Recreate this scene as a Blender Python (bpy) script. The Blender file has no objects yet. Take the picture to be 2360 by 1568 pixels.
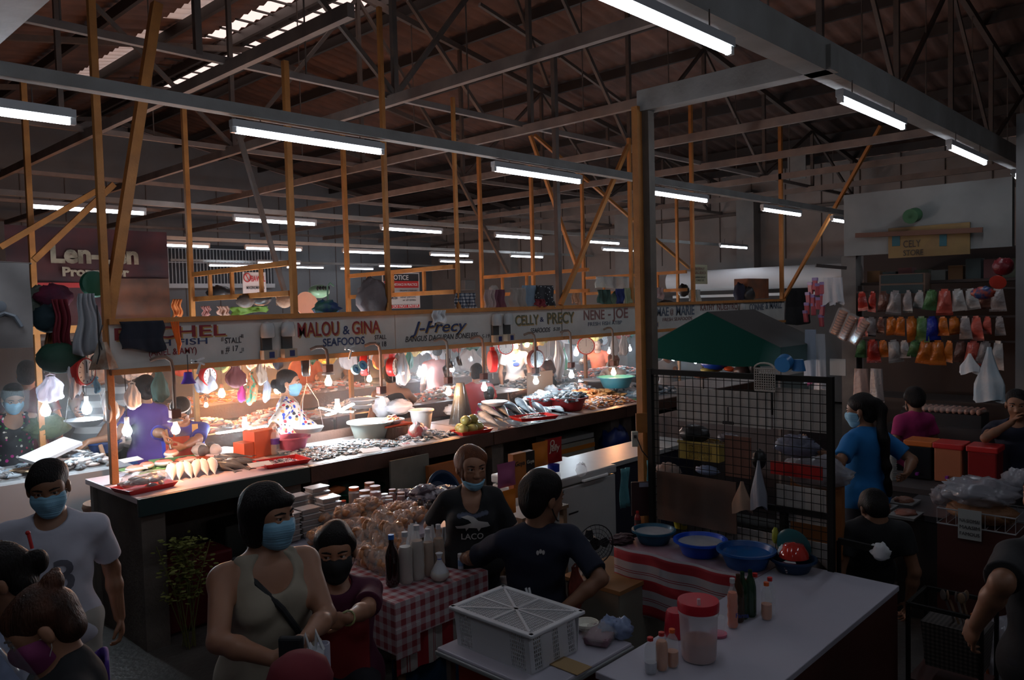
import bpy, math, random
import numpy as np
from mathutils import Vector, Matrix
rnd = random.Random(7)
sc = bpy.context.scene
COL = sc.collection
R = math.radians
# ---------------------------------------------------------------- camera
F, YAW, PIT, ROL, H = 1817.5, R(43.59), R(-2.6314), R(-1.4714), 2.3
fw = np.array([math.cos(YAW)*math.cos(PIT), math.sin(YAW)*math.cos(PIT), math.sin(PIT)])
r0_ = np.array([math.sin(YAW), -math.cos(YAW), 0.]); u0_ = np.cross(r0_, fw)
cA = math.cos(ROL)*r0_ + math.sin(ROL)*u0_; cB = -math.sin(ROL)*r0_ + math.cos(ROL)*u0_
CAM = np.array([0, 0, H])
cam = bpy.data.cameras.new('camera'); co = bpy.data.objects.new('camera', cam); COL.objects.link(co)
cam.sensor_width = 36; cam.lens = F/2360*36; cam.clip_start = .05; cam.clip_end = 200
m = Matrix(((cA[0], cB[0], -fw[0], 0), (cA[1], cB[1], -fw[1], 0), (cA[2], cB[2], -fw[2], H), (0, 0, 0, 1)))
co.matrix_world = m
sc.camera = co
def ray(px, py): return fw + (px-1180)/F*cA - (py-784)/F*cB
def P(px, py, **k):
    (a, v), = k.items(); d = ray(px, py)
    if a == 'd': return Vector(CAM + d*v)
    i = 'xyz'.index(a); return Vector(CAM + d*(v-CAM[i])/d[i])
# ---------------------------------------------------------------- world, exposure
sc.view_settings.view_transform = 'Standard'; sc.view_settings.look = 'None'
sc.view_settings.gamma = 1; sc.view_settings.exposure = .35; sc.view_settings.use_curve_mapping = False
w = bpy.data.worlds.new('sky'); sc.world = w; w.use_nodes = True
w.node_tree.nodes['Background'].inputs[0].default_value = (1, .74, .68, 1)
w.node_tree.nodes['Background'].inputs[1].default_value = 1.0
TUBE_E, BULB_E = 19, 85
cy = sc.cycles
cy.max_bounces = 5; cy.diffuse_bounces = 2; cy.glossy_bounces = 2; cy.transmission_bounces = 2; cy.volume_bounces = 0; cy.use_adaptive_sampling = True; cy.adaptive_threshold = .03
cy.transparent_max_bounces = 10; cy.sample_clamp_indirect = 3; cy.sample_clamp_direct = 0
cy.caustics_reflective = False; cy.caustics_refractive = False; cy.use_denoising = True
# ---------------------------------------------------------------- materials
_m = {}
def nn(nt, t, **kw):
    n = nt.nodes.new(t)
    for k, v in kw.items():
        if k.startswith('i'): n.inputs[int(k[1:])].default_value = v
        else: setattr(n, k, v)
    return n
def c4(c): return tuple(c)+(1,) if len(c) == 3 else tuple(c)
def M(name, col=(.5, .5, .5), rough=.6, spec=None, metal=0, col2=None, ns=6, bump=0, bs=40, trans=0, alpha=1, emit=0, ecol=None, coat=0, sss=0, hard=0, coord='Object', stretch=None):
    if name in _m: return _m[name]
    mt = bpy.data.materials.new(name); mt.use_nodes = True; nt = mt.node_tree
    b = nt.nodes['Principled BSDF']; _m[name] = mt
    b.inputs['Base Color'].default_value = c4(col); b.inputs['Roughness'].default_value = rough
    b.inputs['Metallic'].default_value = metal; b.inputs['Alpha'].default_value = alpha
    b.inputs['Transmission Weight'].default_value = trans; b.inputs['Coat Weight'].default_value = coat
    if spec is not None: b.inputs['Specular IOR Level'].default_value = spec
    if sss: b.inputs['Subsurface Weight'].default_value = sss; b.inputs['Subsurface Scale'].default_value = .01
    tc = nn(nt, 'ShaderNodeTexCoord'); src = tc.outputs[coord]
    if stretch:
        mp = nn(nt, 'ShaderNodeMapping'); mp.inputs['Scale'].default_value = stretch
        nt.links.new(src, mp.inputs[0]); src = mp.outputs[0]
    if col2 is not None:
        no = nn(nt, 'ShaderNodeTexNoise'); no.inputs['Scale'].default_value = ns; no.inputs['Detail'].default_value = 5
        nt.links.new(src, no.inputs[0])
        cr = nn(nt, 'ShaderNodeValToRGB'); e = .22*(1-hard)+.01
        cr.color_ramp.elements[0].position = .5-e; cr.color_ramp.elements[1].position = .5+e
        cr.color_ramp.elements[0].color = c4(col); cr.color_ramp.elements[1].color = c4(col2)
        nt.links.new(no.outputs[0], cr.inputs[0]); nt.links.new(cr.outputs[0], b.inputs['Base Color'])
    if bump:
        n2 = nn(nt, 'ShaderNodeTexNoise'); n2.inputs['Scale'].default_value = bs; n2.inputs['Detail'].default_value = 3
        nt.links.new(src, n2.inputs[0]); bp = nn(nt, 'ShaderNodeBump'); bp.inputs['Strength'].default_value = bump
        bp.inputs['Distance'].default_value = .01
        nt.links.new(n2.outputs[0], bp.inputs['Height']); nt.links.new(bp.outputs[0], b.inputs['Normal'])
    if emit:
        b.inputs['Emission Color'].default_value = c4(ecol or col); b.inputs['Emission Strength'].default_value = emit
    return mt
def pattern(name, kind, cols, scale=10, rough=.7, axes='xy', stops=None, bump=0):
    """woven or printed cloth: 'gingham', 'stripe' (stops of width), 'cells' (printed flowers)"""
    if name in _m: return _m[name]
    mt = M(name, cols[0], rough, bump=bump, bs=25); nt = mt.node_tree; b = nt.nodes['Principled BSDF']
    tc = nn(nt, 'ShaderNodeTexCoord'); sp = nn(nt, 'ShaderNodeSeparateXYZ'); nt.links.new(tc.outputs['Object'], sp.inputs[0])
    def mth(op, a, c=None):
        n = nn(nt, 'ShaderNodeMath', operation=op)
        for i, q in enumerate((a, c)):
            if q is None: continue
            if isinstance(q, (int, float)): n.inputs[i].default_value = q
            else: nt.links.new(q, n.inputs[i])
        return n.outputs[0]
    if kind == 'gingham':
        # the three axes each give an on/off band; the two across the face give the check
        bands = []
        for ax in 'xyz':
            o = sp.outputs['xyz'.index(ax)]
            bands.append(mth('GREATER_THAN', mth('FRACT', mth('MULTIPLY', mth('ADD', o, 50.003), scale)), .5))
        ge = nn(nt, 'ShaderNodeNewGeometry'); sn = nn(nt, 'ShaderNodeSeparateXYZ'); nt.links.new(ge.outputs['True Normal'], sn.inputs[0])
        tot = None
        for i in range(3):
            wgt = mth('LESS_THAN', mth('ABSOLUTE', sn.outputs[i]), .7)
            q = mth('MULTIPLY', bands[i], wgt); tot = q if tot is None else mth('ADD', tot, q)
        fac = mth('MULTIPLY', tot, .5)
        cr = nn(nt, 'ShaderNodeValToRGB'); cr.color_ramp.interpolation = 'CONSTANT'
        el = cr.color_ramp.elements; el[0].position = 0; el[0].color = c4(cols[0]); el[1].position = .3; el[1].color = c4(cols[1])
        e = el.new(.8); e.color = c4(cols[2]); nt.links.new(fac, cr.inputs[0])
    elif kind == 'stripe':
        o = sp.outputs['xyz'.index(axes[0])]
        fac = mth('FRACT', mth('MULTIPLY', mth('ADD', o, 50.0), scale))
        cr = nn(nt, 'ShaderNodeValToRGB'); cr.color_ramp.interpolation = 'CONSTANT'; el = cr.color_ramp.elements
        stops = stops or [0, .5]
        el[0].position = 0; el[0].color = c4(cols[0]); el[1].position = stops[1]; el[1].color = c4(cols[1])
        for s_, cc in zip(stops[2:], cols[2:]): e = el.new(s_); e.color = c4(cc)
        nt.links.new(fac, cr.inputs[0])
    else:
        vo = nn(nt, 'ShaderNodeTexVoronoi'); vo.inputs['Scale'].default_value = scale; nt.links.new(tc.outputs['Object'], vo.inputs[0])
        sr = nn(nt, 'ShaderNodeSeparateColor'); nt.links.new(vo.outputs['Color'], sr.inputs[0])
        cr = nn(nt, 'ShaderNodeValToRGB'); cr.color_ramp.interpolation = 'CONSTANT'; el = cr.color_ramp.elements
        n_ = len(cols)-1
        el[0].position = 0; el[0].color = c4(cols[1]); el[1].position = 1/n_; el[1].color = c4(cols[2 % len(cols)])
        for i in range(2, n_): e = el.new(i/n_); e.color = c4(cols[i+1])
        nt.links.new(sr.outputs[0], cr.inputs[0])
        no = nn(nt, 'ShaderNodeTexNoise'); no.inputs['Scale'].default_value = scale*1.5; nt.links.new(tc.outputs['Object'], no.inputs[0])
        mx = nn(nt, 'ShaderNodeMix', data_type='RGBA'); nt.links.new(mth('LESS_THAN', mth('ADD', vo.outputs['Distance'], mth('MULTIPLY', no.outputs[0], .4)), stops or .62), mx.inputs[0])
        mx.inputs[6].default_value = c4(cols[0]); nt.links.new(cr.outputs[0], mx.inputs[7]); cr = mx
        nt.links.new(mx.outputs[2], b.inputs['Base Color']); return mt
    nt.links.new(cr.outputs[0], b.inputs['Base Color']); return mt
# ---------------------------------------------------------------- mesh building
class MB:
    def __init__(s): s.v = []; s.f = []; s.mi = []; s.n = 0; s.cur = 0
    def add(s, v, f, mi=None):
        s.v.extend(tuple(map(float, p)) for p in v); s.f.extend(tuple(i+s.n for i in q) for q in f)
        s.mi.extend([s.cur if mi is None else mi]*len(f)); s.n = len(s.v); return s
    def box(s, c, d, rz=0, M_=None, taper=1, **k):
        x, y, z = (q/2 for q in d); t = taper
        pts = [(-x, -y, -z), (x, -y, -z), (x, y, -z), (-x, y, -z), (-x*t, -y*t, z), (x*t, -y*t, z), (x*t, y*t, z), (-x*t, y*t, z)]
        T = Matrix.Translation(c) @ (Matrix.Rotation(rz, 4, 'Z') if M_ is None else M_)
        return s.add([T @ Vector(p) for p in pts], [(3, 2, 1, 0), (4, 5, 6, 7), (0, 1, 5, 4), (1, 2, 6, 5), (2, 3, 7, 6), (3, 0, 4, 7)], **k)
    def bar(s, p, q, w, h=None, **k):
        p, q = Vector(p), Vector(q); h = h or w; d = (q-p); L = d.length; d.normalize()
        up = Vector((0, 0, 1)) if abs(d.z) < .95 else Vector((0, 1, 0))
        r = d.cross(up).normalized(); u = r.cross(d)
        T = Matrix(((d.x, r.x, u.x, 0), (d.y, r.y, u.y, 0), (d.z, r.z, u.z, 0), (0, 0, 0, 1)))
        return s.box((p+q)/2, (L, w, h), M_=T, **k)
    def tube(s, pts, r, n=8, closed=False, **k):
        pts = [Vector(p) for p in pts]; m_ = len(pts); rs = r if hasattr(r, '__len__') else [r]*m_
        V, Fc = [], []; prev = None
        for i, p in enumerate(pts):
            a = pts[i-1] if (i or closed) else p; b = pts[(i+1) % m_] if (i < m_-1 or closed) else p
            d = (b-a).normalized()
            if prev is None:
                u = d.cross(Vector((0, 0, 1)) if abs(d.z) < .9 else Vector((1, 0, 0))).normalized()
            else:
                u = (prev-d*prev.dot(d)).normalized()
            prev = u; w_ = d.cross(u)
            for j in range(n):
                t = 2*math.pi*j/n; V.append(p+(u*math.cos(t)+w_*math.sin(t))*rs[i])
        for i in range(m_ if closed else m_-1):
            for j in range(n):
                a, b = i*n+j, i*n+(j+1) % n; c, d = ((i+1) % m_)*n+(j+1) % n, ((i+1) % m_)*n+j
                Fc.append((a, d, c, b))
        if not closed: Fc.append(tuple(range(n))); Fc.append(tuple(range(m_*n-1, (m_-1)*n-1, -1)))
        return s.add(V, Fc, **k)
    def lathe(s, prof, n=24, c=(0, 0, 0), T=None, sx=1, sy=1, **k):
        V, Fc = [], []; c = Vector(c)
        for r, z in prof:
            for j in range(n):
                t = 2*math.pi*j/n; p = Vector((r*math.cos(t)*sx, r*math.sin(t)*sy, z))
                V.append(c+(T @ p if T else p))
        for i in range(len(prof)-1):
            for j in range(n): a, b = i*n+j, i*n+(j+1) % n; Fc.append((a, b, b+n, a+n))
        if prof[0][0] > 1e-6: Fc.append(tuple(range(n-1, -1, -1)))
        if prof[-1][0] > 1e-6: Fc.append(tuple(range((len(prof)-1)*n, len(prof)*n)))
        return s.add(V, Fc, **k)
    def ell(s, c, r, T=None, n=14, m=9, **k):
        r = (r,)*3 if not hasattr(r, '__len__') else r
        V, Fc = [], []; c = Vector(c)
        for i in range(m+1):
            ph = math.pi*i/m
            for j in range(n):
                t = 2*math.pi*j/n; p = Vector((r[0]*math.sin(ph)*math.cos(t), r[1]*math.sin(ph)*math.sin(t), -r[2]*math.cos(ph)))
                V.append(c+(T @ p if T else p))
        for i in range(m):
            for j in range(n): a, b = i*n+j, i*n+(j+1) % n; Fc.append((a, b, b+n, a+n))
        return s.add(V, Fc, **k)
    def grid(s, fn, nu, nv, thick=0, **k):
        V = [Vector(fn(i/nu, j/nv)) for j in range(nv+1) for i in range(nu+1)]
        Fc = [(j*(nu+1)+i, j*(nu+1)+i+1, (j+1)*(nu+1)+i+1, (j+1)*(nu+1)+i) for j in range(nv) for i in range(nu)]
        return s.add(V, Fc, **k)
    def poly(s, pts, h0, h1, T=None, **k):
        n = len(pts); V = [Vector((x, y, h0)) for x, y in pts]+[Vector((x, y, h1)) for x, y in pts]
        if T: V = [T @ p for p in V]
        return s.add(V, [tuple(range(n-1, -1, -1)), tuple(range(n, 2*n))]+[(i, (i+1) % n, (i+1) % n+n, i+n) for i in range(n)], **k)
    def build(s, name, mat, parent=None, smooth=False, ang=40, loc=None, kind=None, thick=0, bevel=0, **lab):
        me = bpy.data.meshes.new(name); me.from_pydata(s.v, [], s.f)
        for q in (mat if isinstance(mat, (list, tuple)) else [mat]): me.materials.append(q)
        if isinstance(mat, (list, tuple)): me.polygons.foreach_set('material_index', s.mi)
        me.update(); me.validate()
        if smooth:
            me.shade_smooth(); me.set_sharp_from_angle(angle=R(ang))
        o = bpy.data.objects.new(name, me); COL.objects.link(o)
        if parent: o.parent = parent
        if loc: o.location = loc
        if kind: o['kind'] = kind
        if thick: md = o.modifiers.new('solid', 'SOLIDIFY'); md.thickness = thick; md.offset = 0
        if bevel: md = o.modifiers.new('bevel', 'BEVEL'); md.width = bevel; md.segments = 2; md.limit_method = 'ANGLE'
        for a, b in lab.items(): o[a] = b
        return o
def tag(o, label, cat, group=None, kind=None):
    o['label'] = label; o['category'] = cat
    if group: o['group'] = group
    if kind: o['kind'] = kind
    return o
def thing(name, label, cat, loc=(0, 0, 0), rz=0, group=None):
    o = bpy.data.objects.new(name, None); COL.objects.link(o); o.empty_display_size = .05
    o.location = loc; o.rotation_euler = (0, 0, rz); return tag(o, label, cat, group)
def dup(o, loc=None, rz=None, label=None, parent=None, scale=None):
    c = o.copy(); COL.objects.link(c); c.parent = parent
    if loc is not None: c.location = loc
    if rz is not None: c.rotation_euler = (0, 0, rz)
    if scale: c.scale = (scale,)*3 if not hasattr(scale, '__len__') else scale
    if label: c['label'] = label
    for ch in list(o.children): dup(ch, parent=c)
    return c
def text(s, size, mat, parent, loc, rz=0, bold=0, shear=0, width=1, name='lettering', tilt=90, align='LEFT', spacing=1, ext=.0008):
    cu = bpy.data.curves.new('t', 'FONT'); cu.body = s; cu.size = size; cu.offset = bold*size*.33; cu.shear = shear
    cu.align_x = align; cu.space_character = spacing; cu.extrude = ext; cu.resolution_u = 3
    t = bpy.data.objects.new('t', cu); COL.objects.link(t)
    me = bpy.data.meshes.new_from_object(t); bpy.data.objects.remove(t)
    me.materials.clear(); me.materials.append(mat)
    o = bpy.data.objects.new(name, me); COL.objects.link(o); o.parent = parent
    o.location = loc; o.rotation_euler = (R(tilt), 0, rz); o.scale = (width, 1, 1)
    return o
def noise(p, s=1.):
    x, y, z = p; return (math.sin(x*s*1.7+y*s*2.3+.5)+math.sin(y*s*3.1-z*s*2.7+1.3)+math.sin(z*s*4.3+x*s*3.7+2.1))/3
# common materials
wood = M('orange_painted_wood', (.50, .20, .045), .6, col2=(.36, .14, .035), ns=9, bump=.3, bs=60)
conc = M('old_grey_paint', (.34, .33, .31), .75, col2=(.22, .21, .2), ns=5, bump=.4, bs=30)
steel = M('dark_painted_steel', (.09, .075, .07), .6, col2=(.14, .10, .08), ns=12)
rust = M('brown_steel', (.22, .12, .08), .6, col2=(.12, .08, .06), ns=12)
white = M('white_plastic', (.75, .75, .74), .4)
black = M('black_plastic', (.012, .012, .014), .45)
red = M('red_plastic', (.65, .025, .02), .35)
bluep = M('blue_plastic', (.01, .06, .42), .35)
greenp = M('dark_green_plastic', (.01, .12, .07), .4)
alu = M('aluminium', (.62, .63, .65), .28, 1, bump=.1, bs=15)
cream = M('cream_paper', (.75, .72, .62), .7)
paper = M('white_paper', (.8, .8, .8), .7)
clear = M('clear_plastic_film', (.8, .82, .85), .18, alpha=.28)
milky = M('milky_plastic_bag', (.75, .76, .8), .35, alpha=.72, bump=.6, bs=18)
bagw = M('white_plastic_bag', (.78, .8, .82), .35, bump=.6, bs=14, alpha=.93)
# ================================================================ the hall
WX, WY, EZ, RX, RZ = 18.0, 20.9, 5.3, 7.2, 7.15      # right wall, back wall, eave, ridge
LX, FY = -6.0, -4.0
wallm = M('grimy_plaster', (.40, .34, .31), .85, col2=(.27, .235, .215), ns=1.3, bump=.3, bs=14)
walld = M('grey_plaster', (.20, .20, .205), .85, col2=(.15, .15, .155), ns=1.1, bump=.3, bs=14)
floorm = M('wet_concrete', (.10, .085, .075), .45, col2=(.05, .045, .042), ns=2.2, bump=.6, bs=22)
def struct(name, mb, mat, **k): return mb.build(name, mat, kind='structure', **k)
struct('floor', MB().box(((LX+WX)/2, (FY+WY)/2, -.1), (WX-LX+.6, WY-FY+.6, .2)), floorm)
LZ = EZ-.3
def roofz(x): return EZ+(RZ-EZ)*(WX-x)/(WX-RX) if x > RX else RZ-(RZ-LZ)*(RX-x)/(RX-LX)
def gable(y0, y1):
    pts = [(LX, 0), (WX, 0), (WX, EZ), (RX, RZ), (LX, LZ)]
    T = Matrix(((1, 0, 0, 0), (0, 0, 1, 0), (0, 1, 0, 0), (0, 0, 0, 1)))
    return MB().poly(pts, y0, y1, T)
struct('wall_back', gable(WY, WY+.2), walld)
struct('wall_front', gable(FY-.2, FY), walld)
struct('wall_right', MB().box((WX+.1, (FY+WY)/2, EZ/2), (.2, WY-FY, EZ)), wallm)
struct('wall_left', MB().box((LX-.1, (FY+WY)/2, LZ/2), (.2, WY-FY, LZ)), walld)
roofm = M('brown_roof_sheet', (.19, .10, .075), .7, col2=(.10, .06, .05), ns=3, bump=.3, bs=20)
skym = M('fibreglass_skylight', (.85, .78, .74), .5, alpha=.55)
def corr(x0, x1, y0, y1, name, mat, amp=.018, pitch=.25):
    n = max(2, int((y1-y0)/pitch*4))
    mb = MB().grid(lambda u, v: (x0+(x1-x0)*u, y0+(y1-y0)*v, roofz(x0+(x1-x0)*u)+.06+amp*math.sin((y0+(y1-y0)*v)/pitch*2*math.pi)), 1, n)
    return mb.build(name, mat, kind='structure', thick=.01, smooth=True, ang=60)
# roof sheets with two open strips beside the ridge (the bright one) and one of fibreglass
corr(7.75, WX+.3, FY-.2, WY+.3, 'ceiling_right', roofm)
corr(6.9, 7.2, FY-.2, WY+.3, 'ceiling_ridge', roofm)
corr(LX-.3, 5.45, FY-.2, WY+.3, 'ceiling_left', roofm)
corr(6.05, 6.55, FY-.2, WY+.3, 'ceiling_strip', roofm)
for i, (a, b) in enumerate(((8.2, 12.6), (13.2, 17.5))):
    corr(5.45, 6.05, a, b, 'window_skylight', skym)
corr(5.45, 6.05, FY-.2, 8.2, 'ceiling_patch', roofm); corr(5.45, 6.05, 12.6, 13.2, 'ceiling_patch', roofm); corr(5.45, 6.05, 17.5, WY+.3, 'ceiling_patch', roofm)
for x0, x1, segs in ((6.55, 6.9, ((FY-.2, 8.4), (13.6, WY+.3))), (7.2, 7.75, ((FY-.2, 8.0), (12.9, 13.3), (18.2, WY+.3)))):
    for a, b in segs: corr(x0, x1, a, b, 'ceiling_patch', roofm)
# purlins along Y, their mesh grid, and trusses across
pur = M('dark_purlin', (.045, .038, .036), .6)
def beam(name, p, q, w, h, mat, label, cat='roof beam', group=None):
    o = MB().bar(p, q, w, h).build(name, mat); o['kind'] = 'structure'; return o
x = WX-.5
while x > LX:
    beam('ceiling_purlin', (x, FY, roofz(x)-.08), (x, WY, roofz(x)-.08), .06, .16, pur, '')
    x -= 1.18
for x in (7.2, 6.9, 7.75): beam('ceiling_purlin', (x, FY, roofz(x)-.05), (x, WY, roofz(x)-.05), .05, .1, pur, '')
for y in [8.4+.55*i for i in range(18)]:
    beam('ceiling_lath', (6.5, y, roofz(6.9)-.02), (7.8, y, roofz(7.5)-.0), .03, .03, pur, '')
CH = 4.42
chm = M('pale_angle_steel', (.24, .19, .165), .65, col2=(.14, .11, .10), ns=4)
for y in (2.9, 6.4, 9.8, 13.2, 16.6, 20.0):
    t = MB()
    t.bar((-3, y, CH), (WX, y, CH), .05, .06)
    t.build('ceiling_truss_chord', chm, kind='structure')
    t = MB(); xs = [1.0+2.05*i for i in range(9)]
    t.bar((RX, y, RZ-.2), (WX, y, EZ-.2), .07, .09); t.bar((RX, y, RZ-.2), (-3, y, roofz(-3)-.2), .07, .09)
    for i, xx in enumerate(xs):
        if y > 12: continue
        t.bar((xx, y, CH), (xx, y, roofz(xx)-.2), .055, .055)
        if i < 8:
            xm = xx+1.02
            if i % 2 == 0: t.bar((xx, y, CH+.02), (xs[i+1], y, roofz(xs[i+1])-.25), .04, .05)
            else: t.bar((xx, y, roofz(xx)-.25), (xs[i+1], y, CH+.02), .04, .05)
            if y < 10: t.bar((xm, y, CH), (xm, y, roofz(xm)-.2), .012, .012)
    t.build('ceiling_truss_web', steel, kind='structure')
tie = M('beam_pale_paint', (.25, .19, .16), .7, col2=(.16, .12, .105), ns=5)
for x, y0, y1 in ((-.9, 3, 20), (1.1, 6.5, 20), (3.3, 4.6, 20), (5.0, 3.1, 20), (7.0, 2.9, 20), (9.0, 2.9, 20), (11.1, 2.9, 20), (13.1, 2.9, 20), (15.1, 2.9, 20)):
    beam('ceiling_tie_beam', (x, y0, 4.36), (x, y1, 4.36), .06, .10, tie, '')
# cross braces between trusses in the right half
cb = MB()
for i in range(6):
    a = P(1220+i*3, 307, y=6.4)
for (a, b) in (((940, 0), (1120, 275)), ((1105, 10), (1275, 120)), ((1290, 130), (1440, 240)), ((1190, 0), (1262, 195))):
    cb.bar(P(*a, y=8.1), P(*b, y=8.1), .05, .05)
cb.build('ceiling_brace', steel, kind='structure')
# low light-carrying beams
lb = M('lamp_beam_paint', (.42, .42, .41), .65, col2=(.30, .29, .27), ns=4, bump=.35, bs=26)
beam('ceiling_lamp_beam', (-3, 2.0, 3.76), (14.2, 2.0, 3.76), .14, .19, lb, '')
beam('ceiling_lamp_beam', (1.0, 4.83, 3.60), (15.0, 4.83, 3.60), .08, .075, lb, '')
beam('ceiling_lamp_beam', (-2, 9.55, 3.60), (17.9, 9.55, 3.60), .06, .06, lb, '')
beam('ceiling_lamp_beam', (5.2, 13.8, 3.60), (17.9, 13.8, 3.60), .06, .06, lb, '')
beam('ceiling_lamp_beam', (8.4, 19.6, 3.60), (17.9, 19.6, 3.60), .06, .06, lb, '')
beam('ceiling_lamp_beam', (-3, -1.4, 3.80), (14.2, -1.4, 3.80), .16, .26, lb, '')
beam('ceiling_concrete_beam', (1.05, -3.9, 3.70), (1.05, 4.9, 3.70), .15, .17, lb, '')
beam('ceiling_concrete_beam', (4.90, 1.9, 3.74), (4.90, 3.30, 3.74), .12, .15, lb, '')
for i in range(9):   # ragged splice plates under the beams
    pass
# side lean-to beam, pilasters and ledges on the right wall
for y in (9.0, 12.6, 17.0):
    struct('wall_pilaster', MB().box((WX-.18, y, 2.4), (.36, .45, 4.8)), M('pilaster_paint', (.36, .33, .31), .8, col2=(.26, .25, .24), ns=3))
struct('trim_ledge', MB().box((WX-.05, 12, 4.35), (.1, 17.6, .06)), steel)
for i in range(22):
    y = 2.2+i*.85; struct('trim_conduit', MB().box((WX-.012, y, 4.3), (.02, .018, 2.2)), steel)
for i in range(14):
    x = 4.6+i*.95; struct('trim_wall_joint', MB().box((x, WY-.01, 3.9), (.02, .02, 3.4)), steel)
# gallery railing and dark louvres on the back wall
g = MB(); lv = M('dark_opening', (.03, .03, .035), .6)
struct('window_1', MB().box((9.4, WY-.04, 3.55), (5.0, .06, 1.1)), lv)
for i in range(52): g.bar((6.95+i*.095, WY-.12, 3.0), (6.95+i*.095, WY-.12, 4.0), .018)
g.bar((6.9, WY-.12, 3.0), (11.9, WY-.12, 3.0), .05, .12); g.bar((6.9, WY-.12, 4.0), (11.9, WY-.12, 4.0), .03, .03); g.bar((6.9, WY-.12, 3.62), (11.9, WY-.12, 3.62), .025, .02)
tag(g.build('gallery_railing', M('dull_white_paint', (.5, .5, .5), .6)), 'long row of thin pale upright bars low on the back wall', 'railing')
# shutter housing along the right wall
sh = thing('roller_shutter', 'long pale rolled shutter housing low along the far right wall', 'shutter', (WX-1.6, 8.1, 2.72))
MB().lathe([(.0, -2.2), (.24, -2.2), (.24, 2.2), (0, 2.2)], 20, T=Matrix.Rotation(R(90), 3, 'X')).build('housing', M('shutter_white', (.72, .7, .7), .45), sh, smooth=True)
MB().box((.1, 0, -.36), (.05, 4.4, .06)).build('rail', white, sh)
# curtain wall of dark goods below it
struct('wall_partition', MB().box((WX-1.2, 6.6, 1.2), (.1, 10.5, 2.3)), M('partition_board', (.09, .075, .07), .8, col2=(.05, .045, .045), ns=2))
for y in (12.0, 15.5):
    pass
# ---------------------------------------------------------------- fluorescent lamps
tubem = M('fluorescent_tube', (1, 1, 1), .4, emit=TUBE_E, ecol=(.80, .88, 1.0))
fixm = M('lamp_channel_white', (.55, .56, .58), .5)
def make_lamp():
    t = thing('fluorescent_lamp', '', 'lamp', group='fluorescent lamps in rows under the roof beams')
    MB().tube([(-.58, 0, 0), (.58, 0, 0)], .018, 10).build('tube', tubem, t, smooth=True)
    MB().box((0, 0, .045), (1.22, .05, .045)).box((0, 0, .068), (1.18, .03, .012)).build('channel', fixm, t)
    for s in (-1, 1): MB().box((s*.595, 0, .01), (.03, .034, .05)).build('lamp_holder', white, t)
    for s in (-1, 1): MB().tube([(s*.4, 0, .06), (s*.4, 0, .16)], .004, 5).build('hanger', steel, t)
    return t
LAMPS = [((.65, 1.93, 3.52), 'unseen fluorescent lamp added above the camera to light the foreground'), ((.9, -1.4, 3.52), 'unseen added fluorescent lamp behind the camera, first of the beam'), ((3.3, -1.4, 3.52), 'unseen added fluorescent lamp behind the camera, second of the beam'), ((5.7, -1.4, 3.52), 'unseen added fluorescent lamp behind the camera, third of the beam'), ((-1.6, .4, 3.2), 'unseen added fluorescent lamp behind the camera at left'), ((3.05, 1.93, 3.52), 'nearest fluorescent lamp, large at the top right of centre'),  # lamps above and behind the camera are unseen, added to brighten the foreground
 ((5.66, 1.93, 3.52), 'fluorescent lamp on the big right beam, between its nearest and farthest lamps'),
 ((8.03, 1.93, 3.52), 'farthest fluorescent lamp on the big right beam, above the store fascia'),
 ((10.4, 1.93, 3.52), 'fluorescent lamp beyond the store fascia at the right edge'),
 ((.97, 4.85, 3.38), 'fluorescent lamp at the left edge, under the near left beam'),
 ((3.12, 4.85, 3.47), 'fluorescent lamp above the stall signs at left, second on the near beam'),
 ((5.52, 4.85, 3.47), 'fluorescent lamp over the middle of the sign row, left of the main post'),
 ((7.95, 4.85, 3.47), 'fluorescent lamp just right of the main post'),
 ((10.6, 4.85, 3.47), 'fluorescent lamp right of the pilaster, second past the main post'),
 ((12.95, 4.85, 3.47), 'fluorescent lamp half hidden by the left edge of the store fascia'),
 ((3.22, 9.55, 3.47), 'fluorescent lamp at far left above the brown fish banner'),
 ((5.53, 9.55, 3.47), 'fluorescent lamp of the middle beam, above the small warning sign'),
 ((7.86, 9.55, 3.47), 'fluorescent lamp of the middle beam, above the notice banner'),
 ((10.28, 9.55, 3.47), 'fluorescent lamp of the middle beam, left of the thick inner post'),
 ((12.68, 9.55, 3.47), 'fluorescent lamp of the middle beam, just left of the main post'),
 ((15.75, 8.3, 3.4), 'tilted fluorescent lamp right of the main post near the far wall'),
 ((6.05, 13.85, 3.47), 'fluorescent lamp peeping out right of the brown banner'),
 ((7.95, 13.85, 3.47), 'fluorescent lamp of the third beam, above the warning sign'),
 ((10.12, 13.85, 3.47), 'fluorescent lamp of the third beam, left of the notice banner'),
 ((12.5, 13.85, 3.47), 'fluorescent lamp of the third beam, right of the notice banner'),
 ((14.7, 13.4, 3.47), 'fluorescent lamp of the third beam, small, left of the thick inner post'),
 ((14.98, 10.8, 3.47), 'fluorescent lamp touching the left side of the main post'),
 ((9.88, 19.4, 3.47), 'fluorescent lamp before the far pale railing'),
 ((10.4, 17.9, 3.47), 'fluorescent lamp low behind the warning sign'),
 ((12.2, 19.6, 3.47), 'fluorescent lamp of the farthest beam, behind the second sign post'),
 ((14.1, 19.8, 3.47), 'fluorescent lamp of the farthest beam, over the green helmet'),
 ((14.3, 18.2, 3.47), 'fluorescent lamp of the farthest beam, left of the notice banner'),
 ((14.5, 15.8, 3.47), 'fluorescent lamp low, right above the notice banner')]
l0 = None
for i, (p, lab) in enumerate(LAMPS):
    if l0 is None: l0 = make_lamp(); l0.location = p; l0['label'] = lab
    else: dup(l0, p, 0, lab)
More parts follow.
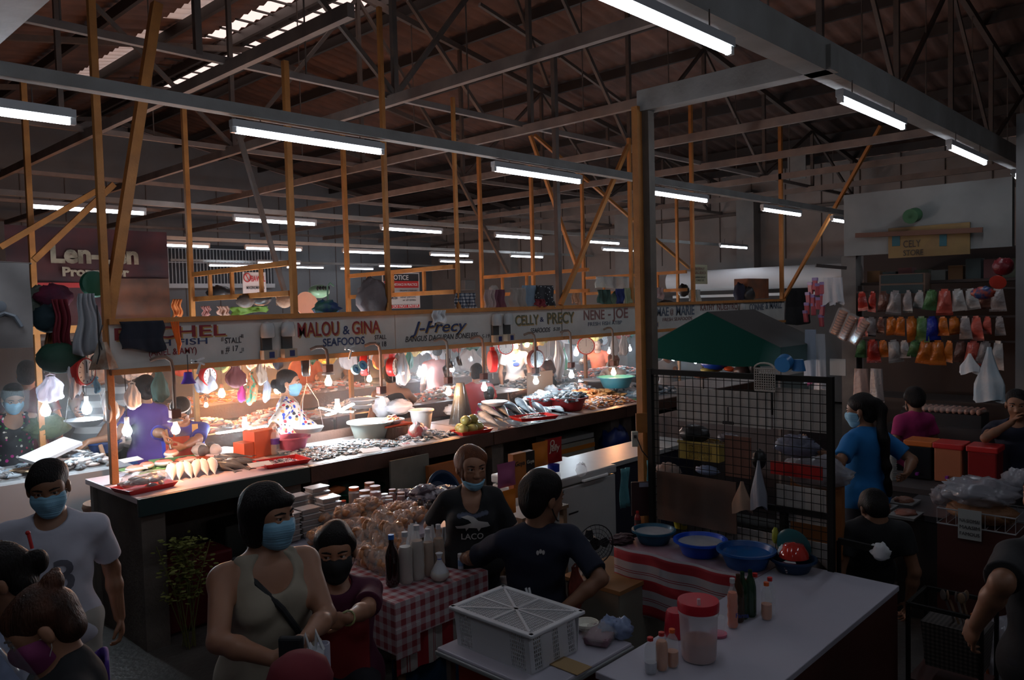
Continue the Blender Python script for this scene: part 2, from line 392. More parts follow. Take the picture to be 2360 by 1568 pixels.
# ---------------------------------------------------------------- posts, rails of the stall frames
def post(x, y, z0, z1, w, lab, mat=wood):
    return tag(MB().box((0, 0, (z1-z0)/2), (w, w, z1-z0)).build('wooden_post', mat, loc=(x, y, z0), bevel=.004), lab, 'post', 'posts of the stall frames')
SY = 5.97
fp = [(2.10, 1.07, .05, 'leftmost orange post of the sign row, standing on the fish counter'),
      (3.62, 1.92, .05, 'orange post above the painted signs, at the left stall boundary'),
      (4.63, 1.92, .042, 'orange post above the signs beside the grey heap of cloth'),
      (5.53, 1.92, .036, 'thin orange post right of the notice banner'),
      (7.14, 1.92, .06, 'dark thick post rising above the signs with a diagonal strut'),
      (8.62, 1.92, .045, 'orange post just left of the main post, above the signs'),
      (10.17, 1.92, .05, 'orange post right of the main post beside the small yellow notice'),
      (13.10, 1.92, .06, 'orange post at the right end of the painted signs')]
for (x, z0, w_, lab), zt in zip(fp, (4.56, 4.4, 5.1, 4.42, 5.2, 4.42, 5.18, 5.3)): post(x, SY+.042, z0, zt, w_, lab, steel if 'dark' in lab else wood)
bp_ = [(2.18, .9, 'orange post at far left beside the white hanging banner'), (3.61, .9, 'thin orange post behind the first sign, at the rear rail'),
       (5.52, .9, 'orange rear post left of the notice banner'), (7.77, .9, 'orange rear post right of the notice banner'),
       (8.85, .9, 'slim orange rear post between the inner post and the main post'), (10.07, .9, 'orange rear post close to the right of the main post'), (12.9, .9, 'farthest orange rear post')]
for x, z0, lab in bp_: post(x, 7.95, 0, 4.4, .048, lab)
for x in (3.62, 5.53, 7.77, 10.07):
    r = thing('stall_rail', {3.62: 'double orange rail over the first stall, carrying the warning sign', 5.53: 'double orange rail behind the notice banner',
        7.77: 'double orange rail left of the dark inner post', 10.07: 'double orange rail crossing behind the main post'}[x], 'rail', (x, 6.0, 2.4), 0, 'double rails of the stall frames')
    MB().bar((0, .06, .30), (0, 1.9, .28), .045).build('top_rail', wood, r)
    MB().bar((0, .06, .04), (0, 1.9, .03), .045).build('lower_rail', wood, r)
    for yy in (.55, 1.1, 1.55): MB().bar((0, yy, .05), (0, yy, .28), .03).build('baluster', wood, r)
tag(MB().bar((2.1, 7.95, 2.17), (13, 7.95, 2.17), .05, .07).build('stall_beam', wood), 'long orange rear beam of the stalls behind the painted signs', 'beam')
tag(MB().bar((2.6, 6.1, 4.64), (2.12, 6.04, 2.26), .07).build('strut', wood), 'thick orange diagonal strut leaning over the first sign', 'strut', 'diagonal struts')
for a, b, y, lab in (((0, 570), (240, 430), 7.9, 'orange strut crossing the left edge below the lamp'), ((78, 600), (262, 425), 7.6, 'orange strut rising right from the leftmost rear post'),
        ((1222, 312), (1330, 618), 7.9, 'orange strut falling right from the thin chord beam'), ((1232, 312), (1588, 618), 8.6, 'long orange strut ending at the post right of the main post'),
        ((1292, 702), (1448, 335), 5.95, 'orange strut between the dark inner post and the main post'), ((1805, 690), (2030, 290), 6.0, 'long orange strut rising right from the end of the signs'),
        ((1000, 300), (1170, 628), 9.5, 'dark brown strut above the notice banner'), ((545, 290), (655, 670), 8.3, 'dark strut leaning over the warning sign')):
    tag(MB().bar(P(*a, y=y), P(*b, y=4.2 if b[0] == 2030 else y), .045, .05).build('strut', steel if 'dark' in lab and 'inner' not in lab else wood), lab, 'strut', 'diagonal struts')
# the main post beside the mesh stand
mp = thing('main_post', 'tall orange and dark post from beam to floor right of the fish counter', 'post', (4.87, 3.27, 0))
MB().box((-.035, .03, 1.85), (.06, .05, 3.7)).build('wood_facing', wood, mp, label='orange wooden strip on the left face')
MB().box((.03, 0, 1.85), (.075, .1, 3.7)).build('steel_core', M('worn_dark_steel', (.10, .085, .07), .55, col2=(.17, .13, .1), ns=7), mp)
c_ = P(1485, 975, y=3.2)
MB().box((c_.x-4.87, c_.y-3.27, c_.z), (.12, .012, .14), rz=R(-46)).build('plywood_plate', wood, mp)
so = thing('power_socket', 'white wall socket with a black plug on the main post', 'socket', P(1463, 1012, y=3.24), R(-46))
MB().box((0, 0, 0), (.045, .03, .11)).build('socket_body', M('aged_white', (.6, .58, .5), .5), so, bevel=.004)
MB().box((0, -.02, .02), (.02, .02, .02)).build('plug', black, so)
pth = [P(1466, 1005, y=3.2), P(1480, 1040, y=3.15), P(1510, 1075, y=3.1), P(1540, 1100, y=3.05)]
MB().tube(pth, .004, 6).build('cable', black, so).matrix_parent_inverse = Matrix.LocRotScale(so.location, so.rotation_euler, None).inverted()
# posts hanging from the roof further right
for px, y, lab in ((1284, 5.2, 'dark pipe column standing behind the sign row centre'),):
    pass

t = thing('hanging_sheet', 'pale rectangular sheet hanging from the roof above the far right wall', 'sheet', (WX-1.0, 7.4, 0)); a, b = P(1816, 411, x=WX-1.0), P(1857, 333, x=WX-1.0)
MB().box((0, (a.y+b.y)/2-7.4, (a.z+b.z)/2+.1), (.03, a.y-b.y, b.z-a.z+.3)).build('sheet', M('pilaster_paint'), t)
RAILS = (6.06, 7.1, 8.4, 9.5, 11.9)
for i, y in enumerate(RAILS): tag(MB().bar((2.1, y, 2.08), (13.1, y, 2.08), .03).build('hanging_rail', steel), 'dark rail for hanging goods '+('right behind the painted signs', 'over the vendors', 'over the inner counters', 'between inner and far counters', 'over the far counters')[i], 'rail')
def snap(y): return min(RAILS, key=lambda r: abs(r-y))
# ================================================================ people: one continuous surface from blended solids
def _box(pr):
    if pr[0] == 'c': a, b, r = pr[1], pr[2], max(pr[3], pr[4]); return np.minimum(a, b)-r, np.maximum(a, b)+r
    if pr[0] == 'e': r = max(pr[2]); return pr[1]-r, pr[1]+r
def sdf(prims, res, name, mat, parent, fold=0, seed=0, cuts=()):
    """prims: ('c',a,b,ra,rb,k,cap) tapered limb, ('e',centre,radii,Rot,k) solid; op '-' carves"""
    pos = [q for q in prims if q[-1] == '+']
    lo = np.min([_box(q)[0] for q in pos], 0)-.03; hi = np.max([_box(q)[1] for q in pos], 0)+.03
    n = np.ceil((hi-lo)/res).astype(int)+1
    G = np.full(n, .5, np.float32); ax = [(lo[i]+res*np.arange(n[i])).astype(np.float32) for i in range(3)]
    for q in prims:
        k = q[5] if q[0] == 'c' else q[4]
        a, b = _box(q); mg = k+res*2+.01
        i0 = np.maximum(0, np.floor((a-mg-lo)/res).astype(int)); i1 = np.minimum(n, np.ceil((b+mg-lo)/res).astype(int)+1)
        if np.any(i1 <= i0): continue
        s = tuple(slice(i0[i], i1[i]) for i in range(3))
        X, Y, Z = np.meshgrid(ax[0][s[0]], ax[1][s[1]], ax[2][s[2]], indexing='ij', sparse=True)
        if q[0] == 'c':
            A, B = q[1], q[2]; d = B-A; L2 = float(d@d)+1e-12
            t = ((X-A[0])*d[0]+(Y-A[1])*d[1]+(Z-A[2])*d[2])/L2; tc = np.clip(t, 0, 1)
            D = np.sqrt((X-A[0]-tc*d[0])**2+(Y-A[1]-tc*d[1])**2+(Z-A[2]-tc*d[2])**2)-(q[3]+(q[4]-q[3])*tc)
            if q[6]: D = np.maximum(D, (t-1)*math.sqrt(L2))
        else:
            x, y, z = X-q[1][0], Y-q[1][1], Z-q[1][2]; r = q[2]; Rm = q[3]
            if Rm is not None:
                x, y, z = Rm[0, 0]*x+Rm[1, 0]*y+Rm[2, 0]*z, Rm[0, 1]*x+Rm[1, 1]*y+Rm[2, 1]*z, Rm[0, 2]*x+Rm[1, 2]*y+Rm[2, 2]*z
            k0 = np.sqrt((x/r[0])**2+(y/r[1])**2+(z/r[2])**2); k1 = np.sqrt((x/r[0]**2)**2+(y/r[1]**2)**2+(z/r[2]**2)**2)+1e-9
            D = k0*(k0-1)/k1
        S = G[s]
        if q[-1] == '+': h = np.maximum(k-np.abs(S-D), 0)/k; G[s] = np.minimum(S, D)-h*h*k/4
        else: h = np.maximum(k-np.abs(S+D), 0)/k; G[s] = np.maximum(S, -D)+h*h*k/4
    X, Y, Z = np.meshgrid(*ax, indexing='ij', sparse=True)
    if fold:
        G += fold*(np.sin(X*23+Z*31+seed+2*np.sin(Y*17+Z*9))+np.sin(Y*29-Z*37+X*11+seed*2))*.5
    for nrm, off in cuts: G = np.maximum(G, X*nrm[0]+Y*nrm[1]+Z*nrm[2]-off)
    return snet(G, lo, res, name, mat, parent)
def snet(G, lo, res, name, mat, parent):
    S = G < 0; nx, ny, nz = G.shape
    c = S[:-1, :-1, :-1].astype(np.int8)
    for dx, dy, dz in ((1, 0, 0), (0, 1, 0), (0, 0, 1), (1, 1, 0), (1, 0, 1), (0, 1, 1), (1, 1, 1)):
        c = c+S[dx:nx-1+dx, dy:ny-1+dy, dz:nz-1+dz]
    act = np.argwhere((c > 0) & (c < 8)); N = len(act)
    idm = np.full((nx-1, ny-1, nz-1), -1, np.int32); idm[act[:, 0], act[:, 1], act[:, 2]] = np.arange(N)
    cs = [(0, 0, 0), (1, 0, 0), (0, 1, 0), (1, 1, 0), (0, 0, 1), (1, 0, 1), (0, 1, 1), (1, 1, 1)]
    val = [G[act[:, 0]+a, act[:, 1]+b, act[:, 2]+d] for a, b, d in cs]
    acc = np.zeros((N, 3)); cnt = np.zeros(N)
    for i in range(8):
        for j in range(i+1, 8):
            df = np.abs(np.array(cs[i])-np.array(cs[j]))
            if df.sum() != 1: continue
            cr = (val[i] < 0) != (val[j] < 0); dn = val[i]-val[j]; t = np.where(cr, val[i]/np.where(dn == 0, 1, dn), 0)
            p = np.array(cs[i])+t[:, None]*(np.array(cs[j])-np.array(cs[i]))
            acc += p*cr[:, None]; cnt += cr
    V = lo+(act+acc/np.maximum(cnt, 1)[:, None])*res
    Q = []
    for a in range(3):
        b, d = (a+1) % 3, (a+2) % 3
        sl0 = [slice(None)]*3; sl1 = [slice(None)]*3; sl0[a] = slice(0, -1); sl1[a] = slice(1, None)
        S0, S1 = S[tuple(sl0)], S[tuple(sl1)]
        e = np.argwhere(S0 != S1); e = e[(e[:, b] > 0) & (e[:, d] > 0) & (e[:, b] < G.shape[b]-1) & (e[:, d] < G.shape[d]-1)]
        fl = S0[e[:, 0], e[:, 1], e[:, 2]]
        q = []
        for ob, od in ((1, 1), (0, 1), (0, 0), (1, 0)):
            k = e.copy(); k[:, b] -= ob; k[:, d] -= od; q.append(idm[k[:, 0], k[:, 1], k[:, 2]])
        q = np.stack(q, 1); q[~fl] = q[~fl][:, ::-1]; Q.append(q)
    Q = np.concatenate(Q); Q = Q[(Q >= 0).all(1)]
    me = bpy.data.meshes.new(name); me.vertices.add(N); me.vertices.foreach_set('co', V.astype(np.float32).ravel())
    me.loops.add(len(Q)*4); me.polygons.add(len(Q)); me.loops.foreach_set('vertex_index', Q.astype(np.int32).ravel())
    me.polygons.foreach_set('loop_start', np.arange(0, len(Q)*4, 4, dtype=np.int32))
    me.materials.append(mat); me.update(); me.validate(); me.shade_smooth()
    o = bpy.data.objects.new(name, me); COL.objects.link(o); o.parent = parent; return o
def v3(*a): return np.array(a, float)
def rotm(yaw, pitch, roll):      # head frame: x right, y forward, z up
    cy_, sy_, cp, sp_, cr_, sr = math.cos(yaw), math.sin(yaw), math.cos(pitch), math.sin(pitch), math.cos(roll), math.sin(roll)
    Rz = np.array([[cy_, -sy_, 0], [sy_, cy_, 0], [0, 0, 1]]); Rx = np.array([[1, 0, 0], [0, cp, -sp_], [0, sp_, cp]])
    Ry = np.array([[cr_, 0, sr], [0, 1, 0], [-sr, 0, cr_]])
    return Rz @ Rx @ Ry
skinA = M('skin_tan', (.36, .17, .095), .5, col2=(.31, .14, .08), ns=9, sss=0)
skinB = M('skin_brown', (.25, .115, .062), .5, col2=(.21, .095, .05), ns=9, sss=0)
hairB = M('black_hair', (.008, .006, .006), .5, spec=.18, bump=.9, bs=55, stretch=(3, 3, .35))
hairR = M('bleached_brown_hair', (.20, .06, .02), .5, spec=.25, col2=(.05, .018, .01), ns=5, bump=.9, bs=55, stretch=(3, 3, .35))
hairK = M('reddish_brown_hair', (.12, .04, .018), .5, spec=.25, col2=(.02, .012, .01), ns=4, bump=.9, bs=55, stretch=(3, 3, .35))
lipm = M('lips', (.28, .07, .06), .4)
eyew = M('eye_white', (.55, .52, .5), .25); eyed = M('eye_iris', (.015, .008, .006), .15)
maskb = M('blue_surgical_mask', (.20, .44, .62), .75, col2=(.26, .50, .66), ns=5, bump=.8, bs=9, stretch=(.2, .2, 9))
maskk = M('black_cloth_mask', (.012, .012, .014), .8)
shoem = M('worn_sandal', (.06, .04, .03), .6)
def human(label, loc, face, h=1.6, fem=False, bw=1.0, sit=0, lean=(0, 0), head=(0, 0, 0), LA=None, RA=None, skin=skinA,
          shirt=None, sleeve=.55, tank=False, strap=False, hem=0, pants=None, skirt=None, hair='short', hmat=hairB, mask=None, chin=False,
          res=.011, belly=0, apron=None, curl=(.6, .6), hsc=1.09, shfold=.004, vneck=0, eyes=None, legs=True, twist=0, sh_long=0, palmL=None, palmR=None):
    s = h/1.6; rz = R(face)-math.pi/2
    root = thing('person', label, 'person', loc, rz)
    ca, sa = math.cos(-rz), math.sin(-rz)
    def W(p):   # world -> local
        x, y = p[0]-loc[0], p[1]-loc[1]; return v3(x*ca-y*sa, x*sa+y*ca, p[2]-loc[2])
    near = res < .008
    hz = (sit+.09) if sit else .86*s
    Pv = v3(0, 0, hz)
    ly, lx = R(lean[0]), R(lean[1])
    U = v3(math.sin(lx), math.sin(ly), math.cos(ly)*math.cos(lx)); U /= np.linalg.norm(U)
    X = v3(1, 0, 0)-U*U[0]; X /= np.linalg.norm(X)
    if twist: tw = R(twist); X = X*math.cos(tw)+np.cross(U, X)*math.sin(tw)
    Y = np.cross(U, X)
    B = np.stack([X, Y, U], 1)      # torso frame
    def T(x, y, z): return Pv+X*x*s+Y*y*s+U*z*s
    shw = (.155 if fem else .175)*(.5+.5*bw)
    neck = T(0, -.015, .485); SL, SR = T(-shw, -.01, .415), T(shw, -.01, .415)
    f = (1 if not fem else .93)*bw
    def torso(t, k=.05, low=True):
        q = [('e', T(0, 0, .03), ((.165+.015*fem)*s*bw+t, .115*s*bw+t, .13*s+t), B, k, '+'),
             ('e', T(0, .005+.03*(bw-1), .19), (.135*s*f*(1.08 if bw > 1.1 else 1)+t, .10*s*f*(1+.6*(bw-1))+t, .15*s+t), B, k, '+'),
             ('e', T(0, 0, .33), (.152*s*f+t, .108*s*f+t, .16*s+t), B, k, '+'),
             ('e', T(0, -.015, .415), (shw*s*.86+t*.8, .075*s*f+t, .06*s+t), B, k, '+'),
             ('c', T(0, -.01, .44), neck, .06*s*f+t*.6, .05*s+t*.3, .04, False, '+')]+[('c', T(0, -.015, .46), T(sx*shw*.75, -.015, .43), .036*s+t*.5, .035*s+t*.5, .04, False, '+') for sx in (-1, 1)]
        if fem:
            for sx in (-1, 1): q.append(('e', T(sx*.073, .085, .30), (.066*s*f+t*.6, .055*s*f+t*.7, .066*s+t*.6), B, .03, '+'))
        if belly: q.append(('e', T(0, .07+belly*.3, .14), (.14*s+t, .09*s+belly+t, .15*s+t), B, .05, '+'))
        return q
    # arms
    la, fa = .275*s, .235*s
    def arm(Sh, side, spec):
        spec = spec or {}
        tg = spec.get('t'); pole = v3(*spec.get('pole', (side*.6, -.5, -.6)))
        if tg is None: tg = Sh+v3(side*.06, .05, -(la+fa)*.96)
        elif spec.get('w', True): tg = W(tg)
        else: tg = v3(*tg)
        d = tg-Sh; L = np.linalg.norm(d); Lm = min(L, (la+fa)*.985); d /= L
        aa = (la*la-fa*fa+Lm*Lm)/(2*Lm); hh = math.sqrt(max(la*la-aa*aa, 0))
        pp = pole-d*(pole@d); pp /= np.linalg.norm(pp)
        E = Sh+d*aa+pp*hh; Wr = Sh+d*Lm
        return E, Wr
    EL, WL = arm(SL, -1, LA); ER, WR = arm(SR, 1, RA)
    aw = .9+.35*(bw-1)*2 if not fem else .85+.35*(bw-1)*2
    aw = max(aw, .78)
    body = torso(0)
    # head
    N2 = T(0, .01, .50); hd = np.eye(3); Rh = rotm(R(head[0])+R(twist), R(head[1]), R(head[2]))
    HS = s*hsc*(.97 if fem else 1)
    Hc = neck+U*.052*s+Rh @ v3(0, .018, .085)*HS
    def Hh(x, y, z): return Hc+Rh @ v3(x, y, z)*HS
    def he(x, y, z, a, b, c_, k=.02, op='+', t=0): return ('e', Hh(x, y, z), (a*HS+t, b*HS+t, c_*HS+t), Rh, k, op)
    body.append(('c', neck-U*.03*s, Hh(0, -.02, -.045), (.052 if fem else .058)*s*(.6+.4*bw), (.046 if fem else .052)*s*(.6+.4*bw), .025, False, '+'))
    def skull(t=0):
        return [he(0, -.005, .035, .073, .091, .08, .03, t=t), he(0, .03, -.035, .060, .062, .075, .03, t=t), he(0, .062, -.085, .028, .024, .022, .03, t=t),
                he(0, .055, .02, .058, .036, .05, .03, t=t)]
    body += skull()
    body += [he(.031, .093, .010, .017, .014, .009, .012, '-'), he(-.031, .093, .010, .017, .014, .009, .012, '-')]
    body += [he(.036, .062, -.028, .024, .02, .024, .02), he(-.036, .062, -.028, .024, .02, .024, .02),
             ('c', Hh(0, .088, .004), Hh(0, .104, -.028), .008*HS, .012*HS, .012, False, '+'),
             he(.011, .098, -.032, .009, .009, .008, .006), he(-.011, .098, -.032, .009, .009, .008, .006),
             he(.031, .085, .0195, .019, .011, .0055, .006), he(-.031, .085, .0195, .019, .011, .0055, .006), he(.031, .084, .000, .018, .010, .0045, .006), he(-.031, .084, .000, .018, .010, .0045, .006), he(0, .087, -.056, .022, .009, .0065, .006), he(0, .084, -.067, .018, .009, .0065, .006),
             he(.078, -.005, -.005, .010, .018, .032, .012), he(-.078, -.005, -.005, .010, .018, .032, .012)]
    # arms + hands
    for Sh, E, Wr, side, cu, spec, pn_ in ((SL, EL, WL, -1, curl[0], LA, palmL), (SR, ER, WR, 1, curl[1], RA, palmR)):
        body.append(('c', Sh, E, .052*s*aw, .040*s*aw, .04, False, '+'))
        body.append(('e', Sh-U*.012, (.050*s*aw,)*3, None, .04, '+'))
        m_ = E+(Wr-E)*.35
        body.append(('c', E, m_, .039*s*aw, .040*s*aw, .02, False, '+')); body.append(('c', m_, Wr, .040*s*aw, .026*s, .02, False, '+'))
        hdv = (spec or {}).get('hand'); fd = (Wr-E)/np.linalg.norm(Wr-E)
        if hdv is not None: fd = v3(*hdv); fd /= np.linalg.norm(fd)
        pn = v3(*(pn_ or (-side, 0, 0))); pn = pn-fd*(pn@fd); pn /= np.linalg.norm(pn)   # palm normal
        sd = np.cross(fd, pn)                                                       # across the palm
        if (sd@v3(0, 1, 0)) < 0 and pn_ is None: sd = -sd
        hs = s*.95
        Rp = np.stack([sd, pn, fd], 1); pc = Wr+fd*.05*hs
        body.append(('e', pc, (.040*hs, .016*hs, .052*hs), Rp, .015, '+'))
        for i in range(4):
            off = (-.027+.018*i)*hs; L_ = (.068, .078, .074, .058)[i]*hs if True else 0
            b0 = Wr+fd*.088*hs+sd*off; c1 = cu*(.9+.12*i)
            d1 = fd*math.cos(c1*.8)+pn*math.sin(c1*.8); d2 = fd*math.cos(c1*1.7)+pn*math.sin(c1*1.7); d3 = fd*math.cos(c1*2.4)+pn*math.sin(c1*2.4)
            spread = sd*(off*.25)
            p1 = b0+d1*L_*.45+spread; p2 = p1+d2*L_*.32; p3 = p2+d3*L_*.25
            body += [('c', b0-fd*.02, p1, .0095*hs, .0088*hs, .004, False, '+'), ('c', p1, p2, .0088*hs, .008*hs, .003, False, '+'), ('c', p2, p3, .008*hs, .0068*hs, .003, False, '+')]
        tb = Wr+fd*.03*hs+sd*.026*hs*(1); td = (fd*.62+sd*.62+pn*.45*(.5+cu)); td /= np.linalg.norm(td)
        t1 = tb+td*.04*hs; t2 = t1+(td*.7+fd*.6+pn*.3*cu)*.028*hs
        body += [('c', tb, t1, .013*hs, .0105*hs, .008, False, '+'), ('c', t1, t2, .0105*hs, .008*hs, .004, False, '+')]
    # legs
    Kn, An = [], []
    for side in (-1, 1):
        hp = Pv+X*side*.085*s
        if sit: kn = v3(side*.11*s, .42*s, sit+.07); an = v3(side*.10*s, .46*s, .075)
        else: kn = v3(side*.095*s, .015, .455*s); an = v3(side*.10*s, -.01, .075*s)
        Kn.append(kn); An.append(an)
        if legs:
            body += [('c', hp, kn, .082*s*(.5+.5*bw), .053*s, .04, False, '+'), ('c', kn, kn+(an-kn)*.35, .052*s, .053*s, .03, False, '+'),
                     ('c', kn+(an-kn)*.35, an, .053*s, .034*s, .03, False, '+'),
                     ('c', an+v3(0, -.02, -.035*s), an+v3(side*.02, .15*s, -.048*s), .032*s, .026*s, .03, False, '+')]
    sdf(body, res, 'body', skin, root)
    # eyes, brows
    er = .0118*HS
    for sx in (-1, 1):
        e = MB(); e.ell(Hh(sx*.031, .0775, .0095), er, n=10, m=8, mi=0)
        gz = v3(*(eyes or (0, 1, 0))); gz = Rh @ (gz/np.linalg.norm(gz))
        e.ell(v3(*Hh(sx*.031, .0775, .0095))+gz*er*.62, er*.58, n=8, m=6, mi=1)
        e.build('eye', [eyew, eyed], root, smooth=True)
        MB().tube([Hh(sx*.013, .097, .027), Hh(sx*.032, .095, .033), Hh(sx*.052, .078, .028)], [.003*HS, .0038*HS, .002*HS], 6).build('eyebrow', hmat if hmat is not hairR else hairK, root, smooth=True)
    # hair
    g = .013*HS
    if hair:
        hp_ = [he(0, -.010, .042, .078, .094, .082, .02, t=g*.5), he(0, -.045, -.015, .068, .055, .07, .02, t=g*.4)]
        if hair == 'bob': hp_ += [he(0, -.03, -.055, .082, .062, .065, .02), he(.068, .0, -.02, .022, .045, .07, .02), he(-.068, .0, -.02, .022, .045, .07, .02)]
        if hair == 'bun': hp_ += [he(0, -.085, .10, .040, .038, .036, .004), he(.02, -.10, .115, .022, .02, .02, .004)]
        if hair == 'lowbun': hp_ += [he(0, -.115, .0, .04, .038, .045, .012)]
        if hair in ('pony', 'longpony'):
            a = v3(*Hh(0, -.10, .05)); nseg = 6; Lp = .62*s if hair == 'longpony' else .22*s
            pts = [a, v3(*Hh(0, -.125, .0))]
            for i in range(1, nseg): pts.append(T(.02, -.14-.01*i, .50)-U*Lp*i/nseg+v3(0, 0, .03))
            for i in range(len(pts)-1): hp_.append(('c', pts[i], pts[i+1], (.044-.004*i)*s, (.044-.004*(i+1))*s, .02, False, '+'))
        if hair == 'messy': hp_ += [he(0, -.06, .085, .05, .045, .035, .02), he(.056, -.01, .03, .034, .06, .055, .02), he(-.056, -.01, .03, .034, .06, .055, .02), he(.055, .04, -.03, .012, .015, .06, .01), he(-.055, .035, -.03, .012, .015, .06, .01)]
        top = .062 if hair != 'bob' else .052
        hp_ += [he(0, .13, -.03+.0*top, .072 if hair not in ('bob', 'messy') else .06, .092, .098, .012, '-')]
        if hair not in ('bob', 'messy'): hp_ += [he(sx*.085, .015, -.05, .03, .04, .055, .01, '-') for sx in (-1, 1)]
        if hair == 'bob': hp_ += [he(-.02, .062, .066, .06, .04, .028, .02)]
        sdf(hp_, max(res*.8, .006), 'hair', hmat, root, fold=.007, seed=3+loc[0])
    # mask
    if mask:
        t = .009
        mk = [he(0, .03, -.035, .060, .062, .075, .02, t=t), he(.036, .062, -.028, .024, .02, .03, .02, t=t), he(-.036, .062, -.028, .024, .02, .03, .02, t=t), he(0, .062, -.085, .028, .024, .022, .03, t=t), he(0, .09, -.03, .02, .026, .03, .03, t=t*.5)]
        n1 = Rh @ v3(0, -1, 0); n2 = Rh @ v3(0, .25, 1); n3 = Rh @ v3(0, -.2, -1)
        z1, z0 = (.002, -.118) if not chin else (-.068, -.128)
        cuts = [(n1, n1 @ Hh(0, .012, 0)), (n2, n2 @ Hh(0, .09, z1)), (n3, n3 @ Hh(0, .08, z0))]
        sdf(mk, max(res*.7, .005), 'face_mask', mask, root, cuts=cuts)
        if not chin:
            lp = MB()
            for sx in (-1, 1):
                for zz in (-.005, -.075): lp = MB().tube([Hh(sx*.058, .03, zz), Hh(sx*.074, .005, (zz-.02)/2), Hh(sx*.084, -.015, .0)], .0014, 5); lp.build('ear_loop', mask if mask is maskk else white, root)
    # clothes
    if shirt:
        t = .013; q = torso(t, .06)
        if tank:
            q = [e_ for e_ in q if e_[0] == 'e']
            q.pop(3)
            for sx in (-1, 1): q.append(('c', T(sx*.085, .085, .33), T(sx*.10, -.0, .465), .022*s, .018*s, .02, False, '+')); q.append(('c', T(sx*.10, 0, .465), T(sx*.085, -.09, .33), .018*s, .02*s, .02, False, '+'))
        else:
            for Sh, E, Wr in ((SL, EL, WL), (SR, ER, WR)):
                fr = min(sleeve, 1); Ee = Sh+(E-Sh)*fr
                q.append(('c', Sh, Ee, .054*s*aw+t*.75, (.054 if fr < 1 else .048)*s*aw+t*.9, .045, fr < 1 or sh_long == 0, '+'))
                if sh_long: q.append(('c', E, E+(Wr-E)*.9, .05*s*aw+t*.4, .036*s*aw+t*.4, .03, True, '+'))
        q.append(('e', T(0, 0, -.03+hem), (.170*s*bw+t, .123*s*bw+t+.004, .13*s), B, .05, '+'))
        nd = .075+vneck*.03
        q.append(('e', T(0, .055, .495-vneck*.05), (.070*s, .09*s, (.055+vneck*.09)*s), B, .01, '-')) if not tank else q.append(('e', T(0, .09, .44), (.075*s, .07*s, .10*s), B, .02, '-'))
        zc = T(0, 0, -.12+hem)
        sdf(q, max(res*.9, .006), 'shirt', shirt, root, fold=shfold, seed=loc[0]*7, cuts=[(-U, -U @ zc)])
    if skirt or pants:
        t = .007; q = [('e', Pv, (.165*s*bw+t, .115*s*bw+t, .12*s), B, .05, '+')]
        for i, side in enumerate((-1, 1)):
            hp = Pv+X*side*.085*s
            q.append(('c', hp, Kn[i], .09*s*(.5+.5*bw)+t, .062*s+t, .06, False, '+'))
            if skirt: q.append(('e', Kn[i]+v3(-side*.03, 0, .0), (.13*s, .13*s, .12*s), None, .1, '+'))
            else: q.append(('c', Kn[i], An[i]+v3(0, 0, .03), .062*s+t, .052*s+t, .03, True, '+'))
        sdf(q, max(res, .012), 'skirt' if skirt else 'trousers', skirt or pants, root, fold=.003, seed=5)
    if apron:
        t = .024; q = torso(t, .06)+[('e', T(0, .01, -.12), (.165*s*bw+t, .12*s*bw+t, .22*s), B, .06, '+')]
        cuts = [(-Y, -Y @ T(0, .035, 0)), (U, U @ T(0, 0, .36)), (-U, -U @ T(0, 0, -.3)), (X, X @ T(.135*f, 0, 0)), (-X, -X @ T(-.135*f, 0, 0))]
        ap = sdf(q, max(res*.9, .007), 'apron', apron, root, fold=.003, seed=9, cuts=cuts)
        for sx in (-1, 1): MB().tube([T(sx*.075, .135, .35), T(sx*.085, .085, .43), T(sx*.06, .02, .495), T(sx*.03, -.07, .49)], .006*s, 6).build('apron_strap', apron, root, smooth=True)
    if legs:
        for a, side in zip(An, (-1, 1)):
            MB().ell(a+v3(side*.01, .065*s, -.055*s), (.05*s, .135*s, .022*s)).build('shoe', shoem, root, smooth=True)
    fr = dict(T=T, H=Hh, Rh=Rh, WL=WL, WR=WR, EL=EL, ER=ER, X=X, Y=Y, U=U, W=W, B=B, HS=HS, s=s, SL=SL, SR=SR)
    return root, fr
# ================================================================ painted signs
def fit(s, pl, pr, cap, mat, parent, y=None, x=None, bold=0, shear=0, name='lettering', off=.004, shadow=None, sp=1):
    """lettering between two pixels on the plane y=.. (reads along +x) or x=.. (reads along -y)"""
    if y is not None: a, b = P(*pl, y=y), P(*pr, y=y); L = b.x-a.x; rz = 0; q = Vector((a.x, y-off, a.z)); k = ((a-Vector(CAM)).dot(Vector(fw)))/F
    else: a, b = P(*pl, x=x), P(*pr, x=x); L = a.y-b.y; rz = -math.pi/2; q = Vector((x-off, a.y, a.z)); k = ((a-Vector(CAM)).dot(Vector(fw)))/F
    for m_, dx, dz, nm in (([(shadow, .012, -.010, name+'_shadow')] if shadow else [])+[(mat, 0, 0, name)]):
        o = text(s, cap*k/.7, m_, parent, (0, 0, 0), rz, bold, shear, name=nm, spacing=sp)
        xs = [v.co.x for v in o.data.vertices]; wd = max(xs)-min(xs); o.scale.x = L/wd
        q2 = q.copy(); q2.z += dz
        if rz == 0: q2.x += dx-min(xs)*L/wd; q2.y += .0015 if dz else 0
        else: q2.y -= dx-min(xs)*L/wd; q2.x += .0015 if dz else 0
        o.location = q2-parent.location if parent else q2
    return o
signm = M('sign_board_paint', (.56, .54, .50), .7, col2=(.46, .44, .41), ns=5, bump=.15, bs=20)
mar = M('maroon_sign_paint', (.20, .015, .02), .6); navy = M('navy_sign_paint', (.015, .03, .10), .6)
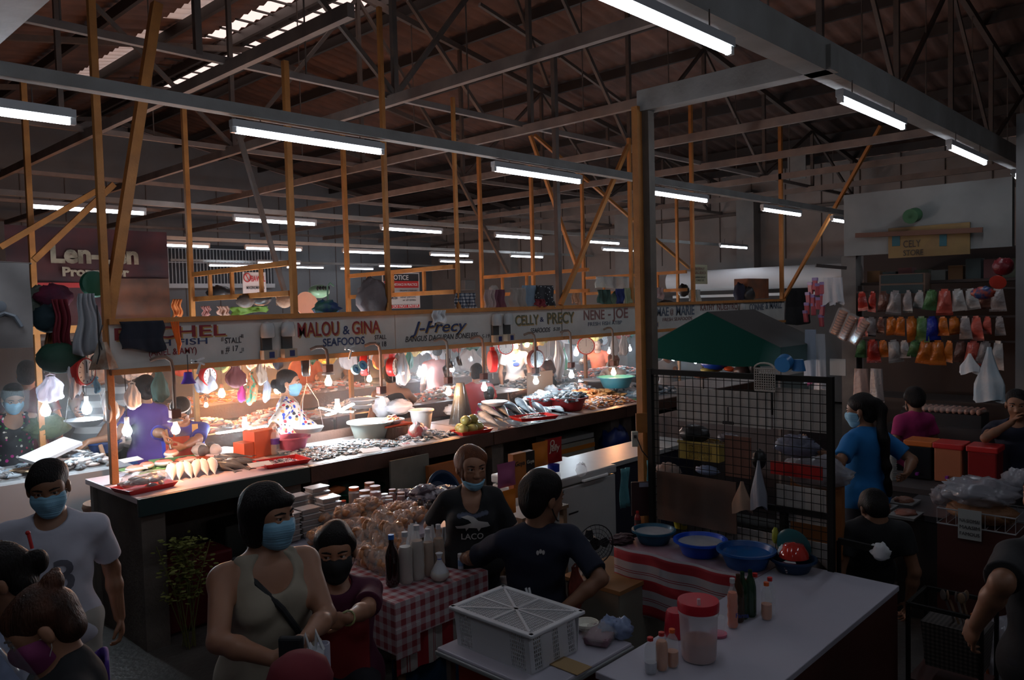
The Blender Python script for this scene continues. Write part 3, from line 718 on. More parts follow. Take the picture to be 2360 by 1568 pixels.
och = M('ochre_sign_paint', (.40, .24, .07), .6); ink = M('black_sign_paint', (.02, .02, .025), .6); fade = M('faded_maroon_paint', (.20, .09, .08), .7)
fnav = M('faded_grey_blue_paint', (.10, .12, .16), .7); tan_ = M('olive_sign_paint', (.10, .10, .06), .7)
SZ0, SZ1 = 1.90, 2.225
BD = [(2.10, 4.66, 'painted sign board of the first stalls, RACHEL and MALOU & GINA'), (4.67, 7.12, 'painted sign board reading J-Precy and Celly & Precy'),
      (7.14, 8.72, 'painted sign board reading NENE - JOE left of the main post'), (8.76, 10.9, 'painted sign board reading MAE & MARIE right of the main post'), (10.92, 13.10, 'farthest painted sign board, partly behind the green canopy')]
bds = []
for x0, x1, lab in BD:
    t = thing('stall_sign', lab, 'sign', (x0, SY, SZ0), 0, 'painted sign boards of the fish stalls')
    MB().box(((x1-x0)/2, .01, .165), (x1-x0, .02, .33)).build('board', signm, t)
    MB().box(((x1-x0)/2, .0, .345), (x1-x0+.01, .05, .04)).build('top_rail', wood, t)
    MB().box(((x1-x0)/2, .0, -.02), (x1-x0+.01, .05, .04)).build('bottom_rail', wood, t)
    bds.append(t)
b0, b1, b2, b3, b4 = bds
Yp = SY
fit('RACHEL', (264, 785), (520, 776), 28, mar, b0, y=Yp, bold=.035, shadow=och)
fit('FRESH FISH', (285, 803), (478, 797), 15, navy, b0, y=Yp, bold=.02); fit('(ARIEL & AMY)', (343, 821), (453, 815), 15, mar, b0, y=Yp, bold=.015)
fit('STALL', (518, 792), (556, 789), 13, ink, b0, y=Yp, bold=.02); fit('# 17', (520, 811), (549, 808), 13, ink, b0, y=Yp, bold=.02)
q = MB()
for px, py, hz in ((511, 783, 0), (514, 782, 0), (557, 775, 0), (560, 775, 0), (511, 812, 0), (514, 812, 0), (558, 806, 0), (561, 806, 0), (523, 779, 1), (522, 815, 1), (555, 812, 1), (555, 776, 1)):
    a = P(px, py, y=Yp-.004)-b0.location
    q.box(a, (.022 if hz else .004, .002, .004 if hz else .03))
q.build('painted_marks', ink, b0)
fit('MALOU', (686, 777), (781, 771), 33, mar, b0, y=Yp, bold=.04, shadow=och); fit('&', (790, 771), (806, 769), 20, navy, b0, y=Yp, bold=.03); fit('GINA', (811, 770), (876, 766), 29, mar, b0, y=Yp, bold=.04, shadow=och)
fit('SEAFOODS', (744, 799), (840, 792), 18, navy, b0, y=Yp, bold=.04); fit('STALL', (863, 783), (890, 780), 10, ink, b0, y=Yp, bold=.02); fit('# 18', (868, 800), (890, 797), 12, ink, b0, y=Yp, bold=.02)
fit('J-Precy', (946, 769), (1076, 760), 27, navy, b1, y=Yp, bold=.03, shear=.3, shadow=och); fit('BANGUS DAGUPAN BONELESS', (934, 789), (1101, 777), 13, ink, b1, y=Yp, bold=.015, shear=.2); fit('S-19', (1110, 780), (1128, 778), 9, ink, b1, y=Yp, shear=.2)
fit('CELLY', (1187, 750), (1241, 747), 23, tan_, b1, y=Yp, bold=.04, shadow=och); fit('&', (1244, 742), (1253, 741), 11, navy, b1, y=Yp); fit('PRECY', (1261, 746), (1323, 742), 25, tan_, b1, y=Yp, bold=.04, shadow=och)
fit('SEAFOODS', (1222, 768), (1268, 766), 11, ink, b1, y=Yp, shear=.2, bold=.01)
fit('S-20', (1275, 763), (1290, 762), 8, ink, b1, y=Yp, shear=.2)
fit('NENE', (1345, 738), (1393, 735), 22, fade, b2, y=Yp, bold=.05); fit('-', (1401, 731), (1407, 731), 16, fade, b2, y=Yp, bold=.08); fit('JOE', (1411, 734), (1447, 732), 23, fade, b2, y=Yp, bold=.05); fit('FRESH FISH ATBP', (1355, 752), (1433, 748), 9, fnav, b2, y=Yp)
fit('MAE', (1513, 729), (1541, 728), 20, fnav, b3, y=Yp, bold=.05); fit('@', (1544, 724), (1552, 724), 12, fade, b3, y=Yp); fit('MARIE', (1558, 727), (1600, 725), 22, fnav, b3, y=Yp, bold=.05); fit('FRESH SEAFOODS', (1527, 741), (1595, 738), 8, fade, b3, y=Yp)
fit('KATHY', (1614, 716), (1647, 715), 14, fade, b4, y=Yp, bold=.04); fit('NUESTRO', (1652, 715), (1700, 713), 14, fade, b4, y=Yp, bold=.04); fit('CONNIE', (1727, 716), (1760, 714), 15, fnav, b4, y=Yp, bold=.04); fit('& MARIZ', (1764, 712), (1802, 710), 16, fnav, b4, y=Yp, bold=.05)
# electricity meters hung on the boards
def meter(px, py, lab, glow=True):
    a = P(px, py, y=SY-.05); t = thing('electric_meter', lab, 'meter', (a.x, SY-.05, a.z), 0, 'electric meters on the painted signs')
    MB().lathe([(.055, -.05), (.062, -.04), (.062, .04), (.05, .07), (0, .085)], 16, sy=.7).build('glass_cover', M('meter_glass', (.40, .42, .42), .2, coat=.5), t, smooth=True)
    MB().box((0, .03, -.11), (.09, .03, .14)).build('backplate', M('meter_iron', (.05, .05, .05), .5), t)
    MB().box((0, 0, -.19), (.12, .07, .075)).build('breaker_box', M('meter_box', (.42, .33, .24), .6), t)
    MB().box((.01, -.037, -.19), (.045, .006, .05)).build('breaker', M('breaker_dark', (.02, .03, .12), .4), t)
    return t
for px, py, lab in ((617, 765, 'electric meter left of the lettering MALOU'), (664, 762, 'electric meter touching the lettering MALOU'), (1145, 740, 'faded electric meter right of J-Precy'), (1172, 738, 'faded electric meter left of Celly'), (1507, 716, 'electric meter just right of the main post'), (1711, 712, 'electric meter in the far sign, after NUESTRO')): meter(px, py, lab)
# ---------------------------------------------------------------- banners, notices
bmm = M('banner_print', (.018, .008, .014), .5, col2=(.10, .014, .014), ns=2.6, coord='Object')
a, b = P(10, 532, y=8.7), P(385, 545, y=8.7); cx = (a.x+b.x)/2
t = thing('banner', 'large dark red seafood banner reading Len-Len Proprietor behind the orange posts', 'banner', (cx, 8.7, 0))
MB().grid(lambda u, v: (-(b.x-a.x)/2+(b.x-a.x)*u, .02*math.sin(u*9), 2.2+.98*v), 24, 6).build('printed_sheet', bmm, t, smooth=True)
MB().box((.42, -.022, 2.42), (.68, .004, .5)).build('shrimp_photo', M('banner_shrimp_print', (.05, .026, .018), .5, col2=(.16, .06, .03), ns=5, bump=.3, bs=9), t)
MB().box((-.3, -.022, 2.60), (.75, .004, .05)).build('red_strip', M('banner_red', (.4, .02, .02), .5), t)
stx = M('banner_letter', (.42, .36, .26), .6, col2=(.2, .17, .12), ns=30, stretch=(.2, .2, 1.2), hard=.7)
t.location = (cx, 8.7, 0)
fit('Len-Len', (117, 604), (319, 602), 42, stx, t, y=8.67, bold=.13); fit('Proprietor', (144, 636), (298, 637), 20, stx, t, y=8.67, bold=.13)
t = thing('hanging_banner', 'grimy white banner hanging at the left edge, near the first stall', 'banner', (1.36, 5.13, 2.4), R(-30))
MB().grid(lambda u, v: (-.3+.33*u, .012*math.sin(v*7+u*5), -.28+.50*v+(.0-.02*u)*v), 8, 10).build('sheet', M('grimy_vinyl', (.50, .47, .45), .6, col2=(.38, .35, .34), ns=6), t, smooth=True)
MB().tube([(-.3, 0, .225), (.04, 0, .2)], .006, 6).build('rod', steel, t)
MB().ell((-.12, -.02, -.04), (.03, .004, .03)).tube([(-.2, -.02, -.12), (-.1, -.02, -.08), (-.05, -.02, -.1), (-.02, -.02, -.16)], .012, 6).build('printed_figure', M('pale_blue_print', (.33, .37, .42), .6), t)
def board(name, label, cat, pts, y, mat, **k):
    """a flat upright sheet spanned by its lower left and upper right pixels on the plane y"""
    a, b = P(*pts[0], y=y), P(*pts[1], y=y)
    t = thing(name, label, cat, ((a.x+b.x)/2, y, (a.z+b.z)/2), **k)
    MB().box((0, .006, 0), (abs(b.x-a.x), .012, abs(b.z-a.z))).build('sheet', mat, t); return t
t = board('warning_sign', 'small white warning sign with red word BAWAL hanging from the rail', 'sign', ((561, 683), (612, 628)), 7.6, M('sign_white', (.62, .5, .46), .6))
fit('BAWAL', (579, 649), (611, 644), 13, M('sign_red', (.5, .02, .02), .6), t, y=7.596, bold=.03); fit('MAGINUMAN SA', (568, 667), (610, 664), 7, ink, t, y=7.596, bold=.02)
a = P(570, 640, y=7.59)-t.location
MB().tube([(a.x+.037*math.cos(i*.4), a.y, a.z+.045*math.sin(i*.4)) for i in range(16)], .005, 5, closed=True).tube([(a.x-.02, a.y, a.z+.035), (a.x+.02, a.y, a.z-.035)], .005, 5).build('no_symbol', M('sign_red'), t)
t = board('notice_banner', 'tall white NOTICE banner with black head and red bands behind the rails', 'sign', ((884, 712), (966, 629)), 7.9, M('notice_white', (.55, .5, .47), .6))
def band(t, p0, p1, y, mat, nm):
    a, b = P(*p0, y=y), P(*p1, y=y); MB().box(((a.x+b.x)/2-t.location.x, y-t.location.y, (a.z+b.z)/2-t.location.z), (b.x-a.x, .003, abs(b.z-a.z))).build(nm, mat, t)
band(t, (884, 648), (964, 632), 7.893, ink, 'black_band'); band(t, (886, 664), (964, 648), 7.893, M('sign_red'), 'red_band'); band(t, (886, 711), (966, 702), 7.893, M('sign_red'), 'lower_red_band')
lw = M('notice_letter_white', (.7, .68, .66), .6)
fit('NOTICE', (898, 645), (941, 643), 11, lw, t, y=7.89, bold=.03); fit('SOCIAL DISTANCE IN PRACTICE', (886, 659), (961, 656), 6, lw, t, y=7.89, bold=.01)
fit('Observe a minimum', (921, 672), (960, 671), 4, ink, t, y=7.89); fit('6ft/2m', (900, 690), (916, 688), 6, ink, t, y=7.89, bold=.02); fit('distance from', (922, 680), (958, 679), 4, ink, t, y=7.89)
fit('other persons', (922, 687), (958, 686), 4, ink, t, y=7.89); fit('at all times', (928, 694), (958, 693), 4, ink, t, y=7.89); fit('DO NOT ENTER', (905, 709), (964, 706), 6, lw, t, y=7.89, bold=.02)
t = board('notice', 'small yellowed handwritten notice beside the post right of the main post', 'sign', ((1596, 655), (1630, 611)), 6.2, M('aged_yellow_card', (.33, .30, .2), .7))
fit('BERNY', (1602, 623), (1624, 622), 7, fade, t, y=6.195); fit('NAG BENTA', (1600, 632), (1627, 631), 7, fade, t, y=6.195); fit('LAMAN DAGAT', (1602, 641), (1626, 640), 4, ink, t, y=6.195); fit('CALL US', (1605, 648), (1622, 647), 4, ink, t, y=6.195)
# ================================================================ counters
dk = M('dark_wet_wood', (.10, .045, .03), .5, col2=(.06, .03, .02), ns=6, bump=.3)
dkg = M('dark_green_tarp', (.008, .03, .03), .5, bump=.3, bs=9)
wetm = M('wet_counter_top', (.35, .30, .28), .3, col2=(.25, .2, .18), ns=8)
pink = M('pink_white_oilcloth', (.70, .58, .62), .35, bump=.2, bs=6)
cem = M('stained_cement', (.16, .13, .11), .8, col2=(.09, .075, .065), ns=5, bump=.4)
def counter(lab, x0, x1, y0, y1, z, top, front, skirt=.13, body=None, group='fish counters'):
    t = thing('fish_counter', lab, 'counter', ((x0+x1)/2, (y0+y1)/2, 0), 0, group); w_, d = x1-x0, y1-y0
    MB().box((0, 0, z-.02), (w_, d, .04)).build('worktop', top, t, bevel=.006)
    MB().box((0, -d/2-.012, z-skirt/2-.003), (w_, .03, skirt)).build('front_board', front, t, bevel=.004)
    for x in np.linspace(-w_/2+.12, w_/2-.12, max(2, int(w_/1.2)+1)): MB().box((x, 0, (z-.04)/2), (.16, d-.1, z-.04)).build('pier', body or cem, t)
    MB().box((0, d/2-.1, (z-.04)/2), (w_-.02, .06, z-.04)).build('back_panel', cem, t)
    return t
CY0, CY1, CZ = 5.40, 6.38, 1.07
counter('first fish counter at left, edge wrapped in dark green tarp', 2.02, 3.32, CY0, CY1, CZ, pink, dkg, .12)
counter('fish counter with pale shrimp spread and brown front board, in the middle', 3.33, 5.35, CY0, CY1, CZ, wetm, dk)
counter('fish counter carrying the mangoes and big silver fish', 5.36, 7.55, CY0, CY1, CZ, wetm, dk)
counter('fish counter with red basins ending behind the main post', 7.56, 9.7, CY0, CY1, CZ, wetm, dk)
counter('fish counter beyond the mesh stand, mostly hidden by the canopy', 9.71, 12.9, CY0, CY1, CZ, wetm, dk)
MB_ = counter('inner fish counter behind the pregnant woman at left', 3.0, 5.3, 8.05, 8.85, 1.0, wetm, dk, .2)
counter('inner fish counter behind the steel basins', 5.35, 8.6, 8.05, 8.85, 1.0, wetm, dk, .2)
counter('inner fish counter right, behind the teal basin', 8.65, 12.5, 8.05, 8.85, 1.0, wetm, dk, .2)
counter('far fish counter lit orange under the second sign', 4.4, 8.0, 10.5, 11.2, 1.0, wetm, dk, .2)
counter('far fish counter lit white right of the centre', 8.1, 13.5, 10.5, 11.2, 1.0, wetm, dk, .2)
t = counter('white covered side counter with dried fish at the left edge', .9, 2.62, 7.05, 7.9, 1.0, M('white_oilcloth', (.33, .33, .34), .4, bump=.2, bs=5), M('white_oilcloth'), .35)
# low wooden shelf behind the shrimp spread
tag(MB().box((0, 0, .04), (1.9, .05, .08)).build('wooden_plank', dk, loc=(4.3, 6.35, 1.07)), 'thin brown plank behind the pale shrimp spread', 'plank')
# ---------------------------------------------------------------- fish
silver = M('silver_fish_skin', (.42, .46, .48), .3, .12, col2=(.16, .20, .24), ns=9, hard=.4)
darkf = M('dark_fish_skin', (.06, .06, .065), .35, .05, col2=(.22, .22, .22), ns=9)
palef = M('pale_fish_skin', (.72, .66, .62), .35, col2=(.55, .5, .5), ns=9)
pinkf = M('pink_fish_flesh', (.72, .28, .22), .4, col2=(.6, .18, .13), ns=14)
eyef = M('fish_eye', (.02, .02, .02), .1)
orangef = M('orange_fish_flesh', (.85, .28, .06), .4, col2=(.8, .4, .15), ns=10)
def fish_proto(mat, label, L=.34, hgt=.085, wd=.05, bend=0):
    t = thing('fish', label, 'fish')
    prof = [(-.40, .10), (-.32, .16), (-.2, .42), (-.05, .78), (.1, 1), (.25, .98), (.38, .75), (.46, .42), (.5, .08)]
    V, Fc = [], []; n = 10
    for i, (u, r) in enumerate(prof):
        for j in range(n):
            a = 2*math.pi*j/n; V.append((u*L, math.cos(a)*r*hgt/2+bend*u*u, wd/2+math.sin(a)*r*wd/2-.2*abs(bend)*u*u))
    for i in range(len(prof)-1):
        for j in range(n): a, b = i*n+j, i*n+(j+1) % n; Fc.append((a, b, b+n, a+n))
    Fc += [tuple(range(n-1, -1, -1)), tuple(range((len(prof)-1)*n, len(prof)*n))]
    MB().add(V, Fc).build('fish_body', mat, t, smooth=True, ang=70)
    T = Matrix.Translation((0, bend*.16, wd/2-.004-.2*abs(bend)*.16))
    MB().poly([(-.39*L, -.01), (-.39*L, .01), (-.56*L, hgt*.55), (-.49*L, 0), (-.56*L, -hgt*.55)], 0, .004, T).build('tail_fin', mat, t)
    MB().poly([(.05*L, hgt*.45), (.22*L, hgt*.48), (.02*L, hgt*.62)], wd/2-.002, wd/2+.002).build('dorsal_fin', mat, t)
    MB().ell((.42*L, .012, wd/2+wd*.30), (.006, .006, .004), n=8, m=5).build('fish_eye', eyef, t, smooth=True)
    return t
def put(o, first, loc, rot=(0, 0, 0), label=None, scale=1):
    c = o if first else dup(o)
    c.location = loc; c.rotation_euler = rot; c.scale = (scale,)*3
    if label: c['label'] = label
    return c
def pos(px, py, z=CZ+.002): return P(px, py, z=z)
# small fish with tails over the green edge
f1 = fish_proto(palef, '', .36, .08, .045)
i = 0
for px, py in ((402, 1105), (420, 1102), (440, 1099), (458, 1096), (478, 1093), (497, 1090)):
    p = pos(px, py); f = put(f1, i == 0, p+Vector((0, .04, .02)), (0, R(-14), R(72+rnd.uniform(-10, 10))), 'pale small fish in a row, tails hanging over the green counter edge', 1); f['group'] = 'small fish over the first counter edge'; i += 1
f2 = fish_proto(darkf, '', .30, .07, .05)
for i, (px, py) in enumerate(((515, 1085), (533, 1083), (548, 1079), (560, 1074), (575, 1070), (528, 1068), (545, 1062), (505, 1075))):
    f = put(f2, i == 0, pos(px, py)+Vector((0, .02, .0+.012*(i > 4))), (0, R(-8 if i < 4 else 0), R(130+rnd.uniform(-25, 25))), 'dark mottled fish in the small heap by the price card', 1); f['group'] = 'dark fish heap'
# big silver milkfish
f3 = fish_proto(silver, '', .52, .125, .075)
j = 0
for i, (px, py, dz, a) in enumerate([(1128+24*k, 985, 0, 72-3*k) for k in range(6)]+[(1140+25*k, 980, .085, 66-3*k) for k in range(4)]+[(1170, 960, .10, 60), (1200, 958, .10, 55), (1262, 955, .0, 48), (1290, 951, 0, 42)]):
    q = P(px, 985, y=5.64); front = i < 10
    f = put(f3, i == 0, Vector((q.x, 5.64+dz*.5, CZ+.04+dz*.8)) if front else pos(px, py), (0, R(-15 if front else -2), R(a+rnd.uniform(-8, 8)+10)), 'big silver milkfish in the heap, tail over the counter edge', .9); f['group'] = 'milkfish heap'
# cut fish steaks on leaves
st = thing('fish_half', '', 'fish')
MB().ell((0, 0, .022), (.085, .055, .026)).build('skin', palef, st, smooth=True)
MB().ell((0, 0, .034), (.075, .046, .018)).build('flesh', pinkf, st, smooth=True)
MB().ell((.01, 0, .046), (.035, .022, .009)).build('gut_cavity', M('fish_gut', (.10, .03, .03), .4), st, smooth=True)
MB().poly([(-.075, -.012), (-.075, .012), (-.13, .03), (-.12, 0), (-.13, -.03)], .012, .018).build('tail_fin', palef, st)
for i, (px, py, a) in enumerate(((311, 1092, 30), (338, 1084, 60), (378, 1078, 110), (412, 1083, 140), (428, 1072, 160))):
    f = put(st, i == 0, pos(px, py)+Vector((0, 0, .012)), (0, R(4), R(a)), 'pink split open fish lying on the green mat', 1.05); f['group'] = 'split fish on the green mat'
for i, (px, py) in enumerate(((455, 1052), (472, 1054), (463, 1046), (486, 1049), (500, 1052))):
    t = thing('cut_fish', 'pink and grey fish head on the orange board by the vendor', 'fish head', pos(px, py)+Vector((0, 0, .01)), R(rnd.uniform(0, 360)), 'fish heads')
    MB().lathe([(0, -.05), (.03, -.035), (.048, 0), (.05, .03), (.0, .03)], 12, c=(0, 0, .045), T=Matrix.Rotation(R(90), 3, 'X')).build('head', darkf if i % 2 else palef, t, smooth=True)
    MB().ell((0, -.031, .045), (.038, .003, .038)).build('cut_face', pinkf, t, smooth=True)
def slab(name, label, cat, px, py, d, mat, rz=0, z=CZ, bev=.004, grp=None, dz=0):
    p = P(px, py, z=z); o = MB().box((0, 0, d[2]/2), d).build(name, mat, loc=(p.x, p.y, z+dz), bevel=bev); o.rotation_euler = (0, 0, R(rz)); return tag(o, label, cat, grp)
leaf = M('green_cutting_mat', (.16, .34, .12), .5, col2=(.2, .4, .14), ns=3)
slab('cutting_mat', 'large light green mat under the split fish', 'mat', 350, 1078, (.42, .34, .008), leaf, 12)
slab('cutting_mat', 'second light green mat in front of the blue-shirted vendor', 'mat', 405, 1066, (.36, .4, .010), leaf, -14, dz=.003)
slab('cutting_board', 'orange plastic board under the fish heads', 'board', 478, 1060, (.34, .3, .014), M('orange_plastic', (.7, .10, .02), .4), 10, dz=.001)
slab('foam_board', 'pinkish white foam board between fish heads and price card', 'board', 525, 1048, (.34, .42, .03), M('foam_pinkish', (.8, .66, .64), .5), 18)
def card(px, py, lab, s='', z=CZ, w_=.13, rz=0, dz=.03):
    p = P(px, py, z=z); t = thing('price_card', lab, 'price card', (p.x, p.y, z+dz), R(rz), 'price cards')
    o = MB().box((0, 0, 0), (w_, .09, .003)).build('card', M('white_paper', (.8, .8, .8)), t); o.rotation_euler = (R(12), 0, 0)
    if s:
        q = text(s, .05, M('sign_red', (.5, .02, .02)), t, (-w_*.4, -.02, .006), tilt=12)
    return t
card(302, 1068, 'white price card on the green mat at left', '', w_=.17, rz=10)
card(600, 1082, 'white price card before the dark fish', '', w_=.17, rz=-8, dz=.04)
card(655, 1046, 'white price card by the water bottle', '')
card(833, 1030, 'white price card in the middle of the shrimp spread', '', w_=.17); card(855, 1046, 'white price card low in the shrimp spread', '', w_=.17, rz=-15)
card(940, 1032, 'price card with red figures right of the shrimp spread', '100', rz=-5, w_=.15); card(1278, 957, 'tilted price card with red figures beside the milkfish', '160', rz=-25, w_=.17, dz=.08)
def heap(name, label, cat, box_, z, hgt, size, mats, n, kind='stuff', seed=1, flat=.35, curl=0):
    """a pile of small fish nobody could count: one mesh"""
    g = random.Random(seed); mb = MB(); (x0, x1), (y0, y1) = box_; cx, cy_ = (x0+x1)/2, (y0+y1)/2
    mb.add([(x0-cx, y0-cy_, 0), (x1-cx, y0-cy_, 0), (x1-cx, y1-cy_, 0), (x0-cx, y1-cy_, 0), (0, 0, hgt*.8)], [(0, 1, 4), (1, 2, 4), (2, 3, 4), (3, 0, 4)], mi=0)
    for i in range(n):
        u, v = g.uniform(-1, 1), g.uniform(-1, 1); hh = hgt*(1-max(abs(u), abs(v))**2)*g.uniform(.75, 1)
        L = size*g.uniform(.7, 1.2); T = Matrix.Rotation(g.uniform(0, 6.28), 3, 'Z') @ Matrix.Rotation(g.uniform(-.3, .3), 3, 'Y')
        mb.ell((u*(x1-x0)/2*.96, v*(y1-y0)/2*.96, hh+size*.08), (L/2, L*flat/2, L*.13), T, n=6, m=4, mi=g.randrange(len(mats)))
    o = mb.build(name, mats, loc=(cx, cy_, z), smooth=True, ang=80)
    return tag(o, label, cat, None, kind)
heap('shrimp_spread', 'wide flat spread of pale grey shrimp along the counter edge', 'shrimp', ((3.42, 4.45), (5.5, 6.1)), CZ, .035, .06, [silver, palef, M('grey_shrimp', (.32, .38, .38), .35)], 700)
heap('shrimp_spread', 'flat spread of silvery shrimp right, next to the red plastic bag', 'shrimp', ((4.48, 5.05), (5.48, 6.05)), CZ, .045, .07, [silver, palef], 260, seed=2)
heap('fish_fillets', 'orange pile of fish fillets beside the main post', 'fish', ((7.0, 8.3), (5.9, 6.3)), CZ, .13, .16, [orangef, M('orange_pale', (.9, .45, .2), .4)], 260, seed=3)
heap('shrimp_pile', 'pinkish shrimp pile spilling at the counter edge by the main post', 'shrimp', ((7.1, 8.0), (5.5, 5.85)), CZ, .09, .08, [M('pink_shrimp', (.8, .42, .32), .4), palef, orangef], 330, seed=4)
heap('fish_pile', 'small silver fish at the far right end of the visible counter', 'fish', ((8.2, 9.2), (5.6, 6.3)), CZ, .12, .15, [silver, palef], 170, seed=5)
slab('banana_leaf', 'bright green leaf under the pink shrimp by the main post', 'leaf', 1430, 928, (.7, .12, .008), M('banana_leaf', (.10, .35, .06), .4), 0)
for k, (b_, lab, mats) in enumerate(((((3.1, 4.3), (8.15, 8.7)), 'heap of small fish on the inner counter at left, before the striped bag', [palef, silver, pinkf]), (((4.4, 5.2), (8.15, 8.7)), 'heap of pink fish on the inner counter behind the pregnant woman', [palef, pinkf]),
        (((5.5, 6.6), (8.15, 8.7)), 'heap of fish on the inner counter behind the steel basins', [palef, silver]), (((6.8, 8.3), (8.15, 8.7)), 'heap of pale fish on the inner counter behind the dark tank top', [palef, pinkf, silver]),
        (((8.8, 10.2), (8.15, 8.7)), 'heap of silver fish on the inner counter behind the teal basin', [silver, palef]), (((10.4, 12.2), (8.15, 8.7)), 'heap of fish on the inner counter at the far right', [silver, pinkf]),
        (((4.6, 6.0), (10.55, 11.1)), 'heap of orange lit fish on the far counter at left', [palef, pinkf, orangef]), (((6.2, 7.8), (10.55, 11.1)), 'heap of orange lit fish on the far counter in the middle', [palef, pinkf]),
        (((8.3, 10.2), (10.55, 11.1)), 'heap of white lit fish on the far counter', [palef, silver]), (((10.4, 13), (10.55, 11.1)), 'heap of white lit fish at the end of the far counter', [palef, silver]),
        (((1.0, 1.8), (7.15, 7.7)), 'heap of blackish fish on the side counter at the left edge', [darkf, silver, darkf]), (((1.9, 2.5), (7.15, 7.7)), 'heap of dark fish on the side counter near the leftmost sign post', [darkf, silver, palef]))):
    heap('fish_heap', lab, 'fish', b_, 1.0, .13, .13, mats, 260, seed=10+k)
# ---------------------------------------------------------------- trays and basins
def tray(px, py, w_, d, lab, mat=red, rz=0, z=CZ):
    p = P(px, py, z=z); t = MB(); h_ = .035
    t.box((0, 0, .004), (w_*.86, d*.86, .008)); o = .07
    for sx, sy in ((1, 0), (-1, 0), (0, 1), (0, -1)):
        if sx: V = [(sx*w_*.43, -d*.43, 0), (sx*w_*.43, d*.43, 0), (sx*w_*.5, d*.5, h_), (sx*w_*.5, -d*.5, h_), (sx*w_*.46, -d*.43, 0), (sx*w_*.46, d*.43, 0), (sx*w_*.53, d*.53, h_), (sx*w_*.53, -d*.53, h_)]
        else: V = [(-w_*.43, sy*d*.43, 0), (w_*.43, sy*d*.43, 0), (w_*.5, sy*d*.5, h_), (-w_*.5, sy*d*.5, h_), (-w_*.43, sy*d*.46, 0), (w_*.43, sy*d*.46, 0), (w_*.53, sy*d*.53, h_), (-w_*.53, sy*d*.53, h_)]
        t.add(V, [(0, 1, 2, 3), (7, 6, 5, 4), (3, 2, 6, 7), (0, 4, 5, 1), (1, 5, 6, 2), (0, 3, 7, 4)])
    ob = t.build('tray', mat, loc=p); ob.rotation_euler = (0, 0, R(rz)); return tag(ob, lab, 'tray', 'plastic trays on the fish counters'), p
def basin(loc, r, h_, lab, mat, cat='basin', handles=True, inner=None, fill=.6, name='basin'):
    t = thing(name, lab, cat, loc)
    MB().lathe([(0, 0), (r*.68, 0), (r*.72, .006), (r*.96, h_), (r*1.07, h_), (r*1.07, h_-.012), (r*.99, h_-.012), (r*.975, h_-.006), (r*.93, h_-.004), (r*.68, .012), (0, .012)], 36).build('bowl', mat, t, smooth=True, ang=35)
    if inner: MB().lathe([(r*(.7+.24*fill), h_*fill-.002), (r*(.7+.24*fill), h_*fill), (0, h_*fill)], 30).build('contents', inner, t)
    return t
tr, p = tray(333, 1128, .34, .24, 'red tray of bagged fish at the front corner of the first counter', rz=8)
def blob(c, r, amp=.25, n=20, m=12, f=3., seed=0, T=None):
    mb = MB(); g = noise
    V, Fc = [], []
    for i in range(m+1):
        ph = math.pi*i/m
        for j in range(n):
            t_ = 2*math.pi*j/n; d = Vector((math.sin(ph)*math.cos(t_), math.sin(ph)*math.sin(t_), -math.cos(ph)))
            k = 1+amp*g((d.x+seed, d.y+seed*.7, d.z-seed), f)+amp*.6*g((d.x*2+seed*2, d.y*2, d.z*2), f*1.7)
            p_ = Vector((d.x*r[0]*k, d.y*r[1]*k, d.z*r[2]*(k if d.z > 0 else 1)))
            V.append(Vector(c)+(T @ p_ if T else p_))
    for i in range(m):
        for j in range(n): a, b = i*n+j, i*n+(j+1) % n; Fc.append((a, b, b+n, a+n))
    return mb.add(V, Fc)
t = thing('bagged_fish', 'clear plastic bag heaped with pale fish in the red corner tray', 'bag', p+Vector((0, 0, .012)))
h_ = MB(); g = random.Random(3)
for i in range(26): h_.ell((g.uniform(-.12, .12), g.uniform(-.08, .08), g.uniform(.02, .075)), (.05, .02, .016), Matrix.Rotation(g.uniform(0, 6.28), 3, 'Z'), n=8, m=5)
h_.build('fish_pieces', palef, t, smooth=True, kind='stuff')
blob((0, 0, .055), (.16, .115, .06), .16, seed=2).build('plastic_film', clear, t, smooth=True, ang=180)
tr, p = tray(650, 1070, .36, .26, 'red tray of small shells beside the pink basin', rz=-6)
heap('shells', 'small white and grey shells in the red tray', 'shells', ((p.x-.12, p.x+.12), (p.y-.08, p.y+.08)), CZ+.01, .03, .03, [white, darkf, M('pink_shell', (.6, .3, .4), .4)], 120, seed=21)
tr, p = tray(1085, 998, .36, .22, 'red tray of mangoes in the middle of the counter', rz=-6)
mg = thing('mango', '', 'mango', group='mangoes on the red tray')
mango = M('yellow_green_mango', (.48, .38, .10), .4, col2=(.33, .32, .10), ns=8)
blob((0, 0, 0), (.062, .050, .048), .03, seed=1).build('fruit', mango, mg, smooth=True, ang=180); MB().tube([(.058, 0, .004), (.068, 0, .008)], .004, 6).build('stem', steel, mg)
for i, (dx, dy, dz) in enumerate(((-.12, -.02, .05), (-.02, -.04, .05), (.08, -.02, .05), (-.08, .06, .05), (.03, .06, .05), (.13, .05, .05), (-.05, .01, .125), (.05, .02, .125))):
    put(mg, i == 0, p+Vector((dx, dy, dz)), (rnd.uniform(-.3, .3), rnd.uniform(-.3, .3), rnd.uniform(0, 6)), 'round yellow green mango heaped on the red tray')
tr, p = tray(1230, 966, .42, .26, 'red tray of whitebait among the milkfish', rz=-18, z=CZ+.06)
heap('whitebait', 'white small fish in the red tray among the milkfish', 'fish', ((p.x-.14, p.x+.14), (p.y-.08, p.y+.08)), CZ+.07, .03, .05, [white, silver, darkf], 130, seed=22)
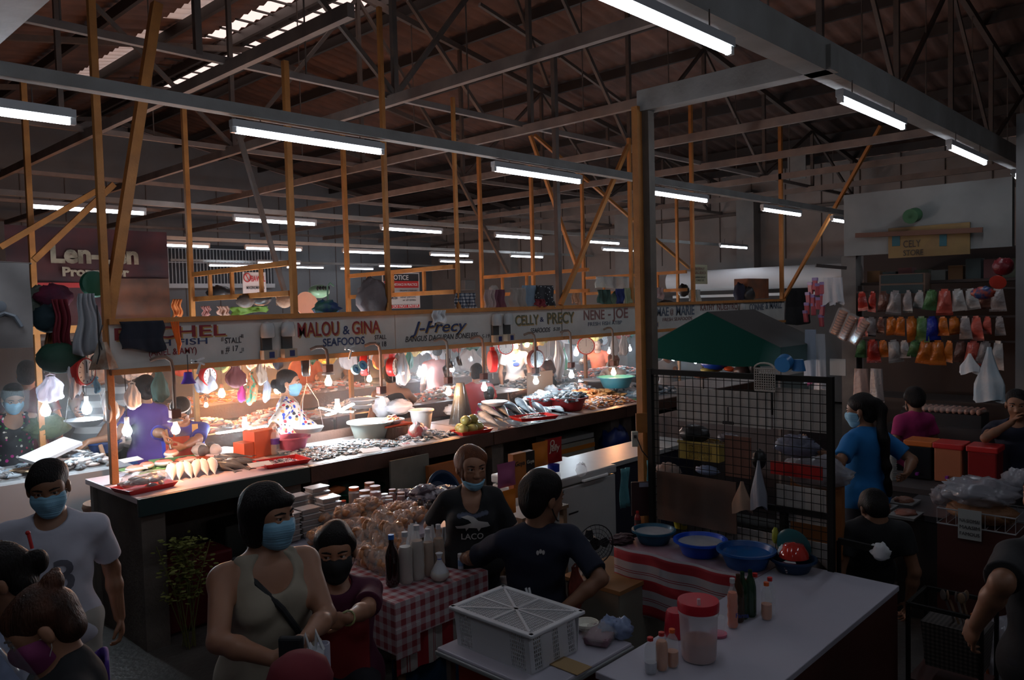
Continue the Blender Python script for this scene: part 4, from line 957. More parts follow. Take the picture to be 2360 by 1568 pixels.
for i, (px, py, r_, lab) in enumerate(((1252, 945, .19, 'red basin of squid, leftmost of the three at the counter edge'), (1308, 945, .23, 'big dark red basin of grey fish, nearest the edge'), (1322, 922, .2, 'red basin of grey fish behind the big one'))):
    p = P(px, py, z=CZ); t = basin(p, r_, .15, lab, M('dark_red_plastic', (.35, .02, .02), .35), fill=.8)
    t['group'] = 'red basins of fish'
    heap('fish_heap', 'grey slim fish filling the '+('left red basin', 'big front red basin', 'rear red basin')[i], 'fish', ((p.x-r_*.8, p.x+r_*.8), (p.y-r_*.8, p.y+r_*.8)), CZ+.12, .07, .17, [darkf, silver, palef], 90, seed=30+i, flat=.25)
basin(P(672, 1040, z=CZ), .155, .13, 'pink basin behind the water bottle', M('pink_plastic', (.62, .14, .22), .4))
basin(P(580, 1046, z=CZ), .085, .06, 'small steel bowl left of the orange box', alu, 'bowl', name='bowl')
basin(P(856, 1012, z=CZ), .21, .17, 'large grey plastic basin on the counter, vendor side', M('grey_green_plastic', (.28, .30, .26), .5), inner=M('murky_water', (.10, .09, .08), .1), fill=.6)
for k in range(2): tt = basin(P(848, 962, z=CZ+.02*k) + Vector((0, .1, .10+.05*k)), .16, .05, ('lower', 'upper')[k]+' of the two stacked steel basins over the grey basin', alu, 'basin', name='steel_basin')
basin(P(1140, 935, z=1.25), .13, .045, 'round steel weighing pan above the milkfish', alu, 'pan', name='weighing_pan')
basin(P(1420, 893, z=1.2), .23, .14, 'teal basin held over the counter near the main post', M('teal_plastic', (.05, .30, .38), .4))
basin(P(1375, 880, z=1.17), .2, .035, 'wide steel tray left of the teal basin', alu, 'tray', name='steel_tray')
# ---- boxes, pails, bottles on the counter
p = P(600, 1050, z=CZ)
t = thing('orange_box', 'open orange wooden box behind the water bottle', 'box', p, R(8)); ob_ = M('orange_box_paint', (.70, .13, .05), .5)
MB().box((0, .0, .11), (.22, .16, .22), taper=1).build('box', ob_, t, bevel=.004); MB().box((-.16, 0, .07), (.1, .15, .14)).build('side_box', ob_, t, bevel=.004)
def bottle(loc, r, h_, lab, glass, cap, liquid=None, lvl=.6, cat='bottle', grp=None, neck=.3, nr=.42, capm=None, wavy=0, lab_m=None, name='bottle'):
    t = thing(name, lab, cat, loc, group=grp); b_ = []
    bz = h_*(1-neck)
    b_ = [(0, .003), (r*.8, 0), (r, .012)]+[(r*(1-wavy*.5+wavy*.5*math.cos(i*2.1)), .012+(bz-.02)*i/9) for i in range(1, 9)]+[(r*.96, bz), (r*.75, bz+h_*neck*.28), (r*nr, bz+h_*neck*.55), (r*nr, h_*.93), (0, h_*.93)]
    MB().lathe(b_, 18).build('body', glass, t, smooth=True, ang=60)
    if cap: MB().lathe([(r*nr*1.15, h_*.91), (r*nr*1.15, h_), (0, h_)], 14).build('cap', cap, t, smooth=True)
    if liquid:
        pr_ = [(0, .006)]+[(q_*.93, min(z_+.004, h_*lvl)) for q_, z_ in b_[1:-1] if z_ < h_*lvl]; z1, z2 = [q_ for q_ in b_[1:-1] if q_[1] < h_*lvl][-1], ([q_ for q_ in b_[1:-1] if q_[1] >= h_*lvl] or [b_[-2]])[0]
        u_ = (h_*lvl-z1[1])/max(z2[1]-z1[1], 1e-6); pr_ += [((z1[0]+(z2[0]-z1[0])*u_)*.93, h_*lvl), (0, h_*lvl)]
        MB().lathe(pr_, 18).build('liquid', liquid, t, smooth=True, ang=50)
    if lab_m: MB().lathe([(r*1.015, h_*.38), (r*1.015, h_*.58)], 18).build('paper_label', lab_m, t)
    return t
petm = M('clear_bottle_plastic', (.85, .9, .92), .08, alpha=.22); glassm = petm
bottle(P(635, 1048, z=CZ), .04, .24, 'clear water bottle with a purple band before the orange box', petm, white, M('water', (.75, .8, .85), .05, alpha=.3), .8, lab_m=M('purple_label', (.12, .05, .35), .4))
t = basin(P(972, 990, z=CZ), .12, .2, 'white plastic pail right of the prawns', M('white_pail', (.7, .68, .66), .4, alpha=.9), 'pail', inner=None, name='pail')
t = thing('chopping_block', 'round tree stump chopping block carrying the orange board', 'block', P(905, 1008, z=CZ))
MB().lathe([(.15, 0), (.145, .11), (0, .11)], 24).build('stump', M('stump_bark', (.10, .06, .04), .8, bump=.8, bs=25, stretch=(3, 3, .3)), t, smooth=True)
q = P(905, 1008, z=CZ)
tag(MB().box((0, 0, .01), (.32, .22, .02)).build('cutting_board', M('orange_plastic', (.7, .10, .02), .4), loc=(q.x, q.y, CZ+.112), bevel=.005), 'orange board on the stump under the steel tray of prawns', 'board')
tt = basin(Vector((q.x, q.y, CZ+.134)), .11, .04, 'steel bowl of prawns on the orange board', alu, 'bowl', name='bowl')
heap('prawns', 'pink prawns in the steel bowl on the stump', 'prawns', ((q.x-.09, q.x+.09), (q.y-.08, q.y+.08)), CZ+.15, .05, .06, [pinkf, orangef], 50, seed=41)
tag(blob((0, 0, .07), (.085, .07, .075), .25, seed=7).build('plastic_bag', M('red_white_bag', (.75, .18, .18), .4, col2=(.8, .7, .7), ns=14, hard=.8), loc=P(963, 1012, z=CZ), smooth=True, ang=180), 'crumpled red and white striped plastic bag by the white pail', 'bag')
tag(blob((0, 0, .11), (.10, .09, .11), .3, seed=4).build('plastic_bag', milky, loc=P(900, 985, z=CZ)+Vector((0, .12, .08)), smooth=True, ang=180), 'milky bag bunched behind the prawn bowl', 'bag')
tag(blob((0, 0, .09), (.15, .09, .08), .3, seed=14).build('plastic_bag', milky, loc=P(950, 985, z=CZ)+Vector((0, .2, .1)), smooth=True, ang=180), 'milky bag lying over the white pail', 'bag')
tag(blob((0, 0, .05), (.12, .08, .06), .3, seed=5).build('plastic_bag', bagw, loc=P(1045, 955, z=CZ), smooth=True, ang=180), 'white bag lying left of the tall dark bag roll', 'bag')
t = thing('bag_roll', 'tall bunch of dark clear bags hanging above the mangoes', 'bags', P(1087, 985, z=CZ)+Vector((0, .15, 0)))
for k in range(4): MB().grid(lambda u, v: ((.03+.07*(1-v))*math.cos(u*6.28+k*1.5)*(1+.15*math.sin(u*31+k)), (.03+.05*(1-v))*math.sin(u*6.28+k)*(1+.15*math.cos(u*25+k)), .02+.42*v), 24, 6).build('bag_sheet', M('smoky_film', (.10, .13, .15), .2, alpha=.35), t, smooth=True)
t = thing('pitcher', 'clear plastic pail stuffed with bags between the red basins', 'pail', P(1271, 925, z=CZ))
MB().lathe([(0, 0), (.075, 0), (.09, .17), (.086, .17), (.072, .006)], 20).build('pail_body', M('clear_pail', (.7, .75, .8), .2, alpha=.5), t, smooth=True)
blob((0, 0, .14), (.075, .075, .06), .3, seed=6).build('bag_bunch', bagw, t, smooth=True, ang=180)
for i, (px, py, c) in enumerate(((1294, 915, .3), (1308, 917, .5), (1320, 915, .4))): bottle(P(px, py, z=CZ), .028, .18, ('smoky', 'amber', 'clear')[i]+' small bottle standing between the pail and the pink figure', petm, None, M('amber_liquid', (.25, .14, .05), .2, alpha=.8) if i == 1 else None, .5, grp='small bottles on the counter')
t = thing('figurine', 'pinkish white rounded plastic pitcher beside the orange fillets', 'pitcher', P(1337, 922, z=CZ))
MB().lathe([(0, 0), (.06, 0), (.075, .06), (.05, .12), (.035, .15), (.045, .18), (.03, .21), (0, .215)], 18).build('pitcher_body', M('pinkish_plastic', (.75, .5, .48), .4), t, smooth=True)
t = tag(MB().box((0, 0, .16), (.5, .02, .32)).build('cardboard_panel', M('cardboard', (.36, .30, .24), .8), loc=P(1285, 915, z=CZ)+Vector((0, .3, 0))), 'grey cardboard panel behind the clear pail and bottles', 'panel')
t = basin(P(1245, 905, z=CZ)+Vector((.2, .3, .1)), .085, .13, 'small white bucket with red rim behind the clear pail', M('white_pail'), 'pail', name='pail')
# ================================================================ lamps over the fish
warm = M('warm_bulb', (1, .8, .6), .4, emit=BULB_E*3.2, ecol=(1, .42, .17)); cool = M('cool_bulb', (1, 1, 1), .4, emit=BULB_E*2.3, ecol=(.72, .88, 1))
sockm = M('brown_lamp_socket', (.16, .05, .035), .5)
def bulb_parts(t, mat, z=0, r=.032):
    MB().lathe([(0, z-r), (r*.7, z-r*.75), (r, z), (r*.85, z+r*.6), (r*.45, z+r*1.5), (r*.4, z+r*2), (0, z+r*2)], 12).build('bulb', mat, t, smooth=True)
def pendant(px, py, warmq, lab, ytop=None, y=5.9):
    p = P(px, py, y=y); t = thing('pendant_lamp', lab, 'lamp', p, 0, 'lamps hanging from hooked pipes')
    bulb_parts(t, warm if warmq else cool)
    MB().lathe([(.02, .065), (.055, .068), (.055, .074), (.02, .09)], 16).build('reflector', alu, t, smooth=True)
    MB().box((0, 0, .125), (.075, .06, .065)).build('socket_box', sockm, t, bevel=.006)
    zt = 1.92-p.z+.02
    MB().tube([(0, 0, .15), (0, 0, zt-.06), (-.012, 0, zt), (-.05, 0, zt+.03), (-.11, .0, zt+.03), (-.15, .03, zt+.01)], .014, 8).build('hooked_pipe', rust, t, smooth=True)
    return t
for px, py, wq, lab in ((405, 992, 1, 'lit warm lamp on a hooked pipe before the blue-shirted vendor'), (757, 882, 1, 'lit warm lamp on a hooked pipe behind the pregnant woman'),
        (880, 930, 0, 'lit white lamp on a hooked pipe over the steel basins'), (1034, 905, 1, 'lit warm lamp on a hooked pipe left of the milkfish'), (1116, 895, 0, 'lit bluish lamp on a hooked pipe over the milkfish'),
        (1235, 880, 0, 'lit bluish lamp on a hooked pipe over the bagged pail'), (1317, 866, 0, 'lit small white lamp on a hooked pipe right of the bottles'), (1414, 860, 1, 'lit warm lamp on a hooked pipe beside the main post')): pendant(px, py, wq, lab)
def hang(px, py, y, wq, lab, top=2.2, r=.032):
    y = snap(y) if y < 12 else y; top = 2.08 if y < 12 else top
    p = P(px, py, y=y); t = thing('hanging_bulb', lab, 'lamp', p, 0, 'bare bulbs hanging on wires')
    bulb_parts(t, warm if wq else cool, r=r); MB().lathe([(.018, r*1.6), (.018, r*1.6+.05), (0, r*1.6+.055)], 10).build('socket', white if not wq else sockm, t, smooth=True)
    MB().tube([(0, 0, r*1.6+.05), (.004, .0, (top-p.z)*.5), (0, 0, max(top-p.z, .15))], .003, 5).build('wire', black, t)
for a in ((105, 949, 7.6, 0, 'white bulb over the side counter near the floral apron', 2.2, .04), (200, 945, 7.6, 0, 'white bulb over the side counter before the striped shirt', 2.2, .04), (293, 995, 6.2, 0, 'white bulb just right of the leftmost sign post', 1.9, .035),
        (343, 925, 8.0, 0, 'tiny white bulb at the shoulder of the purple back', 2.2, .02), (475, 935, 8.4, 1, 'small warm bulb right of the blue-shirted vendor', 2.2, .022), (511, 909, 8.4, 1, 'warm bulb before the striped shopping bag', 2.2, .04),
        (742, 805, 9.5, 1, 'small warm bulb high, behind the second sign', 2.2, .03), (851, 875, 8.4, 1, 'warm bulb by the red scale', 2.2, .035), (985, 862, 9.6, 0, 'very bright white bulb right of the green net bag', 2.2, .06), (968, 862, 9.9, 0, 'very bright white bulb left of the pink shirt', 2.2, .05),
        (1042, 852, 8.6, 0, 'white bulb among the black pans', 2.2, .035), (1190, 800, 9.6, 1, 'warm bulb in the upper middle, left of its twin', 2.2, .035), (1214, 795, 9.0, 1, 'warm bulb in the upper middle, right of its twin', 2.2, .045), (1174, 802, 9.8, 0, 'white bulb in the upper middle by the dial scale', 2.2, .035),
        (1184, 826, 9.6, 0, 'white light over the printed white shirt', 2.2, .03), (1328, 815, 10.4, 0, 'white bulb in the background left of the orange shirt', 2.2, .05), (1452, 806, 8.4, 0, 'white bulb left of the main post, high', 2.2, .03), (1404, 812, 8.6, 0, 'white bulb above the arms with the steel tray', 2.2, .03),
        (1551, 836, 8.6, 0, 'white bulb under the canopy, left of the pair', 2.2, .035), (1603, 835, 9.2, 0, 'white bulb under the canopy, right of the pair', 2.2, .035), (1340, 776, 10.2, 0, 'white bulb just under the sign edge', 2.2, .03), (700, 790, 12.4, 1, 'warm bulb lighting the orange shirt', 2.2, .05),
        (600, 840, 12.4, 1, 'warm bulb behind the striped shopping bag', 2.2, .05), (450, 860, 12.4, 1, 'warm bulb at far left behind the first sign', 2.2, .05), (560, 880, 9.6, 1, 'warm bulb behind the beige sack', 2.2, .05), (640, 900, 9.6, 1, 'warm bulb hidden behind the pregnant woman', 2.2, .05), (930, 870, 11.8, 1, 'warm bulb over the far counter, middle', 2.2, .05), (1085, 830, 12.2, 0, 'white bulb behind the red shirt', 2.2, .05), (1260, 840, 11.0, 0, 'white bulb behind the hanging white bags', 2.2, .05)): hang(*a)
# rechargeable light panels lying lit among the fish
def flatlamp(px, py, y, lab, arms):
    p = P(px, py, y=y); t = thing('folding_lamp', lab, 'lamp', p)
    for a, L in arms:
        d = Vector((math.cos(R(a)), 0, math.sin(R(a))*.7)); o = d*L
        MB().bar(d*.03, d*L, .045, .012).build('light_blade', cool, t)
    MB().lathe([(.02, 0), (.03, .05), (.02, .08), (.02, .12)], 12).build('lamp_neck', white, t, smooth=True)
flatlamp(778, 950, 6.1, 'folding lamp with three bright white blades behind the grey basin', ((155, .2), (25, .19), (-170, .12), (-8, .16)))
flatlamp(565, 990, 7.0, 'bright flat white lamp over the fish left of the orange box', ((180, .28), (0, .24)))
# ================================================================ things hanging under the signs and lying on top
def scale(px, py, y, lab, col=red, r=.085, rz=0, pan=False, face=None):
    """spring dial scale: drum, dial, needle, hook, and a pan on wires; the dial looks along -y turned by rz"""
    y = snap(y); p = P(px, py, y=y); t = thing('hanging_scale', lab, 'scale', p, R(rz), 'dial scales hanging under the signs')
    T = Matrix.Rotation(R(90), 3, 'X')
    MB().lathe([(r*.9, -.035), (r, -.025), (r, .028), (r*.93, .036), (r*.93, .03), (0, .03)], 24, T=T).build('drum', col, t, smooth=True)
    MB().lathe([(0, .032), (r*.88, .032), (r*.88, .033)], 24, T=T).build('dial', face or M('dial_white', (.65, .66, .66), .4), t)
    nm = MB()
    for k in range(12): a = k*math.pi/6; nm.box((r*.72*math.sin(a), -.0345, r*.72*math.cos(a)), (.004, .002, .014), M_=Matrix.Rotation(a, 4, 'Y'))
    nm.build('dial_marks', ink, t); MB().bar((0, -.036, -.01), (0, -.036, r*.7), .004).build('needle', ink, t)
    MB().box((0, 0, r+.015), (.05, .04, .04)).build('neck', col, t)
    MB().tube([(0, 0, r+.03), (0, 0, max(2.07-p.z, r+.08))], .004, 5).build('hook_rod', steel, t)
    MB().tube([(0, 0, -r), (0, 0, -r-.04), (.012, 0, -r-.055), (0, 0, -r-.07)], .003, 5).build('bottom_hook', steel, t)
    if pan:
        w_ = MB(); zz = -r-.07-pan
        for k in range(3): a = k*2.09+.5; w_.tube([(0, 0, -r-.06), (.09*math.cos(a), .09*math.sin(a), (-r-.06+zz)/2+.06), (.13*math.cos(a), .13*math.sin(a), zz+.04)], .0025, 4)
        w_.build('pan_wires', alu, t); MB().lathe([(0, zz), (.11, zz+.005), (.135, zz+.045), (.13, zz+.045), (.105, zz+.01), (0, zz+.006)], 26).build('weighing_pan', alu, t, smooth=True)
blk = M('black_enamel', (.02, .02, .022), .4)
for a in ((190, 857, 5.95, 'blue-white dial scale with red drum at the left end of the signs', red, .10, 35), (1322, 783, 8.2, 'dial scale half hidden under the sign, left of the big round red scale', M('teal_plastic'), .10, -40), (1350, 797, 7.2, 'round red dial scale facing the viewer, left of the main post', red, .13, -44),
        (840, 842, 6.1, 'red dial scale seen from the side right of the warm bulb', red, .10, 48), (705, 842, 6.1, 'black dial scale seen from the side above the pregnant woman', blk, .10, 55, .42), (904, 846, 6.1, 'red dial scale beside the white bag, over the white bulb', red, .09, 30),
        (1135, 833, 6.2, 'red dial scale seen from the side left of the printed white shirt', red, .12, 60), (1165, 800, 7.0, 'red dial scale high in the middle facing the viewer', red, .10, -35), (1234, 828, 6.0, 'brownish red dial scale over the white lamp', M('dull_red_enamel', (.30, .07, .05), .4), .11, -10),
        (478, 868, 7.5, 'pinkish red dial scale behind the clip lamp at left', red, .09, 20), (1390, 785, 9.0, 'far small dial scale over the orange shirt', M('dull_red_enamel'), .1, -30)): scale(*a[:3], a[3], a[4], a[5], a[6], a[7] if len(a) > 7 else False)
def hbag(px, py0, py1, wpx, y, lab, mat, name='hanging_bag', cat='bag', squash=.45, neck=.25, seed=0, str_=True, full=.1):
    y = snap(y) if 5.5 < y else y; a, b = P(px, py0, y=y), P(px, py1, y=y); d = (a-Vector(CAM)).dot(Vector(fw)); wd = wpx*d/F; h_ = a.z-b.z
    t = thing(name, lab, cat, (a.x, y, b.z), R(-30)+seed*.3)
    def fn(u, v):
        th = u*2*math.pi; a_ = min(1, v/.12)**.5*.35+.65; k = a_*(1 if v < .55 else 1-(v-.55)/.45*(1-neck*1.3))
        wr = 1+.13*math.sin(th*3+seed+v*2.2)+.10*math.sin(th*7+seed*3-v*4)+.06*math.sin(th*13+seed+v*9); x_ = math.cos(th)*wd/2*k*wr
        return (x_+.04*wd*math.sin(v*7+seed), math.sin(th)*wd/2*squash*k*wr+.05*wd*math.sin(v*5+seed*2), v*h_*.9+.05*h_*math.sin(th*2+seed)*(1-v))
    o = MB().grid(fn, 44, 16).build('bag_body', mat, t, smooth=True, ang=180)
    if str_:
        for s in (-1, 1): MB().tube([(s*wd*neck*.55, 0, h_*.86), (s*wd*.2, 0, h_*.94), (0, 0, h_)], [.012, .008, .004], 5).build('handle', mat, t, smooth=True)
    if y > 5.5 and 2.08-b.z > h_: MB().tube([(0, 0, h_-.01), (0, 0, 2.08-b.z)], .003, 4).build('string', white, t)
    return t
tealnet = M('teal_net', (.02, .30, .22), .5, alpha=.8, bump=.5, bs=30)
woven = pattern('woven_orange_green_bag', 'cells', [(.45, .16, .06), (.04, .25, .14), (.5, .2, .08), (.1, .3, .2), (.55, .25, .15)], 28, stops=.75)
for a in ((115, 862, 925, 60, 7.2, 'lilac clear plastic bag of pouches at the left, above a white bulb', M('lilac_bag', (.50, .48, .60), .3, alpha=.7)), (166, 808, 915, 46, 6.0, 'tall milky plastic bag hanging left of the red dial scale', milky),
        (250, 893, 970, 62, 6.0, 'clear square plastic bag of water hanging on the leftmost post', M('water_bag', (.68, .74, .78), .15, alpha=.5)), (303, 880, 942, 34, 6.2, 'small knotted white bag right of the leftmost post', bagw),
        (222, 868, 905, 26, 6.0, 'blue surgical mask bag left of the leftmost post', M('blue_surgical_mask')), (470, 850, 905, 44, 7.5, 'pale blue bag behind the clip lamp', M('pale_blue_bag', (.50, .58, .72), .35, alpha=.85)),
        (541, 840, 892, 46, 7.0, 'dark maroon zigzag edged bag behind the first sign', M('maroon_cloth', (.10, .015, .02), .7)), (578, 855, 930, 40, 6.6, 'orange and green woven shopping bag', woven),
        (556, 885, 926, 22, 6.9, 'magenta cloth hanging beside the woven shopping bag', M('magenta_cloth', (.45, .02, .20), .7)), (600, 832, 885, 46, 7.2, 'beige sack hanging above a pale blue bag', M('beige_sack', (.40, .34, .28), .8, bump=.5)),
        (613, 868, 925, 30, 7.0, 'pale blue hanging bag left of the pregnant woman', M('pale_blue_bag')), (925, 808, 886, 32, 6.1, 'white translucent knotted bag beside the red scale', milky),
        (941, 805, 850, 32, 8.6, 'teal green net bag hanging in the middle', tealnet), (1010, 795, 835, 40, 9.0, 'white bag hanging behind the J-Precy sign edge', bagw), (1078, 800, 855, 60, 9.6, 'white bags hanging behind the black pans', bagw),
        (1285, 775, 880, 54, 8.2, 'large grey white shirt-like bag hanging in the middle', bagw), (1267, 820, 885, 30, 8.4, 'white bag hanging behind the bright lamp, left of the large one', bagw),
        (1415, 770, 818, 22, 7.4, 'left one of two white bags left of the main post', bagw), (1436, 770, 818, 26, 7.4, 'right one of two white bags left of the main post', bagw),
        (800, 800, 850, 44, 7.0, 'clear bag hanging behind the blue tape rolls', milky), (870, 800, 850, 30, 8.6, 'orange round bag hanging behind the red scale', M('orange_bag', (.6, .2, .08), .5)),
        (640, 800, 850, 30, 7.6, 'dark cloth bag behind the hanging sack', M('dark_cloth', (.02, .02, .03), .8)), (1300, 800, 850, 26, 9.4, 'green cloth hanging behind the round red scale', M('green_cloth', (.05, .25, .15), .7)),
        (365, 850, 925, 34, 6.6, 'dark green long cloth hanging behind the first sign', M('dark_green_cloth', (.02, .05, .04), .8))): hbag(*a, seed=a[0] % 7)
def cloth(px0, py0, px1, py1, y, lab, mat, name='cloth', cat='cloth', fold=.025, taper=0, seed=1.):
    a, b = P(px0, py0, y=y), P(px1, py1, y=y); c = (a+b)/2; w_, h_ = abs(b.x-a.x), abs(a.z-b.z)
    o = MB().grid(lambda u, v: ((u-.5)*w_*(1-taper*v)+.01*math.sin(v*9+seed), fold*math.sin(u*11+seed+v*2)*(1.1-v)+fold*.5*math.sin(u*23+seed*2), (v-.5)*h_+.02*math.sin(u*5+seed)*(1-v)), 26, 12).build(name, mat, loc=c, smooth=True, ang=180, thick=.006)
    return tag(o, lab, cat)
dnavy = M('dark_navy_cloth', (.008, .011, .022), .85)
cloth(277, 742, 380, 805, 5.93, 'dark navy cloth draped over the RACHEL lettering', dnavy, fold=.01)
cloth(120, 690, 168, 815, 6.1, 'dark red cloth hanging among the bundle at left', M('dark_red_cloth', (.16, .01, .02), .8, bump=.4, bs=12), fold=.04, seed=2)
cloth(160, 677, 245, 812, 5.98, 'grey white apron hanging left of the first sign', M('grey_apron', (.34, .35, .37), .7, bump=.4, bs=8, col2=(.28, .29, .31), ns=5), fold=.03, taper=.55, seed=3)
cloth(100, 700, 132, 800, 6.3, 'orange and blue cloth hanging behind the red one', M('dull_orange_cloth', (.25, .10, .03), .8), fold=.03, seed=4)
for a in ((95, 700, 6.4, .13, .10, .12, 'grey green bundle of cloth on the left rail', M('grey_green_cloth', (.10, .12, .10), .85, bump=.5)), (125, 685, 6.3, .12, .1, .09, 'magenta and red bundle on the left rail', M('magenta_red_cloth', (.16, .01, .04), .85, col2=(.04, .01, .03), ns=6, bump=.5)),
        (112, 735, 6.2, .1, .08, .1, 'dark teal bundle below the magenta one', M('dark_teal_cloth', (.01, .03, .04), .85)), (860, 690, 6.1, .17, .12, .19, 'large grey brown heap of cloth on the sign behind the helmet', M('grey_brown_cloth', (.15, .12, .12), .85, bump=.8, bs=9)),
        (1138, 668, 6.2, .06, .05, .05, 'small beige cloth ball above the pink towel', M('beige_cloth', (.3, .25, .22), .85)), (1420, 692, 6.5, .10, .08, .11, 'dark green black bundle on the sign beside the main post', M('dark_green_cloth')),
        (1575, 670, 6.6, .09, .09, .1, 'black bundle on the sign right of the main post', blk), (1535, 700, 6.4, .17, .09, .05, 'dark flat bundle right of the main post', blk), (1705, 675, 6.4, .12, .1, .16, 'dark round bag on the far sign', M('dark_blue_cloth', (.012, .012, .03), .85)), (1725, 680, 6.3, .12, .1, .14, 'black round bag left of the brown carton', blk),
        (505, 675, 7.6, .12, .1, .07, 'black foil bundle on the first stall top', blk), (600, 690, 7.0, .10, .08, .06, 'dark bundle under the warning sign', blk), (655, 693, 6.6, .07, .07, .07, 'beige brown paper bundle left of the second sign post', M('brown_paper', (.28, .17, .11), .85, bump=.4)),
        (565, 695, 6.8, .08, .07, .06, 'dark twigs bundle under the warning sign', steel)):
    tag(blob((0, 0, 0), a[3:6], .18, seed=a[0] % 5).build('cloth_bundle', a[7], loc=P(a[0], a[1], y=a[2]), smooth=True, ang=180), a[6], 'bundle')
polka = pattern('polka_dot_cloth', 'cells', [(.02, .02, .025), (.55, .55, .55), (.5, .5, .5), (.6, .6, .6)], 34, stops=.42)
checkb = pattern('checked_bag_cloth', 'gingham', [(.45, .42, .40), (.10, .12, .16), (.02, .025, .04)], 30)
for a in ((1115, 668, 1142, 714, 6.02, 'pale pink towel hung over the sign', M('pale_pink_towel', (.38, .28, .26), .9, bump=.5)), (1128, 668, 1162, 714, 6.08, 'maroon towel beside the pale pink one', M('maroon_towel', (.12, .04, .06), .9)),
        (1177, 664, 1212, 712, 6.02, 'beige grey towel hung over the sign', M('beige_cloth')), (1203, 658, 1240, 710, 6.04, 'pale blue towel hung over the sign', M('blue_towel', (.22, .29, .36), .9, bump=.5)), (1237, 658, 1276, 706, 5.98, 'black cloth with white dots hung over the sign', polka),
        (1232, 690, 1258, 706, 5.95, 'small dark red cloth under the dotted one', M('dark_red_cloth')), (1420, 666, 1438, 702, 6.0, 'dark blue striped towel beside the main post', M('dark_blue_towel', (.02, .03, .12), .9)), (1438, 664, 1462, 701, 6.02, 'greenish printed towel touching the main post', M('green_beige_towel', (.28, .28, .18), .9, col2=(.2, .24, .14), ns=12)),
        (1499, 663, 1530, 690, 6.3, 'pink and grey folded towels right of the main post', M('pink_grey_towel', (.36, .22, .20), .9, col2=(.25, .22, .24), ns=6)), (1050, 676, 1094, 715, 6.0, 'checked dark bag on the sign right of the notice', checkb),
        (995, 716, 1028, 745, 5.92, 'white rag hanging over the letters of J-Precy', M('white_rag', (.55, .56, .58), .8)), (395, 690, 420, 732, 7.7, 'orange green cloth at the right edge of the banner', M('orange_cloth', (.55, .16, .04), .8)), (465, 706, 485, 728, 7.6, 'pink cloth on the first stall top', M('pink_cloth', (.40, .18, .16), .8)),
        (500, 706, 530, 728, 7.6, 'pinkish beige cloth on the first stall top', M('pink_beige', (.42, .25, .19), .8)), (532, 708, 617, 722, 7.9, 'green flat box lid on the rear shelf', M('lime_green', (.12, .22, .03), .6)), (635, 672, 668, 700, 7.2, 'brown carton flap behind the warning sign', M('brown_paper')),
        (1375, 637, 1462, 666, 6.4, 'grey white plastic wrapped box on the sign left of the main post', M('grey_wrap', (.34, .33, .31), .5, bump=.5)), (1376, 668, 1410, 700, 6.2, 'dark green black cloth box on the sign', M('dark_green_cloth')), (1808, 665, 1870, 745, 6.6, 'dark jacket hanging at the right end of the signs', M('dark_grey_cloth', (.05, .05, .055), .85)),
        (1590, 668, 1612, 694, 6.3, 'striped board stack right of the small yellow notice', M('grey_board', (.3, .3, .28), .7)), (1320, 672, 1334, 700, 7.4, 'patterned carton behind the rails left of the main post', M('brown_paper'))):
    cloth(*a, seed=a[0] % 6)
def cbox(px0, py0, px1, py1, y, dep, lab, mat, name='carton', cat='box', **k):
    a, b = P(px0, py0, y=y), P(px1, py1, y=y)
    o = MB().box((0, dep/2, 0), (abs(b.x-a.x), dep, abs(a.z-b.z))).build(name, mat, loc=((a.x+b.x)/2, y, (a.z+b.z)/2), bevel=.004)
    return tag(o, lab, cat)
cbox(1723, 642, 1772, 688, 6.3, .25, 'dark brown carton with red side on the far sign', M('dark_carton', (.10, .05, .035), .8, col2=(.25, .08, .03), ns=5))
cbox(1072, 646, 1096, 668, 7.4, .08, 'small framed dark panel behind the rails right of the notice', M('dark_panel', (.07, .07, .07), .4), 'framed_panel', 'panel')
cbox(1610, 695, 1640, 700, 6.1, .1, 'small yellow item on the far sign', M('yellow_plastic', (.5, .4, .08), .5))
# helmet, fan head, tape rolls, clip lamps
p = P(735, 672, y=6.6); t = thing('helmet', 'mint green bicycle helmet on the stall top', 'helmet', p)
blob((0, 0, 0), (.11, .085, .065), .04, seed=1).build('shell', M('mint_plastic', (.22, .40, .25), .4), t, smooth=True, ang=180)
for k in range(-2, 3): MB().ell((k*.03, -.075, .028), (.009, .02, .022)).build('vent', black, t, smooth=True)
p = P(703, 703, y=6.6); tag(MB().lathe([(0, 0), (.09, .01), (.12, .03), (.12, .04), (0, .03)], 24, T=Matrix.Rotation(R(80), 3, 'X')).build('reflector_pan', M('copper_foil', (.7, .32, .2), .2, .8, bump=.5, bs=12), loc=p, smooth=True), 'shiny copper coloured round pan behind the second sign post', 'pan')
t = thing('plastic_bag', 'green and blue printed bag hooked on the rail by the helmet', 'bag', P(752, 712, y=6.05)); blob((0, 0, 0), (.13, .07, .075), .25, seed=9).build('bag_body', M('green_blue_print', (.04, .14, .11), .4, col2=(.02, .05, .16), ns=10, hard=.7), t, smooth=True, ang=180)
MB().tube([(.02, 0, .04), (.02, 0, .2), (.05, 0, .23), (.09, 0, .2)], .008, 6).build('green_hook', M('mint_plastic'), t)
for px, py, lab in ((820, 852, 'lower blue tape roll hanging before the clear bag'), (835, 843, 'upper blue tape roll hanging before the clear bag')):
    tag(MB().lathe([(.022, -.015), (.045, -.015), (.045, .015), (.022, .015), (.022, -.015)], 20, T=Matrix.Rotation(R(70), 3, 'X')).build('tape_roll', M('blue_tape', (.15, .35, .5), .35), loc=P(px, py, y=5.95), smooth=True), lab, 'tape')
